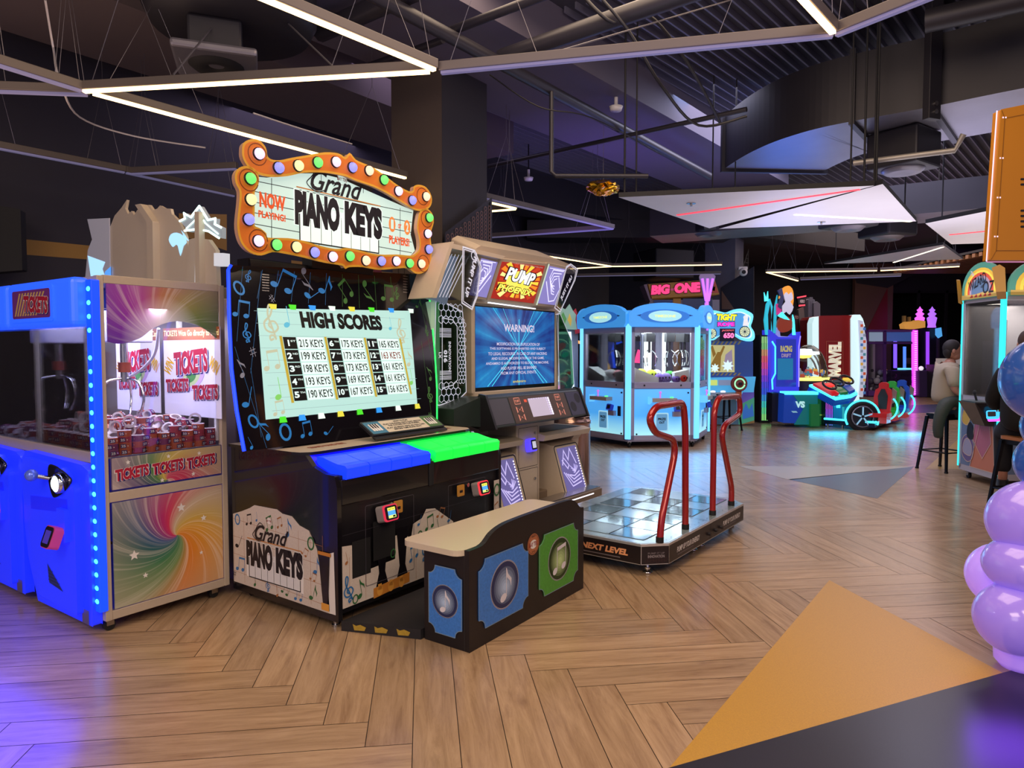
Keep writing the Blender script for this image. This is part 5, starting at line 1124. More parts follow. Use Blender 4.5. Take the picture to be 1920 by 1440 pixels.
# monitor
mb = MB(); M = fr(1.94)
mb.prism([(.375, 1.19), (1.665, 1.19), (1.665, 1.95), (.375, 1.95)], -.02, .0, P('monitor_black', '#08080c', .15), M)
mon = mb.build('monitor', pg)
def plasma():
    m = bpy.data.materials.new('warning_screen'); m.use_nodes = True; nt = m.node_tree; b = nt.nodes['Principled BSDF']; N = nt.nodes.new; L = nt.links.new
    tc = N('ShaderNodeTexCoord'); mp = N('ShaderNodeMapping'); mp.inputs['Location'].default_value = (-1.02, 0, -1.57); L(tc.outputs['Object'], mp.inputs[0])
    sp = N('ShaderNodeSeparateXYZ'); L(mp.outputs[0], sp.inputs[0])
    an = N('ShaderNodeMath'); an.operation = 'ARCTAN2'; L(sp.outputs[2], an.inputs[0]); L(sp.outputs[0], an.inputs[1])
    cb = N('ShaderNodeCombineXYZ'); sn = N('ShaderNodeMath'); sn.operation = 'SINE'; L(an.outputs[0], sn.inputs[0]); cs = N('ShaderNodeMath'); cs.operation = 'COSINE'; L(an.outputs[0], cs.inputs[0]); L(sn.outputs[0], cb.inputs[0]); L(cs.outputs[0], cb.inputs[1])
    nz = N('ShaderNodeTexNoise'); nz.inputs['Scale'].default_value = 5; nz.inputs['Detail'].default_value = 3; L(cb.outputs[0], nz.inputs[0])
    n2 = N('ShaderNodeTexNoise'); n2.inputs['Scale'].default_value = 3; n2.inputs['Detail'].default_value = 4; L(mp.outputs[0], n2.inputs[0])
    ad = N('ShaderNodeMath'); ad.operation = 'MULTIPLY_ADD'; ad.inputs[1].default_value = .5; L(n2.outputs[0], ad.inputs[0]); ml = N('ShaderNodeMath'); ml.operation = 'MULTIPLY'; ml.inputs[1].default_value = .75; L(nz.outputs[0], ml.inputs[0]); L(ml.outputs[0], ad.inputs[2])
    cr = N('ShaderNodeValToRGB'); e = cr.color_ramp.elements; e[0].position = .38; e[0].color = (*lin('#16204c'), 1); e[1].position = .86; e[1].color = (*lin('#5cd0ec'), 1)
    for p_, c_ in ((.50, '#243a88'), (.62, '#2864b0'), (.74, '#2a88cc')): k = e.new(p_); k.color = (*lin(c_), 1)
    L(ad.outputs[0], cr.inputs[0]); L(cr.outputs[0], b.inputs['Emission Color']); b.inputs['Emission Strength'].default_value = .85; b.inputs['Base Color'].default_value = (0, 0, 0, 1); b.inputs['Roughness'].default_value = .12
    return m
mb = MB(); mb.rect(.39, 1.225, 1.65, 1.94, plasma(), M, .001)
WT = E('warning_text', '#c8c0d8', .9, True); CY = E('beam_cyan', '#40c8e8', 1., True)
mb.text('WARNING!', .80, 1.73, 1.29, 1.80, WT, M, .003, .03)
for i, s in enumerate(('MODIFICATION OR DUPLICATION OF', 'THIS SOFTWARE IS PROHIBITED AND SUBJECT', 'TO LEGAL RECOURSE. IN CASE OF ANY HACKING', 'AND ILLEGAL MODIFICATION OF THE GAME,', 'ANDAMIRO IS AUTHORIZED TO BLOCK THE MACHINE,', 'AND PLAYER WILL BE BANNED', 'FROM ANY OFFICIAL EVENTS.')):
    wd = len(s)*.0115; mb.text(s, 1.04-wd, 1.60-i*.045, 1.04+wd, 1.628-i*.045, WT, M, .003, .01)
mb.text('andamiro', .94, 1.25, 1.15, 1.275, E('logo_yellow', '#c8c060', .8, True), M, .003, .02)
mb.rect(1.035, 1.225, 1.045, 1.85, CY, M, .002)
for sg in (-1, 1):
    for a, b in ((.25, .52), (.4, .6)): mb.stroke([(1.04+sg*a, 1.94), (1.04+sg*.02, 1.60)], .006, CY, M, .0018); mb.stroke([(1.04+sg*b*.8, 1.23), (1.04+sg*.03, 1.56)], .009, CY, M, .0018)
mb.build('display', mon)
# marquee assembly (leans forward)
def lean(y0, z0, x0=0): return frame((x0, y0, z0), (1, 0, 0), (0, -.42, 1))
MQ = lean(1.86, 2.0)
def mq(px, py, z=0):
    r = Vector(ray(px, py)); Mi = (Matrix.Translation((OC[0], OC[1], 0)) @ Matrix.Rotation(R(AD), 4, 'Z') @ MQ).inverted(); o = Mi @ Vector((0, 0, H)); q = Mi.to_3x3() @ r; t = (z-o.z)/q.z; return (o.x+q.x*t, o.y+q.y*t)
hd = [mq(*p) for p in ((868, 568), (1040, 580), (1074, 498), (1050, 488), (905, 462), (895, 468))]
mb = MB(); mb.prism(hd, -.30, -.02, BE, MQ); mb.build('marquee_housing', pg, bevel=.01)
LIL = E('lilac_panel', '#8c84c8', .8); LIL2 = E('lilac_line', '#d8d4ff', 1.1, True); LILB = P('lilac_back', '#5c5690', .3, 0, '#6c66a8', .5)
def chevrons(mb, pts, M, z, flip=1):
    (x0, y0), (x1, y1) = pts; w, h = x1-x0, y1-y0; X = lambda u: (x0+u*w) if flip > 0 else (x1-u*w); Y = lambda v: y0+v*h
    for k in range(4):
        o = k*.07; mb.stroke([(X(.85-o), Y(.92-o)), (X(.3+o), Y(.92-o*1.2)), (X(.25+o), Y(.72-o)), (X(.6), Y(.3+o)), (X(.75-o*.6), Y(.28+o))], .010, LIL2, M, z)
    mb.stroke([(X(.15), Y(.6)), (X(.6), Y(.08)), (X(.85), Y(.12)), (X(.95), Y(.45)), (X(.7), Y(.75))], .012, LIL2, M, z); mb.stroke([(X(.1), Y(.95)), (X(.95), Y(.95)), (X(.95), Y(.6))], .007, LIL2, M, z)
def quadpanel(nm, c4, mt, fn=None):
    q = [mq(*p) for p in c4]; mb = MB(); mb.prism(q, -.02, .01, BE, MQ); cx = sum(p[0] for p in q)/4; cy = sum(p[1] for p in q)/4
    qi = [(cx+(x-cx)*.86, cy+(y-cy)*.88) for x, y in q]; mb.prism(qi, .01, .014, mt, MQ); xs = [p[0] for p in qi]; ys = [p[1] for p in qi]
    if fn: fn(mb, min(xs), min(ys), max(xs), max(ys), MQ, .0146)
    return mb.build(nm, pg)
quadpanel('side_light_panel', ((874, 556), (911, 562), (935, 487), (900, 478)), LIL, lambda mb, a, b, c, d, M, z: chevrons(mb, ((a, b), (c, d)), M, z, -1))
quadpanel('side_light_panel', ((1003, 572), (1040, 576), (1062, 500), (1025, 492)), LIL, lambda mb, a, b, c, d, M, z: chevrons(mb, ((a, b), (c, d)), M, z, 1))
def phoenix(mb, a, b, c, d, M, z):
    w, h = c-a, d-b; cx, cy = a+w*.5, b+h*.52
    for i in range(22):
        t = i*360/22; col = ('#f0d040', '#e88820', '#f8f090', '#c03818')[i % 4]; r1 = 1.0
        p1 = (cx+.12*w*math.cos(R(t)), cy+.12*h*math.sin(R(t))); k = min(.49/max(.001, abs(math.cos(R(t)))), .47/max(.001, abs(math.sin(R(t))))); k = min(k, .6)
        e0, e1 = R(t-6), R(t+6); mb.poly([p1, (cx+k*w*math.cos(e0)*.92, cy+k*h*math.sin(e0)*.9), (cx+k*w*math.cos(e1)*.92, cy+k*h*math.sin(e1)*.9)], E('flare'+col, col, .95, True), M, z+.0004)
    mb.disc(cx, cy, w*.3, E('flare_yellow', '#f0e060', 1., True), M, z+.0008, h*.26); OUT = P('outline_black', '#100808', .4)
    mb.text('PUMP', a+w*.14, b+h*.46, a+w*.86, b+h*.82, OUT, M, z+.0014, .09, .1, 0, -4); mb.text('PUMP', a+w*.17, b+h*.48, a+w*.83, b+h*.80, E('logo_white', '#e8ecf4', 1.1, True), M, z+.002, .04, .1, 0, -4)
    mb.text('2023', a+w*.46, b+h*.38, a+w*.68, b+h*.45, E('logo_gold', '#f8d840', 1., True), M, z+.002, .04, .1, 0, -4)
    mb.text('PHOENIX', a+w*.04, b+h*.20, a+w*.90, b+h*.38, OUT, M, z+.0016, .09, .15, 0, -3); mb.text('PHOENIX', a+w*.07, b+h*.215, a+w*.87, b+h*.365, E('logo_yellow2', '#f8f060', 1.1, True), M, z+.0022, .04, .15, 0, -3)
    mb.text('THE WORLDS FIRST DANCE SIMULATION GAME', a+w*.15, b+h*.93, a+w*.93, b+h*.96, WHITE, M, z+.0016, .02)
REDM = E('marquee_red', '#a02418', .9)
quadpanel('marquee', ((910, 562), (1003, 573), (1027, 494), (934, 484)), REDM, phoenix)
mb = MB(); a_, b_ = mq(912, 566), mq(1002, 578); d = (Vector(b_)-Vector(a_)); mb.stroke([a_, b_], .012, E('white_edge', '#f0f4ff', 1.6, True), MQ, .016); a_, b_ = mq(1004, 571), mq(1027, 494); mb.stroke([a_, b_], .02, E('mint_edge', '#c8dcc8', .9, True), MQ, .016); mb.build('marquee_edge_light', pg)
# side speaker wings of the header
WNG = P('acrylic_line', '#c8ccd8', .25, 0, '#b8c0d8', .45); GREENW = P('acrylic_green', '#98c0a0', .2, 0, '#78b890', .25)
wp_ = Plane(OC, AD, 1.60)
wq = [wp_(*p) for p in ((810, 558), (845, 455), (878, 470), (862, 568))]
M = fr(1.60); mb = MB(); mb.prism([wq[0], wq[1], (wq[1][0]+.04, wq[1][1]+.015), (wq[0][0]+.05, wq[0][1])], -.25, .0, BE, M)
mb.prism([(wq[1][0]+.02, wq[1][1]+.01), (wq[2][0]+.55, wq[2][1]+.02), (wq[2][0]+.5, wq[2][1]-.01), (wq[1][0]+.05, wq[1][1]-.03)], -.35, -.05, BE, M)
mb.prism([(wq[0][0]+.06, wq[0][1]+.02), (wq[1][0]+.05, wq[1][1]-.06), (wq[2][0]+.05, wq[2][1]-.03), (wq[3][0]+.03, wq[3][1])], -.20, -.16, P('wing_mirror', '#7c8c98', .2, .5, '#6c80a0', .25), M)
w_ = mb.build('header_wing', pg, bevel=.003)
mb = MB(); mb.stroke([(wq[0][0]+.07, wq[0][1]+.05), (wq[1][0]+.06, wq[1][1]-.08)], .018, E('led_white', '#e8f4ff', 3., True), M, -.10)
for k in range(6): mb.stroke([(wq[0][0]+.14+k*.025, wq[0][1]+.02), (wq[1][0]+.15+k*.03, wq[1][1]-.06)], .008, WNG, M, -.12+k*.01)
mb.build('led_strip', w_)
# etched acrylic plates at left and right
def plate(c4, t, txt, par=None):
    p = Plane(OC, AD, t); q = [p(*c) for c in c4]; M = fr(t); mb = MB(); mb.prism(q, -.006, 0, GLASS, M); mb.stroke(q, .012, WNG, M, .001, True)
    cx = sum(a[0] for a in q)/len(q); cy = sum(a[1] for a in q)/len(q); qi = [(cx+(x-cx)*.86, cy+(y-cy)*.93) for x, y in q]; mb.stroke(qi, .007, WNG, M, .001, True)
    return q, M, mb
q, M, mb = plate(((866, 568), (885, 580), (895, 555), (902, 500), (890, 470), (868, 463)), 1.58, '')
a = math.degrees(math.atan2(q[4][1]-q[0][1], q[4][0]-q[0][0])); cx = (q[0][0]+q[4][0])/2+.03; cy = (q[0][1]+q[4][1])/2
mb.text('PUMP IT UP', cx-.17, cy-.022, cx+.17, cy+.022, WNG, M, .002, .04, 0, 0, a+180); mb.stroke(arc(cx+.04, cy+.17, .035, 0, 320, 10), .008, WNG, M, .002); mb.build('acrylic_plate', pg)
q, M, mb = plate(((1040, 577), (1050, 585), (1078, 525), (1083, 505), (1070, 495), (1062, 500)), 1.58, '')
a = math.degrees(math.atan2(q[2][1]-q[1][1], q[2][0]-q[1][0])); cx = (q[0][0]+q[3][0])/2; cy = (q[0][1]+q[3][1])/2
mb.prism([(x-(x-cx)*.2, y-(y-cy)*.2) for x, y in q], -.004, -.002, P('plate_dark', '#2c2840', .3), M); mb.text('JUST IT SU', cx-.15, cy-.022, cx+.15, cy+.022, WNG, M, .002, .05, 0, 0, a); mb.build('acrylic_plate', pg)
# left pylon: green lit hexagon plate
p = Plane(OC, AD, 1.8); M = fr(1.8)
q = [p(*c) for c in ((816, 566), (824, 562), (866, 585), (869, 620), (872, 690), (873, 735), (860, 748), (822, 760), (812, 757))]
mb = MB(); mb.prism([p(*c) for c in ((808, 566), (824, 562), (826, 760), (808, 758))], -.16, .0, P('pylon_green', '#a8c0a8', .3, 0, '#88b898', .3), M)
mb.prism([p(*c) for c in ((812, 757), (836, 765), (842, 820), (812, 830))], -.16, -.02, BE, M)
mb.prism(q, .0, .006, glass('acrylic', '#a8c8b0', .8), M); py_ = mb.build('lit_pylon', pg)
mb = MB(); mb.stroke(q, .010, WNG, M, .007, True); inner_ = [p(*c) for c in ((828, 596), (848, 600), (856, 612), (857, 712), (848, 722), (828, 728))]; mb.stroke(inner_, .008, WNG, M, .007, True)
def hexes(x0, y0, x1, y1, r, test=lambda x, y: True):
    j = 0; y = y0
    while y < y1:
        x = x0+(j % 2)*r*.9
        while x < x1:
            if test(x, y): mb.stroke(arc(x, y, r, 30, 390, 6)[:-1], .005, WNG, M, .0072, True)
            x += r*1.8
        y += r*1.55; j += 1
bx = [c[0] for c in q]; by = [c[1] for c in q]
hexes(bx[0]+.06, 1.80, bx[2]-.02, 1.92, .032); hexes(bx[0]+.06, 1.17, bx[2]-.03, 1.30, .032); hexes(bx[2]-.03, 1.3, bx[2]+.03, 1.8, .02)
for z0 in (1.70, 1.66, 1.36, 1.32):
    for k in range(4): mb.rect(bx[0]+.04, z0+k*.009, bx[0]+.18, z0+k*.009+.004, WNG, M, .0072)
mb.text('INNOVATION', bx[0]+.06-.02, 1.49, bx[0]+.30-.02, 1.52, WNG, M, .008, .03, 0, 0, -90); mb.text('LX', bx[0]+.02, 1.50, bx[0]+.07, 1.53, WNG, M, .008, .04, 0, 0, -90); mb.text('016', bx[0]+.06, 1.485, bx[0]+.16, 1.53, WNG, M, .008, .06, 0, 0, -90); mb.build('etched_pattern', py_)
p = Plane(OC, AD, 1.9); M = fr(1.9); q = [p(*c) for c in ((1044, 590), (1050, 588), (1072, 640), (1076, 720), (1068, 735), (1050, 738))]
mb = MB(); mb.prism(q, -.006, 0, glass('acrylic', '#a8c8b0', .8), M); mb.stroke(q, .008, WNG, M, .001, True); mb.stroke([(x-.03, y) for x, y in q[:2]]+[(q[-1][0]-.03, q[-1][1])], .006, WNG, M, .002); mb.build('right_pylon', pg)
# console wedge
CON = P('console_dark', '#26302e', .35); CONF = P('console_black', '#1c1a1e', .3); BRO = P('console_brown', '#4c3a30', .35); PNK = P('console_pink', '#d89c88', .4, 0, '#c86050', .3)
pc1 = Plane(OC, AD, 1.5); cf = [pc1(*c) for c in ((906, 746), (925, 802), (1083, 773), (1068, 728))]
xl0, xl1 = .02, 1.56; zt, zb = 1.185, .93
face = frame((xl0, 1.42, zb), (1, 0, 0), (0, .20, .22)); fh = math.hypot(.14, .24)
Mc = frame((0, 0, 0), (0, 1, 0), (0, 0, 1))
prof = [(1.46, .93), (1.56, 1.17), (1.60, 1.19), (2.0, 1.12), (2.0, .98), (1.6, .90)]
mb = MB(); mb.prism(prof, .07, 1.50, CON, Mc); mb.prism([(1.44, .92), (1.55, 1.19), (1.62, 1.20), (1.7, 1.0), (1.6, .89)], .045, .07, CONF, Mc); mb.prism([(1.44, .92), (1.55, 1.19), (1.62, 1.20), (1.7, 1.0), (1.6, .89)], 1.50, 1.525, CONF, Mc)
con = mb.build('console', pg, bevel=.006)
mb = MB(); mb.prism([(-.35, 0), (.07, 0), (.07, .0)], 0, 0, CON) if False else None
fc = frame((0, 1.46, .93), (1, 0, 0), (0, .10, .24)); fh = .26
mb = MB(); mb.rect(.35, .015, 1.22, fh-.015, BRO, fc, .002)
mb.prism(rrect(.08, .02, .33, fh-.02, .01), .001, .004, P('panel_grey', '#45444e', .35), fc); mb.prism(rrect(1.24, .015, 1.49, fh-.015, .01), .001, .004, P('panel_blueblack', '#30304c', .3), fc)
mb.disc(1.42, .18, .05, INK, fc, .0046); mb.disc(1.31, .10, .05, INK, fc, .0046)
mb.rect(.62, .05, .95, .22, P('pad_dotted', '#b4aebc', .35, 0, '#a8a0c0', .55), fc, .003)
for k in range(8): mb.disc(.935, .06+k*.021, .008, E('dot_white', '#f4f0ff', 2.2, True), fc, .0036, n=8); mb.disc(.905, .06+k*.021, .006, E('dot_lilac', '#c8c0f0', 1.2, True), fc, .0036, n=8); mb.disc(.64+k*.037, .215, .005, E('dot_lilac', '#c8c0f0', 1.2, True), fc, .0036, n=8)
for cx in (.46, 1.09):
    for (dx, dy) in ((0, .06), (0, .13)):
        mb.poly([(cx-.045, dy+.03), (cx-.045, dy-.03), (cx, dy)], PNK, fc, .003); mb.poly([(cx+.045, dy+.03), (cx+.045, dy-.03), (cx, dy)], PNK, fc, .003); mb.poly([(cx-.03, dy+.02), (cx-.03, dy-.02), (cx-.008, dy)], INK, fc, .0035); mb.poly([(cx+.03, dy+.02), (cx+.03, dy-.02), (cx+.008, dy)], INK, fc, .0035)
    mb.stroke(rrect(cx-.04, .18, cx+.04, .235, .005), .006, PNK, fc, .003, True); mb.text('PUMP', cx-.03, .195, cx+.03, .22, PNK, fc, .003, .02)
mb.stroke([(.45, .02), (.5, .03), (.66, .06), (.74, .06)], .006, E('reflection_red', '#ff6050', 1.2, True), fc, .004) if False else None
mb.rect(.56, .19, .60, .215, P('usb_orange', '#c85030', .4, 0, '#c84020', .5), fc, .003); mb.build('control_panel', con)
# left bulky side of the console
mb = MB(); pcs = Plane(OC, AD, 1.62); q = [pcs(*c) for c in ((835, 771), (905, 745), (925, 802), (848, 806))]; mb.prism([(-.28, .97), (.07, .93), (.07, 1.18), (-.28, 1.10)], -.42, -.0, CON, fr(1.60)); mb.build('console_side', pg, bevel=.006)
# left and right light boxes on the floor
BXC = P('chevron_white', '#c8c4e8', .4, 0, '#b4aef0', .7)
def lightbox(x0, x1):
    mb = MB(); pr = [(1.55, .05), (1.50, .13), (1.66, .64), (1.74, .66), (2.15, .66), (2.15, .05)]; mb.prism(pr, x0, x1, BE, Mc); b = mb.build('light_box', pg, bevel=.008)
    M = frame((x0, 1.50, .13), (1, 0, 0), (0, .16, .51)); h = .535; mb = MB(); a, c = .05, x1-x0-.05; mb.prism(rrect(a, .07, c, h-.03, .01), .002, .006, LILB, M); mb.stroke(rrect(.012, .01, x1-x0-.012, h-.005, .03), .012, INK, M, .003, True)
    w = c-a
    Xb = lambda u: a+u*w; Yb = lambda v: .08+v*(h-.12)
    mb.stroke([(Xb(.08), Yb(.62)), (Xb(.30), Yb(.95)), (Xb(.42), Yb(.72)), (Xb(.62), Yb(.97)), (Xb(.80), Yb(.60))], .014, BXC, M, .008); mb.stroke([(Xb(.10), Yb(.74)), (Xb(.30), Yb(.52)), (Xb(.40), Yb(.60)), (Xb(.22), Yb(.78))], .012, BXC, M, .0082)
    for k in range(4): mb.stroke([(Xb(.06+.09*k), Yb(.46-.03*k)), (Xb(.34+.07*k), Yb(.10+.075*k)), (Xb(.86), Yb(.16+.085*k))], .012, BXC, M, .0084); mb.stroke([(Xb(.42+.04*k), Yb(.58-.06*k)), (Xb(.62), Yb(.46-.02*k)), (Xb(.66+.06*k), Yb(.60-.02*k))], .008, BXC, M, .0086)
    for k in range(16): mb.disc(c-.012, .085+k*.026, .007, E('dot_white', '#f4f0ff', 2.2, True), M, .009, n=8)
    mb.build('chevron_panel', b)
lightbox(1.20, 1.64); lightbox(.22, .60)
# shelf with bevelled front at right
mb = MB(); mb.prism([(1.60, .72), (1.58, .77), (1.66, .79), (2.15, .79), (2.15, .70)], .96, 1.78, BE, Mc); mb.prism([(1.72, .66), (1.66, .74), (2.15, .74), (2.15, .08), (1.80, .08)], 1.64, 1.78, BE, Mc); mb.prism([(1.66, .791), (2.1, .791)] + [(2.1, .793), (1.66, .793)], 1.05, 1.72, INK, Mc); mb.build('side_shelf', pg, bevel=.006)
mb = MB(); mb.prism([(1.60, .72), (1.58, .77), (1.66, .79), (2.15, .79), (2.15, .70)], .24, .62, BE, Mc); mb.build('side_shelf', pg, bevel=.006)
mb = MB(); mb.box(.25, 1.40, .19, 1.66, 1.55, .215, STEEL); mb.box(.25, 1.38, .05, 1.66, 1.44, .20, BED); mb.stroke([(.9, .175), (1.5, .175)], .01, E('dot_white', '#f4f0ff', 2.2, True), front(1.379), .001); mb.build('link_plate', pg)
for x in (.34, 1.6):
    for y in (1.8, 2.25): caster(pg, x, y, .02)
# steel drum behind
dr = thing('steel_drum', tuple(pz(1058, 832)+Vector((0, 0, 0))), 0, 'round polished steel drum bin behind the dance game console', 'bin')
STB = P('drum_steel', '#9c8074', .2, .95)
k = .36; h_ = 1.0
c = pl(2.6)
dr.location = (.64, 7.95, 0)
mb = MB(); mb.lathe([(0, 0), (.26, 0), (.26, .72), (.275, .73), (.275, .755), (.26, .765), (.26, .80), (.24, .83), (.12, .86), (0, .865)], STB, None, 36); mb.build('drum_body', dr)
# ============================================================ HEXAGONAL BLUE CRANE
TZB = P('crane_sky', '#58a8e8', .35, 0, '#3c9cf0', .55); TZL = E('crane_glow', '#64b8f4', 1.0); TZF = P('crane_silver', '#a8a0b4', .4, .2); TZW = E('crane_white', '#cfe8f4', .8)
CY2 = E('crane_post', '#6cc4ff', 1.35)
def grad_panel():
    m = bpy.data.materials.new('crane_lower_panel'); m.use_nodes = True; nt = m.node_tree; b = nt.nodes['Principled BSDF']; N = nt.nodes.new; L = nt.links.new
    tc = N('ShaderNodeTexCoord'); sp = N('ShaderNodeSeparateXYZ'); L(tc.outputs['Object'], sp.inputs[0]); mr = N('ShaderNodeMapRange'); mr.inputs[1].default_value = .15; mr.inputs[2].default_value = .95; L(sp.outputs[2], mr.inputs[0])
    cr = N('ShaderNodeValToRGB'); e = cr.color_ramp.elements; e[0].position = 0; e[0].color = (*lin('#a8e8e8'), 1); e[1].position = 1; e[1].color = (*lin('#58a8ec'), 1); k = e.new(.45); k.color = (*lin('#48a0e8'), 1)
    L(mr.outputs[0], cr.inputs[0]); L(cr.outputs[0], b.inputs['Base Color']); L(cr.outputs[0], b.inputs['Emission Color']); b.inputs['Emission Strength'].default_value = .8; return m
TZP = grad_panel()
a_ = 1.12; hA = pz(1177, 840); PHI = 5.2
cen = hA+Vector((math.cos(R(PHI)), math.sin(R(PHI)), 0))*a_/2+Vector((-math.sin(R(PHI)), math.cos(R(PHI)), 0))*a_*.866
hx = thing('hexagonal_claw_machine', (cen.x, cen.y), PHI, 'sky-blue six-sided claw machine holding plush balls, behind the red handrails', 'arcade machine')
hp = [(a_*math.cos(R(60*k-120)), a_*math.sin(R(60*k-120))) for k in range(6)]
def hsc(f): return [(x*f, y*f) for x, y in hp]
mb = MB(); mb.prism(hsc(1.0), .10, .17, TZF); mb.prism(hsc(.97), .93, 1.0, TZF); mb.prism(hsc(.97), 1.93, 2.02, TZF); mb.prism(hsc(.9), .17, .93, P('hex_core', '#507090', .5)); mb.prism(hsc(.95), 1.90, 1.93, E('hex_ceiling', '#d8ecf0', .9)); mb.cyl((0, 0, 1.0), (0, 0, 1.9), .10, P('mirror_core', '#9090a0', .1, .9), None, 12)
mb.prism(hsc(.93), 1.0, 1.03, P('hex_floor', '#b8c4cc', .3)); mb.build('frame', hx)
area('hex_light', (cen.x, cen.y-.55, 1.86), (cen.x, cen.y-.55, 0), 1.2, .5, 34, '#e4f4ff')
area('hex_light', (cen.x-.55, cen.y-.2, 1.86), (cen.x-.55, cen.y-.2, 0), .6, .6, 20, '#e4f4ff')
area('hex_front_glow', tuple(hA+Vector((.6, -.25, .5))), tuple(hA+Vector((.4, -2, 0))), 1.8, .9, 10, '#68b4ff')
HB = math.sqrt(3)/2*a_
for k in range(6):
    Rk = Matrix.Rotation(R(60*k), 4, 'Z'); T = lambda M, Rk=Rk: Rk @ M
    Mf = T(front(-HB)); w = a_/2
    mb = MB()
    for s in (-1, 1): mb.box(s*w-.0, -HB-.01, .12, s*(w-.10), -HB+.05, 1.98, TZF, Rk)
    mb.box(-w, -HB-.01, .95, w, -HB+.04, 1.05, TZF, Rk); mb.box(-w, -HB-.01, .12, w, -HB+.04, .2, TZF, Rk); mb.box(-w, -HB-.01, 1.84, w, -HB+.04, 1.96, TZF, Rk); mb.build('face_frame', hx, bevel=.004)
    mb = MB(); c = Rk @ Vector((-w, -HB, 0)); Mp = Matrix.Translation(c) @ Matrix.Rotation(R(60*k-30), 4, 'Z'); mb.box(-.045, -.03, .14, .045, .02, 1.98, CY2, Mp); mb.build('light_post', hx, bevel=.008)
    mb = MB(); mb.box(-w+.10, -HB-.002, .20, w-.10, -HB+.01, .94, TZP, Rk); lp = mb.build('lower_panel', hx)
    mb = MB(); mb.box(-w+.1, -HB+.01, 1.05, w-.1, -HB+.018, 1.84, GLASS, Rk); mb.build('window', hx)
    hd = [(-w+.02, 1.93), (w-.02, 1.93), (w+.02, 2.0), (w+.02, 2.16)]+arc(0, 2.16, w-.03, 0, 180, 14, .15)[1:-1]+[(-w-.02, 2.16), (-w-.02, 2.0)]
    mb = MB(); mb.prism(hd, .0, .09, TZB, Mf); h_ = mb.build('header', hx, bevel=.03, seg=3)
    mb = MB(); mb.prism([(.40*math.cos(R(t)), 2.10+.105*math.sin(R(t))) for t in range(0, 360, 15)], .085, .097, P('header_mid', '#3c7cc4', .35, 0, '#2c74d0', .5), Mf); mb.poly([(-.46, 2.11), (-.3, 2.15), (-.3, 2.07)], P('header_dark', '#2858a0', .4), Mf, .0915); mb.poly([(.46, 2.11), (.3, 2.15), (.3, 2.07)], P('header_dark', '#2858a0', .4), Mf, .0915)
    mb.disc(0, 2.10, .27, E('header_lamp', '#a4dce4', .9), Mf, .098, .088, 30); mb.text('TIMEZONE', -.17, 2.08, .17, 2.12, E('tz_yellow', '#e8f090', 1., True), Mf, .0995, .03); mb.build('header_sign', h_)
    if k in (0, 1, 5):
        mb = MB(); mb.box(-.20, -HB-.14, .74, .20, -HB, .80, P('shelf_beige', '#b0a498', .4), Rk); mb.prism([(-.24, .70), (-.20, .74), (-.20, .80), (-.24, .82)], .0, .12, TZL, Mf); mb.build('control_shelf', hx)
        mb = MB(); mb.cyl((-.06, -HB-.08, .80), (-.06, -HB-.08, .88), .012, E('stick_pink', '#c878e0', .9, True), Rk); mb.ball(tuple(Vector((-.06, -HB-.08, .89))), .022, E('stick_pink', '#c878e0', .9, True), Rk); mb.build('joystick', hx)
        mb = MB(); mb.lathe([(.03, 0), (.03, .02), (0, .022)], E('btn_green', '#58e890', 1.2, True), Rk @ Matrix.Translation((.13, -HB-.07, .80)), 12); mb.build('push_button', hx)
        mb = MB(); Mr = Rk @ frame((.22, -HB-.09, .64), (1, 0, 0), (0, .3, 1)); mb.prism(rrect(-.05, -.05, .06, .05, .02), -.04, .02, P('reader_navy', '#2438a0', .3, 0, '#2030a0', .4), Mr); mb.rect(-.03, -.03, .04, .03, INK, Mr, .021); mb.box(.16, -HB-.06, .50, .29, -HB, .58, TZF, Rk); mb.box(.34, -HB-.02, .50, .40, -HB, .66, INK, Rk); mb.build('card_reader', hx)
        mb = MB(); mb.prism(rrect(-.12, .26, .10, .56, .02), 0, .012, E('door_pale', '#a8dcf0', .75), Mf); mb.prism(rrect(-.10, .28, .08, .54, .02), .012, .014, P('flap', '#78b0d0', .25, 0, '#5898c8', .5), Mf); mb.text('PRIZE', -.075, .44, .055, .48, INK, Mf, .015, .05); mb.text('OUT', -.055, .385, .035, .425, INK, Mf, .015, .05); mb.build('prize_door', hx)
        for x, z in ((w-.14, .88), (w-.14, .22), (-w+.14, .22), (-.3, 1.0), (.3, 1.0)):
            mb = MB(); mb.cyl((x, -HB-.016, z), (x, -HB-.0, z), .014, INK, Rk); mb.build('lock', hx)
        # white ramps and claws
        mb = MB(); mb.prism([(-w+.12, 1.05), (-.05, 1.05), (-.05, 1.12), (-w+.12, 1.28)], -.25, -.04, P('ramp_white', '#d4d8d8', .3), Mf); mb.prism([(w-.35, 1.05), (w-.12, 1.05), (w-.12, 1.25), (w-.35, 1.2)], -.25, -.04, P('ramp_white', '#d4d8d8', .3), Mf); mb.build('ramp', hx)
        mb = MB(); mb.box(-.12, -HB+.62, 1.03, .0, -HB+.66, 1.88, E('white_column', '#e8f0ec', .75), Rk); mb.build('lit_column', hx)
        for x in (-.12, .22):
            mb = MB(); mb.box(x-.07, -HB+.28, 1.70, x+.07, -HB+.42, 1.84, BLK2, Rk); mb.cyl((x, -HB+.35, 1.52), (x, -HB+.35, 1.7), .02, INK, Rk); cl_ = mb.build('claw_carriage', hx)
            for q in range(3):
                t = R(120*q+90); mb = MB(); mb.tube([tuple(Vector((x+math.cos(t)*r, -HB+.35+math.sin(t)*r, z))) for r, z in ((.03, 1.56), (.09, 1.52), (.13, 1.44), (.12, 1.36), (.09, 1.30))], .008, CHROME, Rk, 5); mb.build('claw_finger', cl_)
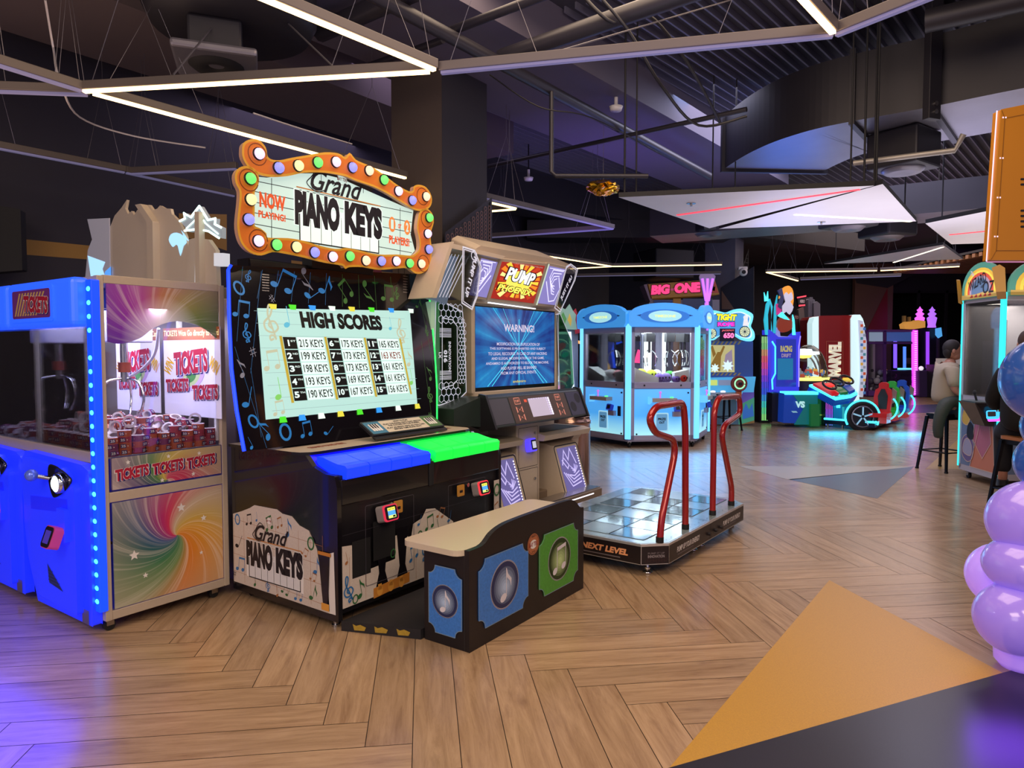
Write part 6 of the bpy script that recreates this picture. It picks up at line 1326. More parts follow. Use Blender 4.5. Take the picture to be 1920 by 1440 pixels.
for k in range(6):
    x, y = hp[k]; mb = MB(); mb.tube([(x*.93-.015, y*.93, .045), (x*.93+.015, y*.93, .045)], .045, RUBBER, None, 14); mb.box(x*.93-.03, y*.93-.02, .07, x*.93+.03, y*.93+.02, .10, STEEL); mb.build('caster', hx)
random.seed(21)
pcol = [('#c8d838', 'lime'), ('#7858b0', 'violet'), ('#e87838', 'orange'), ('#d8d4d8', 'white'), ('#d83c30', 'red'), ('#e8a0a8', 'pink'), ('#48b848', 'green'), ('#8470b8', 'lavender')]
Mh = Matrix.Translation(cen) @ Matrix.Rotation(R(PHI), 4, 'Z')
ball_specs = [(0, -.30, .20, .10, 0), (0, -.12, .22, .09, 0), (0, -.02, .12, .085, 1), (0, .10, .14, .09, 7), (0, .20, .26, .08, 6), (0, .32, .14, .08, 2), (0, .36, .10, .085, 4), (0, .25, .08, .07, 1), (0, -.40, .14, .07, 6), (0, .0, .34, .09, 3), (5, -.05, .20, .09, 3), (5, .10, .22, .085, 5), (5, .25, .18, .08, 2), (5, .36, .12, .07, 4), (5, -.2, .26, .08, 3), (1, 0, .2, .09, 7), (1, .2, .2, .08, 6)]
pm = {}
for f_, x, yy, r, c in ball_specs:
    mt = P('plush_'+pcol[c][1], pcol[c][0], .85, bump=.4, nscale=40)
    if c not in pm:
        mb = MB(); mb.ball((0, 0, 0), (1, 1, .92), mt, None, 18, 12); o = mb.build('plush_ball')
        m2 = MB()
        for s in (-1, 1): m2.disc(s*.32, .1, .16, INK, front(-.98), 0, .2, 12)
        m2.stroke(arc(0, -.1, .3, 200, 340, 8), .08, INK, front(-1.0)); m2.build('face', o); pm[c] = o
    else: o = dup(pm[c])
    z = 1.03+r*.92+(.05 if yy > .15 else 0)
    p = Mh @ Matrix.Rotation(R(60*f_), 4, 'Z') @ Vector((x, -HB+yy, z)); o.location = p; o.scale = (r, r, r); o.rotation_euler = (0, 0, R(PHI+60*f_+random.uniform(-30, 30)))
    tag(o, '%s plush ball piled in the sky-blue claw machine, %s window' % (pcol[c][1], {0: 'middle', 5: 'left', 1: 'right'}[f_]), 'plush toy', '%s plush balls in the %s window' % (pcol[c][1], {0: 'middle', 5: 'left', 1: 'right'}[f_]))
# trident lamp on top
c = at(1325, 576, 11.9); tl = thing('trident_lamp', (c.x, c.y, 2.2), 0, 'purple-lit three-pronged lamp rising from the sky-blue claw machine', 'lamp')
PUL = E('purple_lamp', '#b060ff', 1.6)
mb = MB(); mb.cyl((0, 0, -.3), (0, 0, .22), .035, PUL); mb.build('stem', tl)
mb = MB(); mb.prism([(-.03, .16), (.03, .16), (.14, .62), (.10, .66), (-.12, .66), (-.14, .6)], -.01, .02, P('shade_lilac', '#8c7890', .3), front(0)); mb.build('shade', tl)
for x in (-.09, 0, .09): mb = MB(); mb.tube([(x*.25, -.03, .2), (x, -.03, .58)], .022, PUL, None, 8); mb.build('prong', tl)

# ============================================================ helper for things measured at one distance
class BG:
    def __init__(s, name, px, Y, label, cat, group=None, z=0.):
        s.Y = Y; s.X = at(px, 700, Y).x; s.z = z; s.t = thing(name, (s.X, Y, z), 0, label, cat, group)
    def q(s, pts, t=0.):
        o = []
        for x, y in pts: p = at(x, y, s.Y+t); o.append((p.x-s.X, max(p.z, .015)-s.z))
        return o
    def part(s, name, items, t=0., par=None, bevel=0.):
        """items: (pts, depth, material, lift)"""
        mb = MB(); M = front(t)
        for it in items:
            pts, dep, mt = it[:3]; lift = it[3] if len(it) > 3 else 0.
            mb.prism(s.q(pts, t), -dep+lift, lift, mt, M)
        s.mb = mb; return mb.build(name, par or s.t, bevel=bevel)
    def mb_(s, t=0.): return MB(), front(t), (lambda *p: s.q([p], t)[0])
def rc(x0, y0, x1, y1): return [(x0, y0), (x1, y0), (x1, y1), (x0, y1)]

# BIG ONE
g = BG('giant_crane_machine', 1270, 15.6, 'tall machine with pink BIG-ONE lettering on an orange header', 'arcade machine')
OCH = P('header_ochre', '#a06c28', .4, 0, '#905c18', .15); PKL = E('pink_letter', '#f83c78', 1.2); MRN = P('maroon', '#5c1028', .4)
g.part('cabinet', [(rc(1217, 562, 1349, 800), 1.2, P('cab_mauve', '#8c7c88', .4)), (rc(1262, 560, 1276, 800), .02, OCH, .02)], 0, bevel=.02)
g.part('header', [([(1213, 533), (1340, 524), (1349, 552), (1220, 560)], .5, OCH), ([(1207, 534), (1215, 532), (1223, 562), (1219, 566)], .5, P('header_side', '#886c80', .4))], -.1)
mb, M, f = g.mb_(-.1); a, b = f(1220, 552), f(1313, 533)
for s, x0, x1, z0, z1 in (('BIG', 1220, 1256, 552, 534), ('ONE', 1264, 1314, 549, 530)):
    p0, p1 = f(x0, z0), f(x1, z1); mb.text(s, p0[0]-.02, p0[1]-.02, p1[0]+.02, p1[1]+.02, MRN, M, .01, .1, .12, 0, 3); mb.text(s, p0[0], p0[1], p1[0], p1[1], PKL, M, .016, .07, .12, 0, 3)
p0, p1 = f(1257, 545), f(1263, 541); mb.rect(p0[0], p0[1], p1[0], p1[1], P('pink_dim', '#a84860', .4, 0, '#a04060', .5), M, .016); mb.build('lettering', g.t)
g.part('window', [(rc(1226, 563, 1260, 600), .02, P('window_blue', '#1c2850', .2, 0, '#203060', .4), .03), (rc(1280, 560, 1335, 600), .02, P('window_dim', '#28283c', .15, 0, '#303858', .3), .03)], 0)
g.part('mascot', [([(1336, 525), (1342, 530), (1345, 545), (1349, 549), (1336, 549), (1330, 545), (1338, 540)], .05, P('mascot_red', '#b84838', .4)), ([(1333, 536), (1341, 538), (1340, 546), (1333, 543)], .06, INK)], -.65)

# colourful machine left of the hex crane
g = BG('slender_prize_machine', 1068, 12.4, 'narrow white-lit prize machine with a pastel topper left of the sky-blue crane', 'arcade machine')
WGL = E('white_tube', '#c8f0ff', 1.6); g.part('cabinet', [(rc(1040, 616, 1084, 800), .9, P('cab_greyblue', '#5c6078', .4))], .02, bevel=.01)
g.part('light_frame', [([(1043, 622), (1071, 622), (1079, 760), (1075, 760), (1067, 627), (1043, 627)], .03, WGL)], -.02)
g.part('playfield', [([(1043, 628), (1066, 628), (1074, 765), (1043, 765)], .02, P('playfield_blue', '#88b0c8', .3, 0, '#7898c8', .5))], 0)
mb, M, f = g.mb_(-.03)
for (x, y, r, c) in ((1052, 650, .10, '#e878a0'), (1060, 665, .07, '#58d8e0'), (1050, 690, .12, '#68a0e8'), (1058, 712, .09, '#f0a0d0'), (1048, 730, .12, '#e880c0'), (1062, 740, .07, '#60e0d0'), (1066, 700, .05, '#f85060')):
    a, b = f(x, y); mb.disc(a, b, r, E('pf'+c, c, .9, True), M, 0, r*.6, 12, 30); mb.stroke(arc(a, b, r*1.3, 20, 200, 8), .02, E('pf_line', '#d8f8ff', 1.2, True), M, .003)
mb.build('playfield_art', g.t)
g.part('topper', [([(1042, 615), (1044, 590), (1052, 576), (1060, 580), (1068, 570), (1074, 582), (1080, 590), (1079, 600), (1082, 618)], .12, P('topper_mint', '#98b8a8', .4, 0, '#90b8a0', .4)), ([(1074, 584), (1080, 578), (1086, 600), (1088, 624), (1080, 626)], .1, P('topper_red', '#b02838', .4, 0, '#b02030', .3), -.02), ([(1050, 595), (1056, 585), (1062, 598), (1058, 610), (1050, 610)], .02, P('topper_green', '#5c9c58', .4, 0, '#509850', .4), .02), ([(1064, 600), (1068, 588), (1072, 600), (1070, 612)], .02, P('topper_yellow', '#d8b858', .4, 0, '#d0a840', .5), .02)], -.1)
# rainbow arch game seen through the glass
g = BG('rainbow_arch_game', 1125, 13.3, 'dark game with orange arch and blue neon seen through the sky-blue crane glass', 'arcade machine')
g.part('cabinet', [(rc(1088, 640, 1200, 800), .8, P('cab_indigo', '#201c48', .4))], .5, bevel=.02)
mb, M, f = g.mb_(.3)
for k, (c, r) in enumerate((('#f0a860', .62), ('#f8c880', .50))): a, b = f(1075, 700); mb.stroke(arc(a+.2*k, b, r, 0, 90, 12), .06, E('arch'+c, c, 1.1, True), M, .01*k)
mb.build('neon_arch', g.t)
mb, M, f = g.mb_(.3); a = [f(*p) for p in ((1152, 690), (1148, 660), (1152, 645), (1165, 640))]; mb.stroke(a, .05, E('neon_blue', '#2858ff', 2.2, True), M, 0); mb.rect(*f(1140, 690), *f(1152, 640), E('neon_blue_dim', '#2038c0', .8, True), M, -.02); mb.build('neon_blue', g.t)
mb, M, f = g.mb_(.3); mb.poly([f(*p) for p in ((1188, 680), (1215, 682), (1208, 660), (1196, 655))], E('magenta_bar', '#e83878', 1.3, True), M, 0); mb.build('neon_wedge', g.t)

# TIGHT ROPE
g = BG('cycling_game', 1385, 14.4, 'cycling arcade game with a blue TIGHT ROPE sign beside the grey column', 'arcade machine')
STR = P('stripe_blue', '#38508c', .4, 0, '#30488c', .25); STY = P('stripe_sand', '#b89c68', .4)
g.part('cabinet', [(rc(1322, 720, 1385, 796), .9, P('cab_green', '#4c6878', .4, 0, '#405c70', .2)), (rc(1322, 640, 1412, 722), .35, STR), (rc(1322, 796, 1386, 802), .9, P('wood_base', '#b08850', .4))], .0, bevel=.01)
g.part('side_mural', [([(1385, 725), (1414, 722), (1414, 790), (1385, 800)], .05, P('mural_violet', '#6c5ca8', .4, 0, '#5c4ca8', .35)), ([(1385, 760), (1414, 745), (1414, 790), (1385, 798)], .02, P('mural_green', '#4c9c78', .4, 0, '#409878', .35), .01), ([(1385, 725), (1400, 724), (1385, 748)], .02, P('mural_sky', '#88c8d8', .4, 0, '#78c0d8', .4), .012), ([(1386, 798), (1414, 788), (1414, 793), (1386, 803)], .05, P('wood_base', '#b08850', .4), .02), ([(1392, 770), (1398, 756), (1404, 768), (1410, 756), (1413, 780), (1392, 786)], .01, P('mural_blue', '#3870b8', .4, 0, '#3068b8', .4), .02)], 0)
SCN = E('game_screen', '#b8b078', .85)
g.part('display', [(rc(1325, 647, 1377, 698), .03, SCN, .01), ([(1329, 690), (1345, 660), (1352, 660), (1350, 696)], .005, E('scr_brown', '#8c6828', .7, True), .015), ([(1356, 690), (1360, 665), (1372, 655), (1374, 694)], .005, E('scr_lilac', '#9888a0', .7, True), .015), ([(1332, 650), (1336, 648), (1342, 664), (1337, 670)], .005, E('scr_brown', '#8c6828', .7, True), .016), ([(1348, 664), (1356, 648), (1359, 650), (1350, 672)], .005, E('scr_brown', '#8c6828', .7, True), .016)], -.0)
mb, M, f = g.mb_(0)
for (x, y, r) in ((1340, 690, .10), (1364, 686, .13)): a, b = f(x, y); star(mb, a, b, r, E('splash', '#d8f0f0', .9, True), M, .02, 8, .55); mb.build('splash', g.t); mb = MB()
for k in range(8):
    for y0, y1 in ((640, 646), (699, 704)):
        a, b = f(1326+k*8, y1), f(1330+k*8, y0); mb.poly([(a[0], a[1]), (a[0]+.04, a[1]), (b[0]+.04, b[1]), (b[0], b[1])], STY, M, .006)
mb.build('display_art', g.t)
sg = [(1323, 592), (1335, 582), (1350, 584), (1362, 586), (1378, 580), (1392, 579), (1402, 583), (1412, 590), (1411, 602), (1408, 612), (1414, 622), (1415, 634), (1408, 640), (1392, 637), (1380, 630), (1365, 626), (1350, 630), (1338, 638), (1326, 636), (1320, 628), (1326, 615), (1322, 604)]
sgq = smooth(g.q(sg, -.1), 3); mb = MB(); M = front(-.1); mb.prism(sgq, -.12, 0, P('sign_cyan', '#78d0e8', .3, 0, '#68ccf0', 1.1), M); cx = sum(p[0] for p in sgq)/len(sgq); cz = sum(p[1] for p in sgq)/len(sgq)
mb.poly([(cx+(x-cx)*.88, cz+(z-cz)*.82) for x, z in sgq], E('sign_white', '#d0f0f8', 1.1, True), M, .004); mb.poly([(cx+(x-cx)*.82, cz+(z-cz)*.76) for x, z in sgq], E('sign_blue', '#4c98d8', .9, True), M, .008); ts = mb.build('sign', g.t)
mb, M, f = g.mb_(-.1)
OUT = P('outline_black', '#100808', .4); mb.text('TIGHT', *f(1342, 602), *f(1382, 588), OUT, M, .012, .09, .1, 0, -2); mb.text('TIGHT', *f(1343, 601), *f(1381, 589), E('tight_yellow', '#f8e830', 1.1, True), M, .018, .06, .1, 0, -2)
mb.text('ROPE', *f(1344, 613), *f(1378, 603), OUT, M, .012, .1); mb.text('ROPE', *f(1345, 612), *f(1377, 604), E('rope_pink', '#e838c8', 1.1, True), M, .018, .07)
for x, y in ((1333, 625), (1396, 622)):
    a, b = f(x, y); mb.disc(a, b, .115, INK, M, .012, n=20); mb.disc(a, b, .10, E('wheel_cream', '#d8e0b8', .9, True), M, .015, n=20)
    for t in range(0, 180, 30): mb.stroke([(a-.095*math.cos(R(t)), b-.095*math.sin(R(t))), (a+.095*math.cos(R(t)), b+.095*math.sin(R(t)))], .008, P('spoke_blue', '#4c6c90', .4), M, .018)
a, b = f(1397, 600); mb.ball((a, -.14, b+.05), (.05, .03, .05), E('rider_white', '#e8e4e8', .9, True)); mb.prism([(a-.05, b-.12), (a+.06, b-.12), (a+.04, b+.02), (a-.03, b+.02)], .01, .04, E('rider_white', '#e8e4e8', .9, True), M)
mb.rect(*f(1349, 634), *f(1378, 616), P('count_back', '#28183c', .4), M, .012); mb.text('JACKPOT', *f(1353, 622), *f(1376, 618), E('led_red2', '#e86870', .9, True), M, .016, .04); mb.text('650', *f(1356, 634), *f(1376, 624), E('led_pink', '#ff70a8', 1.6, True), M, .016, .05); mb.build('sign_lettering', ts)
g.part('control_deck', [([(1324, 708), (1414, 706), (1410, 735), (1322, 735)], .3, P('deck_skyblue', '#58b0d8', .35, 0, '#48a8e0', .5), .1), (rc(1328, 712, 1342, 722), .02, E('deck_yellow', '#c8d870', .8, True), .12), (rc(1344, 712, 1375, 722), .02, P('deck_art', '#8c98b0', .4, 0, '#8090b0', .4), .12), (rc(1322, 735, 1385, 742), .35, P('deck_white', '#a8b8c0', .4), .15)], 0)
mb, M, f = g.mb_(-.35)
a, b = f(1384, 719); mb.lathe([(.16, -.04), (.16, .04), (.13, .05), (.13, .02), (.06, .02), (.05, .05), (0, .05)], P('wheel_red', '#8c3430', .35), frame((a, -.4, b), (1, 0, 0), (0, 0, 1)), 24); mb.stroke(arc(a, b, .10, 0, 350, 20), .03, E('wheel_mint', '#a0f0b8', 1., True), front(-.455), 0); mb.box(a-.05, -.42, b-.35, a+.05, -.34, b-.12, P('post_orange', '#c06038', .4)); mb.cyl((a, -.46, b), (a, -.52, b), .03, INK); mb.build('steering_wheel', g.t)
for x in (1338, 1357): a, b = f(x, 736); mb = MB(); mb.lathe([(.05, 0), (.05, .03), (0, .04)], E('dome_white', '#f0e0ff', 1.3, True), Matrix.Translation((a, -.3, b)), 12); mb.build('push_button', g.t)
# stools
SM = P('stool_black', '#18171c', .35, .5); SWD = P('stool_wood', '#a86c3c', .4, noise=.2, nscale=20)
def stool(loc, rz, h, label, wood=False):
    t = thing('bar_stool', loc, rz, label, 'stool'); mb = MB()
    mb.prism(rrect(-.155, -.155, .155, .155, .03), h-.03, h, SWD if wood else SM); mb.build('seat', t, bevel=.005)
    mb = MB(); mb.prism(rrect(-.14, -.14, .14, .14, .02), h-.075, h-.03, SM); mb.build('seat_frame', t)
    for sx in (-1, 1):
        for sy in (-1, 1):
            mb = MB(); T_ = [(sx*.12, sy*.12), (sx*.155, sy*.12), (sx*.155, sy*.155), (sx*.12, sy*.155)]; B_ = [(sx*.195, sy*.195), (sx*.22, sy*.195), (sx*.22, sy*.22), (sx*.195, sy*.22)]
            mb.hexa([(x, y, .012) for x, y in B_], [(x, y, h-.04) for x, y in T_], SM); mb.box(sx*.208-.016, sy*.208-.016, 0, sx*.208+.016, sy*.208+.016, .02, RUBBER); mb.build('leg', t)
    mb = MB(); k = .19
    mb.tube([(-k, -k, .25), (k, -k, .25), (k, k, .25), (-k, k, .25)], .01, SM, None, 6, True); mb.build('foot_ring', t); return t
stool(tuple(pz(1362, 806)), 15, .70, 'black metal bar stool in front of the cycling game')
c = at(1334, 770, 15.2); 

# ============================================================ RACING GAME
g = BG('racing_game', 1600, 13.4, 'neon three-seat racing game with a rainbow light tower and cyan floor edge', 'arcade machine')
CYN = E('cyan_neon', '#40e4ff', 2.2); BLB = P('race_blue', '#143c8c', .35, 0, '#1038a0', .45); BLI2 = E('race_indigo', '#3838d8', .8); TEAL = P('race_teal', '#106c68', .35, 0, '#0c6c70', .4); GRN = P('race_green', '#1c6c34', .35, 0, '#186c34', .3)
Yt = 1.5
g.part('tower', [(rc(1425, 628, 1448, 792), .6, BLK2)], Yt)
mb, M, f = g.mb_(Yt)
rb = ['#a8e890', '#90d888', '#e0a070', '#f06878', '#e858a0', '#c050d0', '#8848e8', '#5850f0', '#4060f8', '#40a0e8', '#48d8d0', '#68e8a0', '#98f088']
for i in range(6):
    x = 1428+i*3.1
    for k in range(13):
        y1 = 631+k*12.1; mb.rect(*f(x, y1+12.1), *f(x+1.7, y1), E('rb%d' % k, rb[k], 1.1, True), M, .01)
mb.build('rainbow_strips', g.t)
g.part('screen_tower', [([(1443, 618), (1460, 632), (1490, 632), (1501, 622), (1498, 735), (1446, 735)], .45, BLI2), (rc(1455, 636, 1492, 725), .02, P('race_screen', '#182870', .15, 0, '#2430a8', .7), .02), (rc(1457, 672, 1486, 712), .01, P('race_screen2', '#185870', .15, 0, '#1c70a0', .7), .03)], 1.35)
mb, M, f = g.mb_(1.35); 
mb.text('RACING', *f(1462, 660), *f(1484, 648), P('race_txt', '#b8a860', .4, 0, '#b8a860', .6), M, .04, .05); mb.text('DRIFT', *f(1464, 670), *f(1482, 663), P('race_txt2', '#a890a0', .4, 0, '#a890a0', .5), M, .04, .04)
mb.stroke([f(*p) for p in ((1446, 640), (1452, 650), (1452, 700), (1446, 712), (1447, 730))], .03, CYN, M, .05); mb.stroke([f(*p) for p in ((1499, 630), (1496, 650), (1496, 725))], .025, E('violet_neon', '#8070ff', 1.8, True), M, .05); mb.build('neon_trim', g.t)
# back-lit figures on top kept generic
g.part('topper_rim', [([(1437, 628), (1434, 600), (1438, 570), (1444, 560), (1449, 575), (1446, 600), (1449, 628)], .08, E('topper_cyan', '#30b8d0', .9)), ([(1441, 620), (1440, 590), (1444, 570), (1446, 590), (1445, 620)], .01, BLK2, .01), ([(1451, 625), (1453, 575), (1458, 553), (1456, 600), (1457, 625)], .06, E('topper_teal', '#2ca8c0', .9)), ([(1434, 565), (1433, 548), (1437, 560), (1440, 546), (1441, 564)], .03, CYN)], 1.45)
g.part('topper_crest', [(smooth([(1462, 560), (1466, 545), (1472, 538), (1480, 536), (1487, 545), (1488, 565), (1484, 580), (1478, 575), (1470, 552)], 3), .08, E('crest_orange', '#f09838', .9)), ([(1463, 556), (1458, 545), (1466, 540), (1470, 560), (1464, 580), (1458, 575)], .05, P('crest_slate', '#4c5080', .4), .01), (smooth([(1469, 554), (1474, 548), (1478, 553), (1483, 548), (1486, 560), (1481, 566), (1487, 576), (1480, 590), (1474, 584), (1468, 588), (1466, 574), (1472, 566)], 2), .03, P('crest_white', '#d8d4e0', .4, 0, '#c8c0d8', .5), .03), ([(1456, 570), (1464, 568), (1466, 590), (1457, 590)], .05, P('crest_magenta', '#c8387c', .4, 0, '#c02870', .6), .0)], 1.4)
g.part('topper_shield', [(smooth([(1460, 600), (1470, 592), (1482, 597), (1488, 610), (1480, 620), (1466, 623), (1458, 615)], 3), .08, P('shield_brown', '#8c3c28', .4, 0, '#882c18', .5)), ([(1458, 592), (1466, 585), (1480, 600), (1470, 598)], .04, CYN, .02), ([(1486, 590), (1489, 600), (1491, 628), (1486, 628)], .04, CYN, .02), ([(1460, 600), (1464, 630), (1490, 632), (1455, 634)], .06, P('stripe_white', '#a8a8e0', .4, 0, '#8888d0', .5), -.02)], 1.38)
g.part('side_base', [([(1448, 737), (1502, 738), (1504, 795), (1447, 790)], .3, P('race_black', '#141420', .35)), ([(1460, 736), (1520, 738), (1520, 792), (1458, 790)], .6, BLB, .3), ([(1475, 738), (1520, 738), (1520, 793), (1478, 793), (1494, 765)], .05, TEAL, .33), (rc(1460, 733, 1520, 738), .3, CYN, .36), (rc(1504, 755, 1520, 795), .3, GRN, .42)], .9)
mb, M, f = g.mb_(.9); mb.text('VS', *f(1478, 762), *f(1496, 750), E('vs_pale', '#a8d8d8', .9, True), M, .35, .06); mb.prism(f_ := [f(*p) for p in ((1471, 768), (1480, 768), (1483, 771), (1474, 771))], .34, .35, E('vs_mark', '#80b0c0', .7, True), M); mb.build('side_lettering', g.t)
g.part('corner_block', [([(1520, 738), (1546, 742), (1546, 800), (1519, 797)], .8, GRN), (rc(1519, 777, 1546, 779), .8, P('green_trim', '#88b850', .4, 0, '#80b040', .5), .02)], 1.0)
# console with three wheels
mb, M, f = g.mb_(0)
def P3(px, py, Y): v = at(px, py, Y); return (v.x-g.X, v.y-g.Y, v.z)
top4 = [P3(1517, 722, 14.4), P3(1567, 748, 13.6), P3(1697-100, 742, 13.6), P3(1612, 735, 14.2), P3(1580, 712, 15.0), P3(1556, 715, 15.2)]
top4 = [P3(1517, 723, 14.3), P3(1566, 749, 13.5), P3(1597, 744, 13.5), P3(1608, 738, 14.0), P3(1585, 714, 14.9), P3(1560, 716, 15.0)]
mb.hexa([(x, y+.12, z-.14) for x, y, z in top4], [(x, y, z-.02) for x, y, z in top4], BLB); mb.hexa([(x, y, z-.02) for x, y, z in top4], [(x, y, z+.02) for x, y, z in top4], CYN); cb_ = mb.build('console', g.t)
def inset(c4, f=.88): cx = sum(p[0] for p in c4)/len(c4); cy = sum(p[1] for p in c4)/len(c4); cz = sum(p[2] for p in c4)/len(c4); return [(cx+(x-cx)*f, cy+(y-cy)*f, cz+(z-cz)*f+.028) for x, y, z in c4]
mb = MB(); mb.add(inset(top4), [(0, 1, 2, 3, 4, 5)], P('dash_dark', '#0c2c20', .3)); 
for cc, q4 in (('#b8141c', ((1524, 725), (1560, 745), (1573, 743), (1545, 722))), ('#1c5c28', ((1548, 722), (1576, 743), (1590, 741), (1565, 719))), ('#183c8c', ((1568, 719), (1592, 741), (1603, 737), (1582, 716)))):
    Ys = (14.15, 13.6, 13.6, 14.2) if cc == '#b8141c' else (14.3, 13.6, 13.65, 14.4); v = [P3(x, y-2, Y_) for (x, y), Y_ in zip(q4, Ys)]; mb.add([(x, y, z+.05) for x, y, z in v]+[(x, y, z) for x, y, z in v], [(0, 1, 2, 3), (0, 4, 5, 1), (1, 5, 6, 2), (2, 6, 7, 3), (3, 7, 4, 0)], P('dash'+cc, cc, .3, 0, cc, .6))
mb.build('dashboard', cb_)
for (x, y, Y_, c, nm) in ((1553, 728, 13.8, '#ff4038', 'red'), (1567, 722, 14.0, '#202830', 'dark'), (1585, 718, 14.1, '#d8b838', 'yellow')):
    v = P3(x, y, Y_); mb = MB(); Mw_ = frame((v[0], v[1]-.05, v[2]+.07), (1, .2, 0), (0, .8, .6)); mb.tube([(.13*math.cos(R(a)), .13*math.sin(R(a)), 0) for a in range(0, 360, 20)], .022, INK, Mw_, 8, True); mb.prism([(-.1, -.03), (.1, -.03), (.06, .05), (-.06, .05)], -.03, .01, P('hub'+nm, c, .3, 0, c, .7), Mw_); mb.build('steering_wheel', g.t)
g.part('rainbow_column', [(rc(1546, 745, 1562, 799), .2, P('race_navy', '#101838', .3))], .85)
mb, M, f = g.mb_(.85)
for i in range(5):
    for k, c in enumerate(('#c058d8', '#a058e8', '#8068f0', '#6888f8', '#68a8f8')): mb.rect(*f(1548+i*2.8, 757+k*10+10), *f(1549.4+i*2.8, 757+k*10-8 if k == 0 else 757+k*10), E('rc%d' % k, c, 1.2, True), M, .01)
mb.build('light_strips', g.t)
g.part('footwell', [([(1562, 750), (1600, 745), (1605, 800), (1562, 800)], .1, P('foot_blue', '#0c6c98', .3, 0, '#0c78b0', .5)), (rc(1577, 762, 1579, 795), .05, E('pole_teal', '#30a8b0', .8, True), .1), (rc(1566, 755, 1571, 764), .05, CYN, .1), (rc(1574, 753, 1582, 762), .08, P('reader_teal', '#185060', .3, 0, '#2080a0', .4), .12), (rc(1584, 752, 1592, 761), .08, P('reader_teal', '#185060', .3, 0, '#2080a0', .4), .12)], .9)
# floor base with neon edge
N0, Lf, Rt = pz(1640, 808), pz(1545, 800), pz(1694, 787)
N0, Lf, Rt = [Vector((p.x-g.X, p.y-g.Y, 0)) for p in (N0, Lf, Rt)]; Bk = Lf+(Rt-N0)
Bk = Vector((Lf.x+.6, Rt.y+.3, 0))
mb = MB(); q = [Lf, N0, Rt, Bk]; mb.hexa([(p.x, p.y, .06) for p in q], [(p.x, p.y, .15) for p in q], P('race_navy', '#101838', .3)); mb.build('floor_base', g.t)
mb = MB(); mb.tube([(Lf.x, Lf.y, .165), (N0.x, N0.y, .165), (Rt.x, Rt.y, .165)], .022, CYN, None, 6); mb.build('floor_neon', g.t)
for f_ in (.1, .4, .75): p = Lf.lerp(N0, f_); mb = MB(); mb.cyl((p.x, p.y+.05, 0), (p.x, p.y+.05, .06), .025, STEEL); mb.build('levelling_foot', g.t)
area('race_glow', tuple(Vector((g.X, g.Y, 0))+(Lf+N0)/2+Vector((.3, -.1, .14))), tuple(Vector((g.X, g.Y, 0))+(Lf+N0)/2+Vector((.2, -1.6, -.3))), 2.2, .1, 3.5, '#30d0ff')
# wheel
wc = P3(1616, 781, 13.55); mb = MB(); Mw_ = frame(wc, (1, -.12, 0), (0, 0, 1)); r = .30
mb.lathe([(.18, -.06), (r-.02, -.06), (r, -.03), (r, .03), (r-.02, .05), (.20, .05), (.19, .0)], INK, Mw_, 32); mb.lathe([(.0, .02), (.19, .02)], P('rim_dark', '#181c28', .3), Mw_, 32); mb.lathe([(.19, .055), (.21, .06), (.215, .05)], P('rim_silver', '#9498a8', .25, .8), Mw_, 32)
for a in range(5):
    t = R(90+72*a); mb.stroke([(.03*math.cos(t), .03*math.sin(t)), (.19*math.cos(t), .19*math.sin(t))], .03, P('rim_silver2', '#b0d0e0', .25, .5, '#88c8e8', .5), Mw_, .056)
wh = mb.build('display_wheel', g.t)
mb = MB(); mb.tube([((r+.02)*math.cos(R(a)), (r+.02)*math.sin(R(a)), .03) for a in range(-30, 215, 12)], .018, CYN, Mw_, 6); mb.build('neon_ring', wh)
# seats
for px, c, Y_, s_ in ((1655, '#b81c20', 13.7, 1.0), (1670, '#2c9c38', 14.2, .98), (1689, '#2048b0', 14.8, .95)):
    v = P3(px, 770, Y_); mt = P('seat'+c, c, .35, 0, c, .25); k = {13.7: 0, 14.2: 1, 14.8: 2}[Y_]
    mb = MB(); Ms_ = frame((v[0], v[1], 0), (.75, -.65, 0), (0, 0, 1)); mb.prism([(-.14, .30), (.12, .30), (.15, .62), (.13, .78), (.08, .82), (.08, .90), (.04, .93), (-.04, .93), (-.08, .90), (-.08, .82), (-.14, .78), (-.17, .62)], -.10, .0, mt, Ms_)
    mb.prism([(-.07, .40), (.07, .40), (.09, .66), (.03, .80), (-.03, .80), (-.09, .66)], .0, .02, P('seat_pad', '#2c2c30', .4), Ms_); mb.prism([(-.16, .26), (.16, .26), (.16, .34), (-.16, .34)], -.02, .38, mt, Ms_); st_ = mb.build('seat', g.t, bevel=.01)
    mb = MB(); mb.prism([(.13, .5), (.2, .55), (.22, .75), (.14, .82)], -.14, -.10, P('seat_brace', '#a09088', .4), Ms_); mb.prism([(-.14, .14), (.14, .14), (.14, .28), (-.14, .28)], -.08, .3, P('seat_base', '#c86060' if c == '#b81c20' else ('#50b878' if c == '#2c9c38' else '#3c60b0'), .4, 0, c, .3), Ms_); mb.build('seat_base', st_)
    mb = MB(); mb.tube([(.02+.24*math.cos(R(a)), -.06, .42+.24*math.sin(R(a))) for a in range(-70, 60, 15)], .016, CYN, Matrix.Translation((v[0], v[1], 0)), 6); mb.build('neon_hoop', st_)

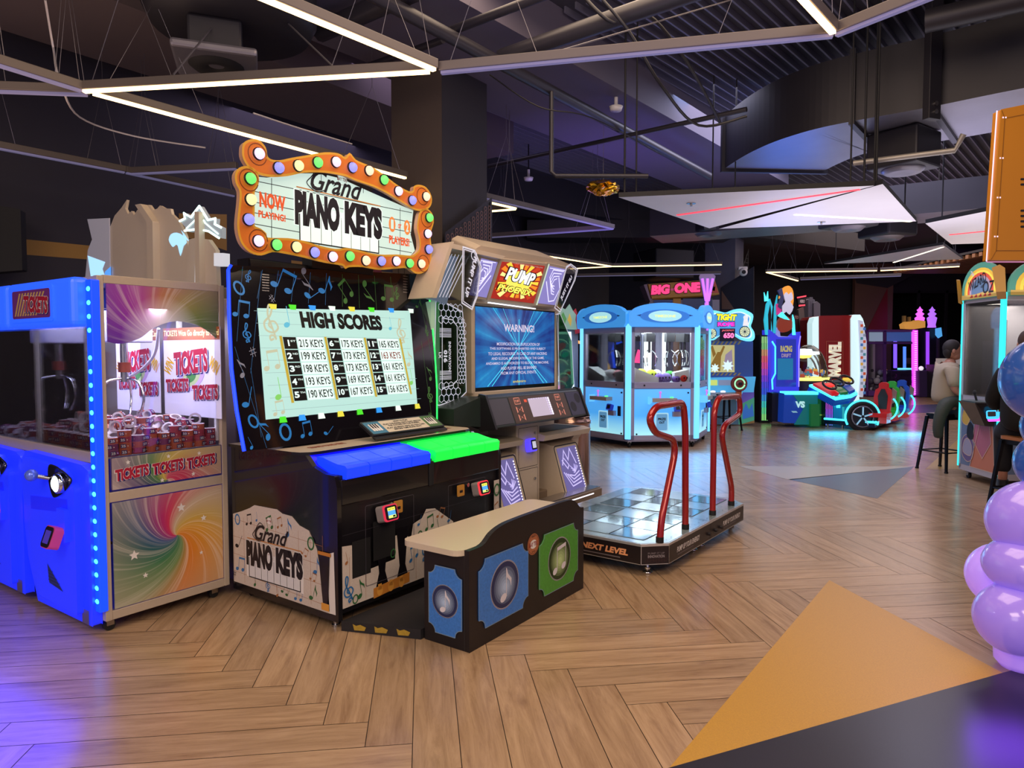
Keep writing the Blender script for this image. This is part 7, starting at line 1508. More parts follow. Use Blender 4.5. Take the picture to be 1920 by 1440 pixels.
# ============================================================ things behind the racing game
g = BG('red_card_machine', 1570, 17.5, 'tall red prize machine with white lettered side and white-lit pillars', 'arcade machine')
RD = P('marvel_red', '#981812', .3, coat=.3); WPI = P('pillar_white', '#d8ecec', .35, 0, '#c8ecf0', .75)
g.part('cabinet', [([(1534, 800), (1534, 598), (1538, 592), (1598, 591), (1604, 800)], 1.1, RD)], 0, bevel=.02)
g.part('pillar', [([(1523, 800), (1523, 606), (1527, 595), (1535, 593), (1535, 800)], .3, WPI)], -.05, bevel=.02)
g.part('pillar', [([(1596, 800), (1596, 598), (1600, 590), (1613, 590), (1618, 598), (1622, 612), (1610, 612), (1609, 730), (1613, 760), (1606, 800)], .3, WPI)], -.05, bevel=.02)
g.part('card_display', [([(1610, 600), (1618, 602), (1625, 640), (1625, 700), (1618, 745), (1611, 740), (1614, 700), (1612, 640)], .25, P('card_white', '#c8ccd8', .4, 0, '#b8c0d8', .5))], -.1)
mb, M, f = g.mb_(-.1)
random.seed(4)
for k in range(22):
    x = 1613+(k % 2)*5; y = 608+k*6; mb.rect(*f(x, y+5), *f(x+5, y), P('card%d' % (k % 5), ['#c85838', '#4878b8', '#d8a848', '#8c98a8', '#508c98'][k % 5], .4, 0, ['#c85838', '#4878b8', '#d8a848', '#8c98a8', '#508c98'][k % 5], .4), M, .01)
mb.build('cards', g.t, kind=None)
mb, M, f = g.mb_(-.0); a, b = f(1551, 706), f(1579, 641); cx, cz = (a[0]+b[0])/2, (a[1]+b[1])/2; hw, hh = (b[1]-a[1])/2, (b[0]-a[0])/2
LW = P('letter_white', '#e8e4d0', .4, 0, '#e0dcc0', .5); mb.text('MARVEL', cx-hw, cz-hh*.9, cx+hw, cz+hh*.9, LW, M, .012, .07, 0, 0, 90); mb.stroke([f(*p) for p in ((1549, 709), (1549, 640), (1580, 640), (1580, 709))], .012, P('letter_frame', '#c86850', .4), M, .012); mb.build('lettering', g.t)
# dome pusher
g = BG('dome_coin_game', 1528, 15.6, 'clear domed coin game with a white ringed lamp and yellow-lit rim', 'arcade machine')
YLT = E('yellow_rim', '#f0e870', 1.6); a, b = g.q([(1495, 712), (1582, 712)]); w0 = (b[0]-a[0])/2; cxx = (a[0]+b[0])/2; zt = a[1]
mb = MB(); mb.cyl((cxx, .8, .06), (cxx, .8, zt-.05), w0*.85, P('pusher_base', '#3c3450', .4), None, 24); mb.build('base', g.t)
mb = MB(); mb.lathe([(w0*1.0, zt-.04), (w0*1.05, zt-.04), (w0*1.05, zt+.02), (w0*.98, zt+.03)], YLT, Matrix.Translation((cxx, .8, 0)), 28); mb.cyl((cxx, .8, zt-.03), (cxx, .8, zt+.01), w0*1.0, P('pusher_deck', '#5c4c50', .3), None, 28); mb.build('lit_rim', g.t)
mb = MB(); mb.ball((cxx+.05, .8, zt+.02), (w0*.85, w0*.85, .78), GLASS, None, 24, 12); mb.build('dome', g.t)
mb = MB(); zl = g.q([(1525, 662)])[0][1]; mb.lathe([(0, zl+.10), (.18, zl+.09), (.2, zl+.04), (.34, zl+.03), (.35, zl-.03), (.2, zl-.05)], E('ring_lamp', '#e8f4ff', 1.5), Matrix.Translation((cxx-.15, .6, 0)), 28); mb.lathe([(.2, zl-.05), (.15, zl-.11), (0, zl-.13)], E('ring_yellow', '#f0d868', 1.4), Matrix.Translation((cxx-.15, .6, 0)), 24); mb.build('ring_lamp', g.t)
mb = MB()
for r_ in (.34, .42): mb.tube([(cxx-.15+r_*math.cos(R(a_2)), .6, zt+.02+r_*1.6*math.sin(R(a_2))) for a_2 in range(10, 175, 15)], .02, P('arch_silver', '#a8a098', .3, .5), None, 6)
mb.build('inner_arch', g.t)
random.seed(9); mb = MB()
for k in range(40):
    x, y, z = cxx-.15+random.uniform(-.45, .45), .6+random.uniform(-.3, .3), zt+.04+random.uniform(0, .22); mb.prism(rrect(-.06, -.04, .06, .04, .01), 0, .01, P('card%d' % (k % 5), '#888888', .4), frame((x, y, z), (random.uniform(-1, 1), random.uniform(-1, 1), .2), (random.uniform(-.4, .4), .3, 1)))
mb.build('prize_cards', g.t, kind='stuff')
# grey tower-block topper
g = BG('skyline_topper_game', 1530, 19.0, 'grey model skyscraper topper with a red framed sign behind the racing game', 'arcade machine')
GT = P('tower_grey', '#70707c', .5); GT2 = P('tower_rib', '#8c8c98', .5)
g.part('cabinet', [(rc(1496, 640, 1560, 790), .9, P('cab_dark', '#28243c', .4))], .5)
g.part('tower_block', [([(1515, 640), (1515, 562), (1518, 560), (1518, 557), (1524, 557), (1524, 560), (1528, 562), (1528, 640)], .35, GT)]+[(rc(1516+k*2.4, 564, 1517+k*2.4, 638), .02, GT2, .02) for k in range(5)], .0)
g.part('round_tower', [([(1526, 600), (1526, 568), (1532, 565), (1538, 570), (1538, 600), (1536, 640), (1513, 640), (1513, 612)], .3, GT)]+[(rc(1514, 612+k*3.4, 1538, 613+k*3.4), .02, GT2, .02) for k in range(9)], -.1)
g.part('sign_arm', [([(1497, 580), (1507, 576), (1512, 635), (1502, 640)], .12, P('arm_grey', '#706860', .5)), ([(1494, 557), (1510, 554), (1511, 573), (1497, 575)], .1, INK, .02), ([(1494, 557), (1510, 554), (1510, 556.5), (1494, 559.5)], .05, E('red_tube', '#ff4858', 1.4, True), .06), ([(1497, 572), (1508, 571), (1508, 573.5), (1497, 575)], .05, E('red_tube', '#ff4858', 1.4, True), .06)], -.3)
mb, M, f = g.mb_(-.3); mb.text('HERO', *f(1499, 568), *f(1508, 562), P('sign_dim', '#b8a8a8', .4, 0, '#b0a0a0', .4), M, .03, .04); mb.build('sign_lettering', g.t); mb = MB()
mb.prism([f(*p) for p in ((1482, 590), (1500, 590), (1500, 620), (1482, 620))], -.1, -.03, P('caution_back', '#38181c', .4), M); mb.text('CAUTION', *f(1484, 598), *f(1500, 592), P('caution_pale', '#c89890', .4), M, -.025, .04); mb.build('caution_sign', g.t)
# purple crane pair
PF = P('purple_frame', '#503068', .4, 0, '#401c60', .15); MAG = E('magenta_post', '#f040ff', 2.0); DV = P('violet_panel', '#3c2c58', .4)
g = BG('purple_claw_machine', 1690, 23.4, 'large purple-framed glass prize machine with a glowing magenta corner post', 'arcade machine')
g.part('lower_cabinet', [(rc(1672, 695, 1716, 752), .9, DV), (rc(1626, 733, 1720, 742), .9, PF)], 0)
g.part('frame', [(rc(1626, 618, 1716, 622), 1.2, PF), (rc(1626, 641, 1714, 645), .06, PF), (rc(1657, 620, 1662, 735), .06, PF), (rc(1625, 618, 1628, 742), .06, PF)], 0)
g.part('light_post', [(rc(1713, 619, 1721, 741), .12, MAG)], -.06)
mb, M, f = g.mb_(-.065)
for k in range(30): mb.rect(*f(1714.5, 621+k*4), *f(1719.5, 622.2+k*4), E('magenta_light', '#ff90ff', 2.4, True), M, .003)
mb.build('post_ribs', g.t, kind='stuff')
g.part('glass', [(rc(1628, 622, 1713, 733), .02, GLASS)], .0)
g.part('interior', [(rc(1630, 622, 1656, 640), .02, E('int_pale', '#8898b0', .7)), (rc(1663, 622, 1712, 640), .02, E('int_blue', '#3c5c9c', .6)), (rc(1675, 640, 1679, 690), .1, E('tube_violet', '#7050f8', 1.5, True), .1), (rc(1693, 650, 1696, 690), .1, E('tube_blue', '#4878f0', 1.5, True), .1), (rc(1682, 690, 1712, 693), .1, E('tube_cyan', '#70d8f0', 1.3, True), .12), (rc(1630, 640, 1656, 733), .02, P('int_grey', '#54505c', .4)), (rc(1634, 640, 1638, 733), .1, P('mannequin_white', '#a0a0a8', .4), .1)], .8)
random.seed(31); mb, M, f = g.mb_(.5)
for k in range(30):
    a, b = f(random.uniform(1630, 1672), random.uniform(690, 730)); c = random.choice(['#c8c8d0', '#484858', '#a0a8c8', '#302c38', '#d8c060'])
    mb.ball((a, .4+random.uniform(-.1, .1), b), random.uniform(.05, .12), P('toy'+c, c, .5), None, 8, 6)
mb.build('prize_heap', g.t, kind='stuff')
g.part('hand_topper', [([(1695, 608), (1703, 603), (1712, 604), (1722, 600), (1735, 602), (1735, 614), (1715, 617), (1697, 616)], .3, P('hand_skin', '#d89858', .4, 0, '#e0a048', .5))], -.1, bevel=.03)
g.part('trophy_topper', [(rc(1694, 592, 1699, 606), .1, P('trophy', '#a08858', .4)), (rc(1704, 594, 1708, 606), .1, P('trophy', '#a08858', .4))], .2)
g2 = BG('purple_kiosk', 1745, 23.1, 'dark violet cabinet with a white ball on top, right of the magenta post', 'cabinet')
g2.part('cabinet', [(rc(1724, 695, 1752, 760), .6, DV)], 0, bevel=.01); a, b = g2.q([(1737, 691)])[0]; mb = MB(); mb.ball((a, .3, b), .075, E('white_ball', '#f0e8f0', .8)); mb.build('ball', g2.t)
g3 = BG('castle_topper_machine', 1745, 24.6, 'dark glass machine with glowing violet castle turrets on top', 'arcade machine')
g3.part('cabinet', [(rc(1728, 616, 1775, 760), .6, P('cab_night', '#1c1828', .3)), (rc(1736, 622, 1741, 690), .05, E('tube_purple', '#9040e0', 1.2, True), .05), (rc(1756, 622, 1760, 690), .05, P('post_dim', '#44384c', .4), .05)], 0)
for x, c in ((1727, '#e060f8'), (1750, '#a060e0')):
    mb, M, f = g3.mb_(-.1); a, b = f(x, 614); s_ = .12; mt = E('turret'+c, c, 1.3)
    mb.lathe([(0, b+.75), (.05, b+.66), (.10, b+.62), (.06, b+.55), (.14, b+.48), (.08, b+.40), (.16, b+.34), (.12, b+.1), (.14, b)], mt, Matrix.Translation((a, 0, 0)), 12); mb.build('turret', g3.t)
g3.part('cyan_sign', [([(1755, 616), (1765, 614), (1767, 630), (1760, 634), (1755, 628)], .05, E('sign_sky', '#50a0e0', .9, True))], -.2)
# sign board behind the man
g4 = BG('ticket_counter', 1790, 22.5, 'dark counter carrying a white sign strip with small black pictures behind the seated man', 'counter')
g4.part('counter', [(rc(1757, 684, 1870, 760), .6, P('counter_dark', '#1c1a22', .5))], .05, bevel=.01)
mb, M, f = g4.mb_(0); mb.prism([f(1756, 684), f(1870, 684), f(1870, 672), f(1756, 672)], -.04, 0, P('sign_offwhite', '#c8c0bc', .5, 0, '#a8a0a0', .3), M)
for x, k in ((1764, 2), (1776, 3), (1790, 0), (1826, 3), (1839, 1), (1853, 3), (1865, 4)): a, b = f(x, 678); note(mb, a, b, .12, INK, M, .004, 0, k)
mb.build('picture_strip', g4.t)
# ============================================================ RAINBOW-HEADED PRIZE MACHINE (right)
WF = P('wiz_frame', '#b8b0b4', .35, .1); TEALP = E('teal_post', '#30d8e0', 1.5); ORB = P('bracket_orange', '#a87820', .35); MW = P('mural_base', '#6c7c98', .45)
WZ = (5.44, 7.7)
wz = thing('rainbow_prize_machine', WZ, -5, 'white-framed glass prize machine with rainbow WIZARD OF OZ headers at the right edge', 'arcade machine')
SW_, SD_ = .95, .80
mb = MB()
for x, y in ((0, 0), (SW_-.05, 0), (0, SD_-.05), (SW_-.05, SD_-.05)):
    if (x, y) == (0, 0): continue
    mb.box(x, y, .12, x+.05, y+.05, 2.19, WF)
for z0, z1 in ((.10, .17), (.93, 1.02), (2.12, 2.19)): mb.box(0, 0, z0, SW_, .04, z1, WF); mb.box(0, 0.04, z0, .04, SD_, z1, WF); mb.box(SW_-.04, .04, z0, SW_, SD_, z1, WF); mb.box(.04, SD_-.04, z0, SW_-.04, SD_, z1, WF)
mb.box(.02, .02, .14, SW_-.02, SD_-.02, .17, WF); mb.box(.02, .02, .93, SW_-.02, SD_-.02, .96, WF); mb.box(.02, .02, 2.15, SW_-.02, SD_-.02, 2.19, WF); mb.build('frame', wz)
mb = MB(); mb.box(-.03, -.03, .14, .02, .02, 2.2, TEALP); mb.build('corner_light_post', wz, bevel=.01)
mb = MB(); mb.box(-.008, SD_-.0, .14, .006, SD_+.02, 2.16, TEALP); mb.build('edge_light_post', wz)
SL_ = sidem(-.002, 0, 0)       # u = -y
mb = MB(); mb.prism([(-SD_+.04, .17), (-.05, .17), (-.05, .93), (-SD_+.04, .93)], -.01, 0, MW, SL_)
MUR = [('#c87858', [(-.55, .17), (-.40, .6), (-.30, .88), (-.12, .70), (-.06, .17)]), ('#b8687c', [(-.50, .50), (-.44, .92), (-.22, .92), (-.14, .5), (-.3, .3)]), ('#d8b048', smooth([(-.74, .70), (-.70, .85), (-.60, .88), (-.56, .78), (-.62, .66)], 3)), ('#6c5c88', smooth([(-.72, .30), (-.72, .48), (-.60, .55), (-.48, .45), (-.50, .28), (-.6, .22)], 3)), ('#a09cb0', smooth([(-.70, .33), (-.68, .46), (-.60, .50), (-.52, .42), (-.54, .3)], 3))]
for i, (c, pts) in enumerate(MUR): mb.poly(pts, P('mural'+c, c, .45), SL_, .001+i*.001); mb.stroke(pts, .008, P('mural_line', '#d8b8a0', .45), SL_, .0065, True)
mb.prism(smooth([(-.62, .52), (-.62, .64), (-.57, .70), (-.50, .64), (-.50, .50)], 3), 0, .007, INK, SL_); mb.build('mural_panel', wz)
mb = MB(); mb.box(-.004, .06, 1.02, 0.004, SD_-.05, 2.12, GLASS); mb.build('side_window', wz)
mb = MB(); mb.box(.06, -.002, 1.02, SW_-.06, .006, 2.12, GLASS); mb.build('front_window', wz)
mb = MB(); mb.box(.05, -.0, .17, SW_-.05, .01, .93, MW); mb.build('front_panel', wz)
area('wiz_light', (WZ[0]+.5, WZ[1]+.35, 2.1), (WZ[0]+.5, WZ[1]+.35, 0), .6, .5, 16, '#fff0e0')
def rainbow_head(M, u0, u1):
    c = (u0+u1)/2; r = (u1-u0)/2
    mb = MB(); mb.prism([(u0, 2.16), (u1, 2.16), (u1, 2.30)]+arc(c, 2.28, r, 0, 180, 16, .30)[1:-1]+[(u0, 2.30)], -.04, 0, P('rb_green', '#508c78', .4, 0, '#4c8c78', .35), M)
    for i, (cc, f) in enumerate((('#d8b040', .86), ('#e0d050', .76), ('#c85038', .68), ('#a08c9c', .56), ('#58708c', .46))): mb.poly([(u0+r*(1-f), 2.17), (u1-r*(1-f), 2.17)]+arc(c, 2.26, r*f, 0, 180, 14, .30*f), P('rb'+cc, cc, .4, 0, cc, .4), M, .001+.001*i)
    mb.prism([(u0+.01, 2.165), (u1-.01, 2.165), (u1-.01, 2.21), (c+.1, 2.235), (c-.1, 2.215), (u0+.01, 2.22)], .006, .008, P('rb_field', '#b89850', .4, 0, '#b89848', .4), M)
    mb.text('The', c-.2, 2.44, c-.12, 2.49, WHITE, M, .009, .03, 0, 0, -15); mb.text('WIZARD', c-.23, 2.30, c+.12, 2.42, INK, M, .009, .012, .1, 0, 16); mb.text('of', c+.02, 2.28, c+.07, 2.32, INK, M, .009, .01); mb.text('OZ', c+.06, 2.21, c+.28, 2.35, INK, M, .009, .01, .1)
    for k in range(5): mb.poly([(c-.2+k*.09, 2.18), (c-.15+k*.09, 2.22), (c-.13+k*.09, 2.18)], P('rb_redfig', '#c03838', .4), M, .009)
    mb.build('header_sign', wz, bevel=.004)
rainbow_head(sidem(-.02), -SD_-.0, -.04); rainbow_head(front(-.02), .04, SW_)
mb = MB(); mb.prism([(-.06, 2.12), (.02, 2.12), (.0, 2.46), (-.05, 2.50), (-.12, 2.47)], -.02, .01, ORB, frame((-.03, -.05, 0), (.8, -.6, 0), (0, 0, 1))); mb.build('corner_bracket', wz)
mb = MB(); mb.prism([(-SD_-.0, 2.12), (-SD_-.09, 2.42), (-SD_-.12, 2.43), (-SD_-.06, 2.14)], -.02, .01, ORB, sidem(-.02)); mb.build('corner_bracket', wz)
mb = MB(); mb.box(.05, SD_-.03, 1.0, SW_-.05, SD_-.02, 2.12, P('wiz_back', '#8c8c94', .25, .3)); mb.box(SW_-.035, .05, 1.0, SW_-.03, SD_-.05, 2.12, P('wiz_back', '#8c8c94', .25, .3)); mb.build('added_back_panel', wz)  # pale panels added at back and right to brighten the interior
# inside: red figure wheel, coin tubes
mb = MB(); mb.lathe([(.0, 0), (.17, 0), (.17, .06), (0, .06)], P('reel_mint', '#a8b8a8', .3, .2, '#80a890', .3), frame((.45, .35, 1.30), (.6, -.8, 0), (0, 0, 1)), 20); mb.stroke(arc(0, 0, .10, 0, 300, 12), .03, E('reel_green', '#90e898', 1., True), frame((.45, .35, 1.30), (.6, -.8, 0), (0, 0, 1)), .065); mb.build('spinning_reel', wz)
mb = MB(); mb.box(.25, .30, 1.0, .75, .6, 1.16, P('hopper_red', '#903028', .4)); mb.box(.12, .2, 1.02, .16, .24, 1.9, P('tube_pale', '#b8b8c0', .3)); mb.build('coin_hopper', wz)
# joystick ledge on the left face
mb = MB(); lz = .97; mb.hexa([(-.02, .06, .70), (-.10, .10, .70), (-.10, .34, .70), (-.02, .40, .70)], [(-.02, -.03, lz), (-.24, .06, lz), (-.24, .40, lz), (-.02, .50, lz)], BLG); mb.hexa([(-.01, .0, lz), (-.22, .08, lz), (-.22, .38, lz), (-.01, .46, lz)], [(-.01, .0, lz+.01), (-.22, .08, lz+.01), (-.22, .38, lz+.01), (-.01, .46, lz+.01)], P('ledge_grey', '#68706c', .3)); lg_ = mb.build('control_ledge', wz, bevel=.01)
mb = MB(); mb.cyl((-.12, .24, lz), (-.14, .25, lz+.09), .012, INK); mb.ball((-.14, .25, lz+.10), (.02, .02, .03), INK); mb.build('joystick', lg_)
mb = MB(); Mr = frame((-.10, -.04, .84), (.8, -.6, .1), (0, .3, 1)); mb.prism(rrect(-.06, -.05, .06, .05, .02), -.03, .02, E('reader_cyan', '#38b8f8', 1.3, True), Mr); mb.prism(rrect(-.05, -.07, .07, -.02, .01), -.02, .018, E('reader_magenta', '#e850e8', 1.4, True), Mr); mb.prism(rrect(-.045, -.02, .03, .035, .01), .02, .024, INK, Mr); mb.build('card_reader', wz)
for x, y in ((.08, .08), (SW_-.08, .08), (.08, SD_-.08), (SW_-.08, SD_-.08)): caster(wz, x, y, .035)

# ============================================================ PEOPLE
SKIN = P('skin', '#b47c64', .5); HAIR = P('hair_dark', '#221a18', .7); TEE = P('tee_beige', '#a89880', .8, bump=.15, nscale=25); OLV = P('jacket_olive', '#3c4034', .7, bump=.5, nscale=18); TRO = P('trouser_grey', '#23262c', .8); BKC = P('sweat_black', '#0e0e12', .85); BJN = P('jeans_black', '#14141a', .8)
def skin(name, verts, edges, radii, mat, parent, root=0, sub=2):
    me = bpy.data.meshes.new(name); me.from_pydata(verts, edges, []); me.materials.append(mat); o = bpy.data.objects.new(name, me); COL.objects.link(o); o.parent = parent
    o.modifiers.new('skin', 'SKIN'); sv = me.skin_vertices
    if not sv: return o
    for i, r in enumerate(radii): d = sv[0].data[i]; d.radius = r if isinstance(r, tuple) else (r, r); d.use_root = (i == root)
    m = o.modifiers.new('sub', 'SUBSURF'); m.levels = sub; m.render_levels = sub; o.modifiers['skin'].use_smooth_shade = True
    return o
def head(parent, c, face, mat=SKIN, hair=HAIR, beard=False):
    """c centre, face = direction angle in degrees"""
    M = Matrix.Translation(c) @ Matrix.Rotation(R(face), 4, 'Z')      # local +x is where the face looks
    mb = MB(); mb.ball((.0, 0, .02), (.098, .076, .115), mat, M, 20, 14); mb.ball((.03, 0, -.05), (.066, .058, .062), mat, M, 16, 10)
    mb.hexa([(.085, -.016, -.022), (.118, -.012, -.02), (.118, .012, -.02), (.085, .016, -.022)], [(.088, -.008, .03), (.094, -.005, .03), (.094, .005, .03), (.088, .008, .03)], mat, M)
    for s in (-1, 1): mb.ball((-.005, s*.078, .0), (.022, .010, .032), mat, M, 10, 8)
    h = mb.build('head', parent)
    mb = MB()
    for s in (-1, 1): mb.ball((.083, s*.030, .028), (.011, .013, .008), P('eye_white', '#d8d4d0', .3), M, 8, 6); mb.ball((.092, s*.030, .028), (.004, .006, .006), INK, M, 8, 6); mb.box(.086, s*.030-.016, .044, .095, s*.030+.016, .050, hair, M)
    mb.build('eyes', h); mb = MB(); mb.box(.084, -.024, -.062, .093, .024, -.052, P('lip', '#94544c', .5), M); mb.build('mouth', h)
    mb = MB(); mb.ball((-.018, 0, .045), (.104, .084, .108), hair, M, 18, 12); mb.ball((-.055, 0, .0), (.062, .076, .09), hair, M, 14, 10); mb.build('hair', h); return h
def hand(parent, w, d, mat=SKIN, side=1, nm='hand'):
    """five-fingered hand from wrist w heading along d"""
    w, d = Vector(w), Vector(d).normalized(); s = d.cross(Vector((0, 0, 1))).normalized(); up = s.cross(d)
    V = [w, w+d*.045, w+d*.085]; Ed = [(0, 1), (1, 2)]; Rr = [(.024, .018), (.036, .016), (.036, .014)]
    o = skin(nm, [tuple(v) for v in V], Ed, Rr, mat, parent)
    for i, (off, L_) in enumerate(((-.027, .062), (-.009, .074), (.009, .070), (.026, .055))):
        a = w+d*.085+s*off; b = a+d*L_*.45-up*.008; c = b+d*L_*.3-up*.022; e = c+d*L_*.1-up*.024
        skin('finger', [tuple(x) for x in (a-d*.015, a, b, c, e)], [(0, 1), (1, 2), (2, 3), (3, 4)], [.009, .009, .0085, .008, .0065], mat, o, 0, 1)
    a = w+d*.03+s*side*.026; skin('thumb', [tuple(x) for x in (a, a+d*.025+s*side*.022-up*.006, a+d*.055+s*side*.026-up*.018)], [(0, 1), (1, 2)], [.012, .010, .008], mat, o, 0, 1)
    return o
mp = pz(1768, 881); mp = Vector((mp.x, mp.y, 0))
stool((mp.x, mp.y), 20, .74, 'black metal bar stool under the seated man in the beige shirt')
m1 = thing('person', (mp.x, mp.y), -18, 'person in a beige T-shirt seated on a stool, olive jacket across the lap', 'person')
skin('body', [(0, 0, .80), (.0, 0, .98), (.02, 0, 1.18), (.03, 0, 1.33), (.05, 0, 1.41), (.06, 0, 1.46),
    (.03, -.17, 1.33), (.04, -.255, 1.05), (.24, -.25, .95), (.36, -.22, .95), (.03, .17, 1.33), (.06, .26, 1.06), (.26, .24, .96), (.38, .2, .96),
    (.10, -.11, .80), (.44, -.15, .74), (.36, -.15, .36), (.38, -.15, .28), (.10, .11, .80), (.44, .15, .74), (.36, .15, .36), (.38, .15, .28)],
    [(0, 1), (1, 2), (2, 3), (3, 4), (4, 5), (3, 6), (6, 7), (7, 8), (8, 9), (3, 10), (10, 11), (11, 12), (12, 13), (0, 14), (14, 15), (15, 16), (16, 17), (0, 18), (18, 19), (19, 20), (20, 21)],
    [.10, .115, .125, .10, .06, .055, .06, .048, .038, .026, .06, .048, .038, .026, .055, .055, .045, .04, .055, .055, .045, .04], SKIN, m1)
head(m1, (.075, 0, 1.545), -4)
hand(m1, (.355, -.22, .95), (1, .25, -.1)); hand(m1, (.375, .2, .96), (1, -.1, -.1), side=-1)
skin('t_shirt', [(0, 0, .86), (.0, 0, .98), (.02, 0, 1.16), (.03, 0, 1.32), (.045, 0, 1.385), (.03, -.17, 1.33), (.04, -.235, 1.20), (.042, -.262, 1.08), (.03, .17, 1.33), (.04, .235, 1.2), (.06, .262, 1.08)],
    [(0, 1), (1, 2), (2, 3), (3, 4), (3, 5), (5, 6), (6, 7), (3, 8), (8, 9), (9, 10)], [(.17, .19), (.175, .185), (.18, .20), (.15, .15), .075, .105, .09, .082, .105, .09, .082], TEE, m1)
skin('trousers', [(0, 0, .82), (.10, -.11, .81), (.44, -.15, .755), (.365, -.15, .32), (.10, .11, .81), (.44, .15, .755), (.365, .15, .32), (.05, 0, .80)], [(0, 7), (7, 1), (1, 2), (2, 3), (7, 4), (4, 5), (5, 6)], [(.17, .17), .12, .095, .085, .12, .095, .085, .15], TRO, m1)
skin('jacket', [(.05, -.16, .96), (.20, -.17, .90), (.36, -.18, .86), (.44, -.20, .70), (-.06, -.24, .86), (-.12, -.27, .72), (-.14, -.28, .56), (-.13, -.28, .44), (.22, -.22, .76), (.30, -.24, .62)], [(0, 1), (1, 2), (2, 3), (0, 4), (4, 5), (5, 6), (6, 7), (1, 8), (8, 9)], [(.10, .09), (.12, .08), (.11, .08), .08, .09, .075, .065, .05, .09, .06], OLV, m1)
for s in (-1, 1): mb = MB(); mb.prism(smooth([(-.07, -.04), (.10, -.045), (.18, -.03), (.19, .0), (.18, .03), (.10, .045), (-.07, .04)], 3), 0, .07, P('shoe_black', '#141416', .5), Matrix.Translation((.36, s*.15, .22))); mb.build('shoe', m1, bevel=.015)
# second person, back to the visitor
s2 = Vector((4.80, 6.42, 0))
stool((s2.x, s2.y), 6, .75, 'bar stool with a wooden seat under the person in black', True)
m2 = thing('person', (s2.x, s2.y+.02), 60, 'person in a black sweater seen from behind, perched on a wooden-topped stool', 'person')
skin('body', [(0, 0, .82), (.0, 0, 1.0), (.03, 0, 1.2), (.05, 0, 1.36), (.07, 0, 1.46), (.08, 0, 1.51), (.05, .17, 1.36), (.10, .25, 1.10), (.32, .2, 1.0), (.42, .17, 1.0), (.05, -.17, 1.36), (.10, -.25, 1.10), (.32, -.2, 1.0), (.42, -.17, 1.0), (.08, .11, .82), (.38, .14, .72), (.32, .14, .34), (.34, .14, .24), (.08, -.11, .82), (.38, -.14, .72), (.32, -.14, .34), (.34, -.14, .24)],
    [(0, 1), (1, 2), (2, 3), (3, 4), (4, 5), (3, 6), (6, 7), (7, 8), (8, 9), (3, 10), (10, 11), (11, 12), (12, 13), (0, 14), (14, 15), (15, 16), (16, 17), (0, 18), (18, 19), (19, 20), (20, 21)],
    [.10, .11, .12, .09, .058, .055, .06, .045, .036, .026, .06, .045, .036, .026, .055, .055, .045, .04, .055, .055, .045, .04], SKIN, m2)
head(m2, (.10, 0, 1.60), 5, hair=P('hair_brown', '#4c3a34', .7)); hand(m2, (.415, .17, 1.0), (1, -.1, -.1), side=-1); hand(m2, (.415, -.17, 1.0), (1, .1, -.1))
skin('sweater', [(-.0, 0, .77), (.0, 0, .98), (.03, 0, 1.19), (.05, 0, 1.34), (.065, 0, 1.44), (.05, .17, 1.36), (.085, .24, 1.16), (.12, .26, 1.08), (.30, .21, 1.0), (.05, -.17, 1.36), (.085, -.24, 1.16), (.12, -.26, 1.08), (.30, -.21, 1.0)], [(0, 1), (1, 2), (2, 3), (3, 4), (3, 5), (5, 6), (6, 7), (7, 8), (3, 9), (9, 10), (10, 11), (11, 12)], [(.22, .24), (.21, .225), (.20, .23), (.16, .18), .085, .095, .08, .075, .055, .095, .08, .075, .055], BKC, m2)
skin('trousers', [(0, 0, .84), (.08, .11, .84), (.38, .14, .74), (.32, .14, .34), (.08, -.11, .84), (.38, -.14, .74), (.32, -.14, .34), (.03, 0, .83)], [(0, 7), (7, 1), (1, 2), (2, 3), (7, 4), (4, 5), (5, 6)], [(.17, .17), .12, .09, .075, .12, .09, .075, .15], BJN, m2)
for s in (-1, 1): mb = MB(); mb.prism(smooth([(-.07, -.04), (.10, -.045), (.18, -.03), (.19, .0), (.18, .03), (.10, .045), (-.07, .04)], 3), 0, .07, P('shoe_black', '#141416', .5), Matrix.Translation((.32, s*.14, .215))); mb.build('shoe', m2, bevel=.015)

# ============================================================ GLOWING BALL TREE
bt0 = pz(1908, 1268)
bt = thing('glowing_ball_sculpture', (bt0.x+.06, bt0.y+.1), 0, 'glossy sculpture of glowing purple balls topped with blue balls at the right edge', 'light sculpture')
BP = P('ball_purple', '#9c84d4', .18, 0, '#8060dc', .45, coat=.6); BP2 = P('ball_lilac', '#b8a0e4', .18, 0, '#a070f0', .62, coat=.6); BBL = P('ball_blue', '#2c5090', .2, 0, '#1c3c90', .35, coat=.6)
def sb(px, py, rp_, dy, mt, nm='ball', sq=1.):
    Y = bt0.y+.1+dy; c = at(px, py, Y); r = rp_/F*Y; mb = MB(); mb.ball((c.x-bt.location.x, dy, c.z), (r, r, r*sq), mt, None, 32, 20); mb.build(nm, bt)
sb(1943, 978, 83, .05, BP, sq=.93); sb(1883, 1080, 65, .22, BP2, sq=.95); sb(1932, 1062, 80, .0, BP, sq=.72); sb(1910, 1160, 76, -.04, BP, sq=.92); sb(1878, 1001, 16, .2, BP2)
sb(1975, 1110, 60, .1, BP2); sb(1972, 712, 84, .08, BBL); sb(1968, 868, 58, .1, BBL); sb(1972, 800, 50, .16, BBL); sb(1985, 925, 50, .1, BBL)
mb = MB(); mb.lathe([(.0, 0), (.09, .0), (.115, .03), (.12, .12), (.12, .22), (.10, .26)], BP2, Matrix.Translation((.03, 0, 0)), 28); mb.build('base', bt)
mb = MB(); mb.cyl((.19, .12, .1), (.19, .12, 1.5), .05, BBL); mb.build('core', bt)
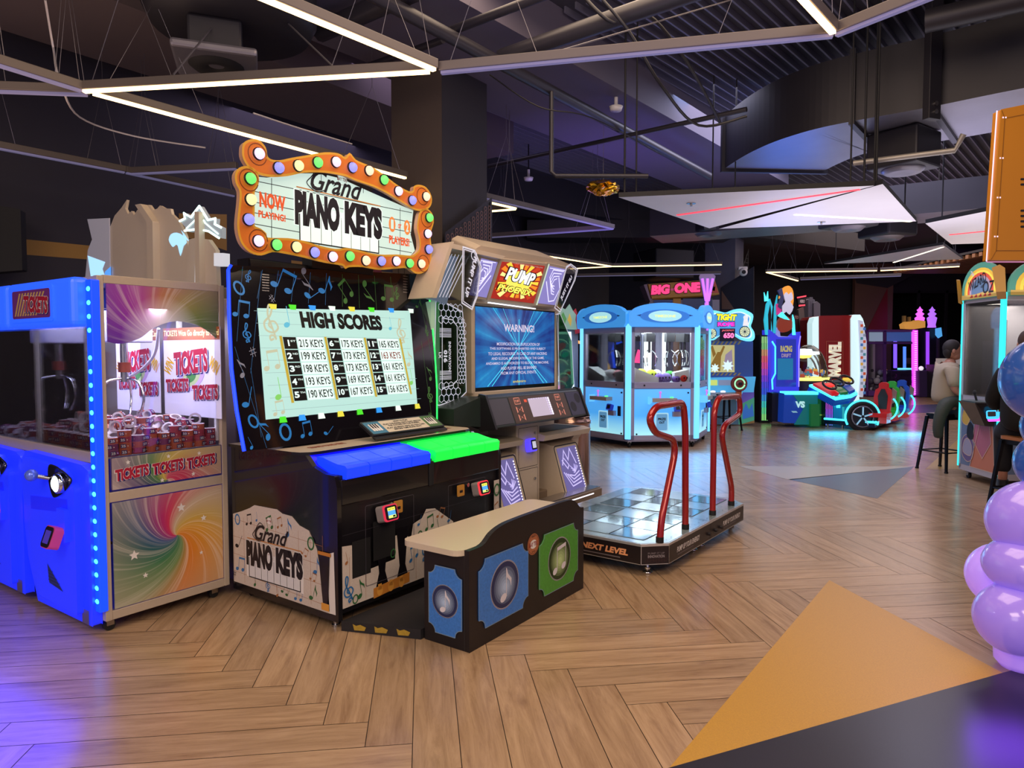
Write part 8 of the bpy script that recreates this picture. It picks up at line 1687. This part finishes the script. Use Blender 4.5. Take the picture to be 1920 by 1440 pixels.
area('ball_glow', (bt.location.x-.1, bt.location.y-.25, .3), (bt.location.x-.4, bt.location.y-1.4, -.3), .5, .2, 2.0, '#7c40ff')

# ============================================================ ORANGE TOPPER
g = BG('orange_sign_machine', 1900, 4.2, 'orange metal sign back with a lit left edge at the upper right corner', 'arcade machine')
OR_ = P('orange_metal', '#c4801c', .38, .1); OR2 = P('orange_seam', '#8c5810', .4); LE = E('lit_edge', '#f0c8f0', 1.4)
sgp = [(1877, 205), (1975, 185), (1975, 488), (1857, 488)]
g.part('sign_back', [(sgp, .07, OR_)], 0, bevel=.006)
mb, M, f = g.mb_(0)
mb.stroke([f(*p) for p in ((1884, 222), (1970, 205))], .005, OR2, M, .002); mb.stroke([f(*p) for p in ((1884, 222), (1868, 470), (1970, 470))], .005, OR2, M, .002); mb.stroke([f(1868, 470), f(1858, 487)], .004, OR2, M, .002); mb.stroke([f(1884, 222), f(1878, 207)], .004, OR2, M, .002)
for y in (222, 298, 372, 445): a, b = f(1880-(y-205)*.07, y); mb.rect(a, b, a+.009, b+.009, P('rivet', '#f0e0e8', .3, 0, '#f0d8f0', .6), M, .003); mb.rect(a+.016, b, a+.025, b+.009, P('rivet', '#f0e0e8', .3), M, .003)
for y in (336, 346, 395, 405, 415, 425): a, b = f(1918, y); mb.prism(rrect(a-.015, b-.006, a+.03, b+.006, .005), .0, .003, INK, M)
mb.build('seams', g.t)
mb, M, f = g.mb_(.0); mb.stroke([f(1876, 204), f(1856, 489)], .008, LE, M, -.03); mb.stroke([f(1856, 490), f(1975, 490)], .006, E('lit_edge2', '#d888b8', .8, True), M, -.03); mb.build('edge_light', g.t)
mb = MB(); mb.box(.5, .02, 0, 1.3, .35, 2.2, P('orange_cab', '#3c2c28', .4)); mb.build('cabinet', g.t, bevel=.02)
mb = MB(); mb.box(.1, .0, 2.2, .6, .06, 2.5, OR2); mb.build('sign_bracket', g.t)
# dark loudspeaker box at the far left edge
c = at(0, 445, 6.4); t = thing('wall_screen', (c.x-.1, c.y, 2.0), 20, 'dark angular screen housing hanging at the left edge above the blue crane', 'screen')
mb = MB(); mb.prism([(-.5, .2), (.25, .30), (.25, .86), (-.5, .95)], -.15, 0, BLK2, front(0)); mb.build('housing', t, bevel=.01)
mb = MB(); mb.prism([(-.5, -.0), (-.02, .0), (-.02, .52), (-.18, .72), (-.5, .78)], 0, .01, P('screen_blue2', '#28345c', .2, 0, '#2c3c78', .4), front(0)); mb.build('screen_face', t)
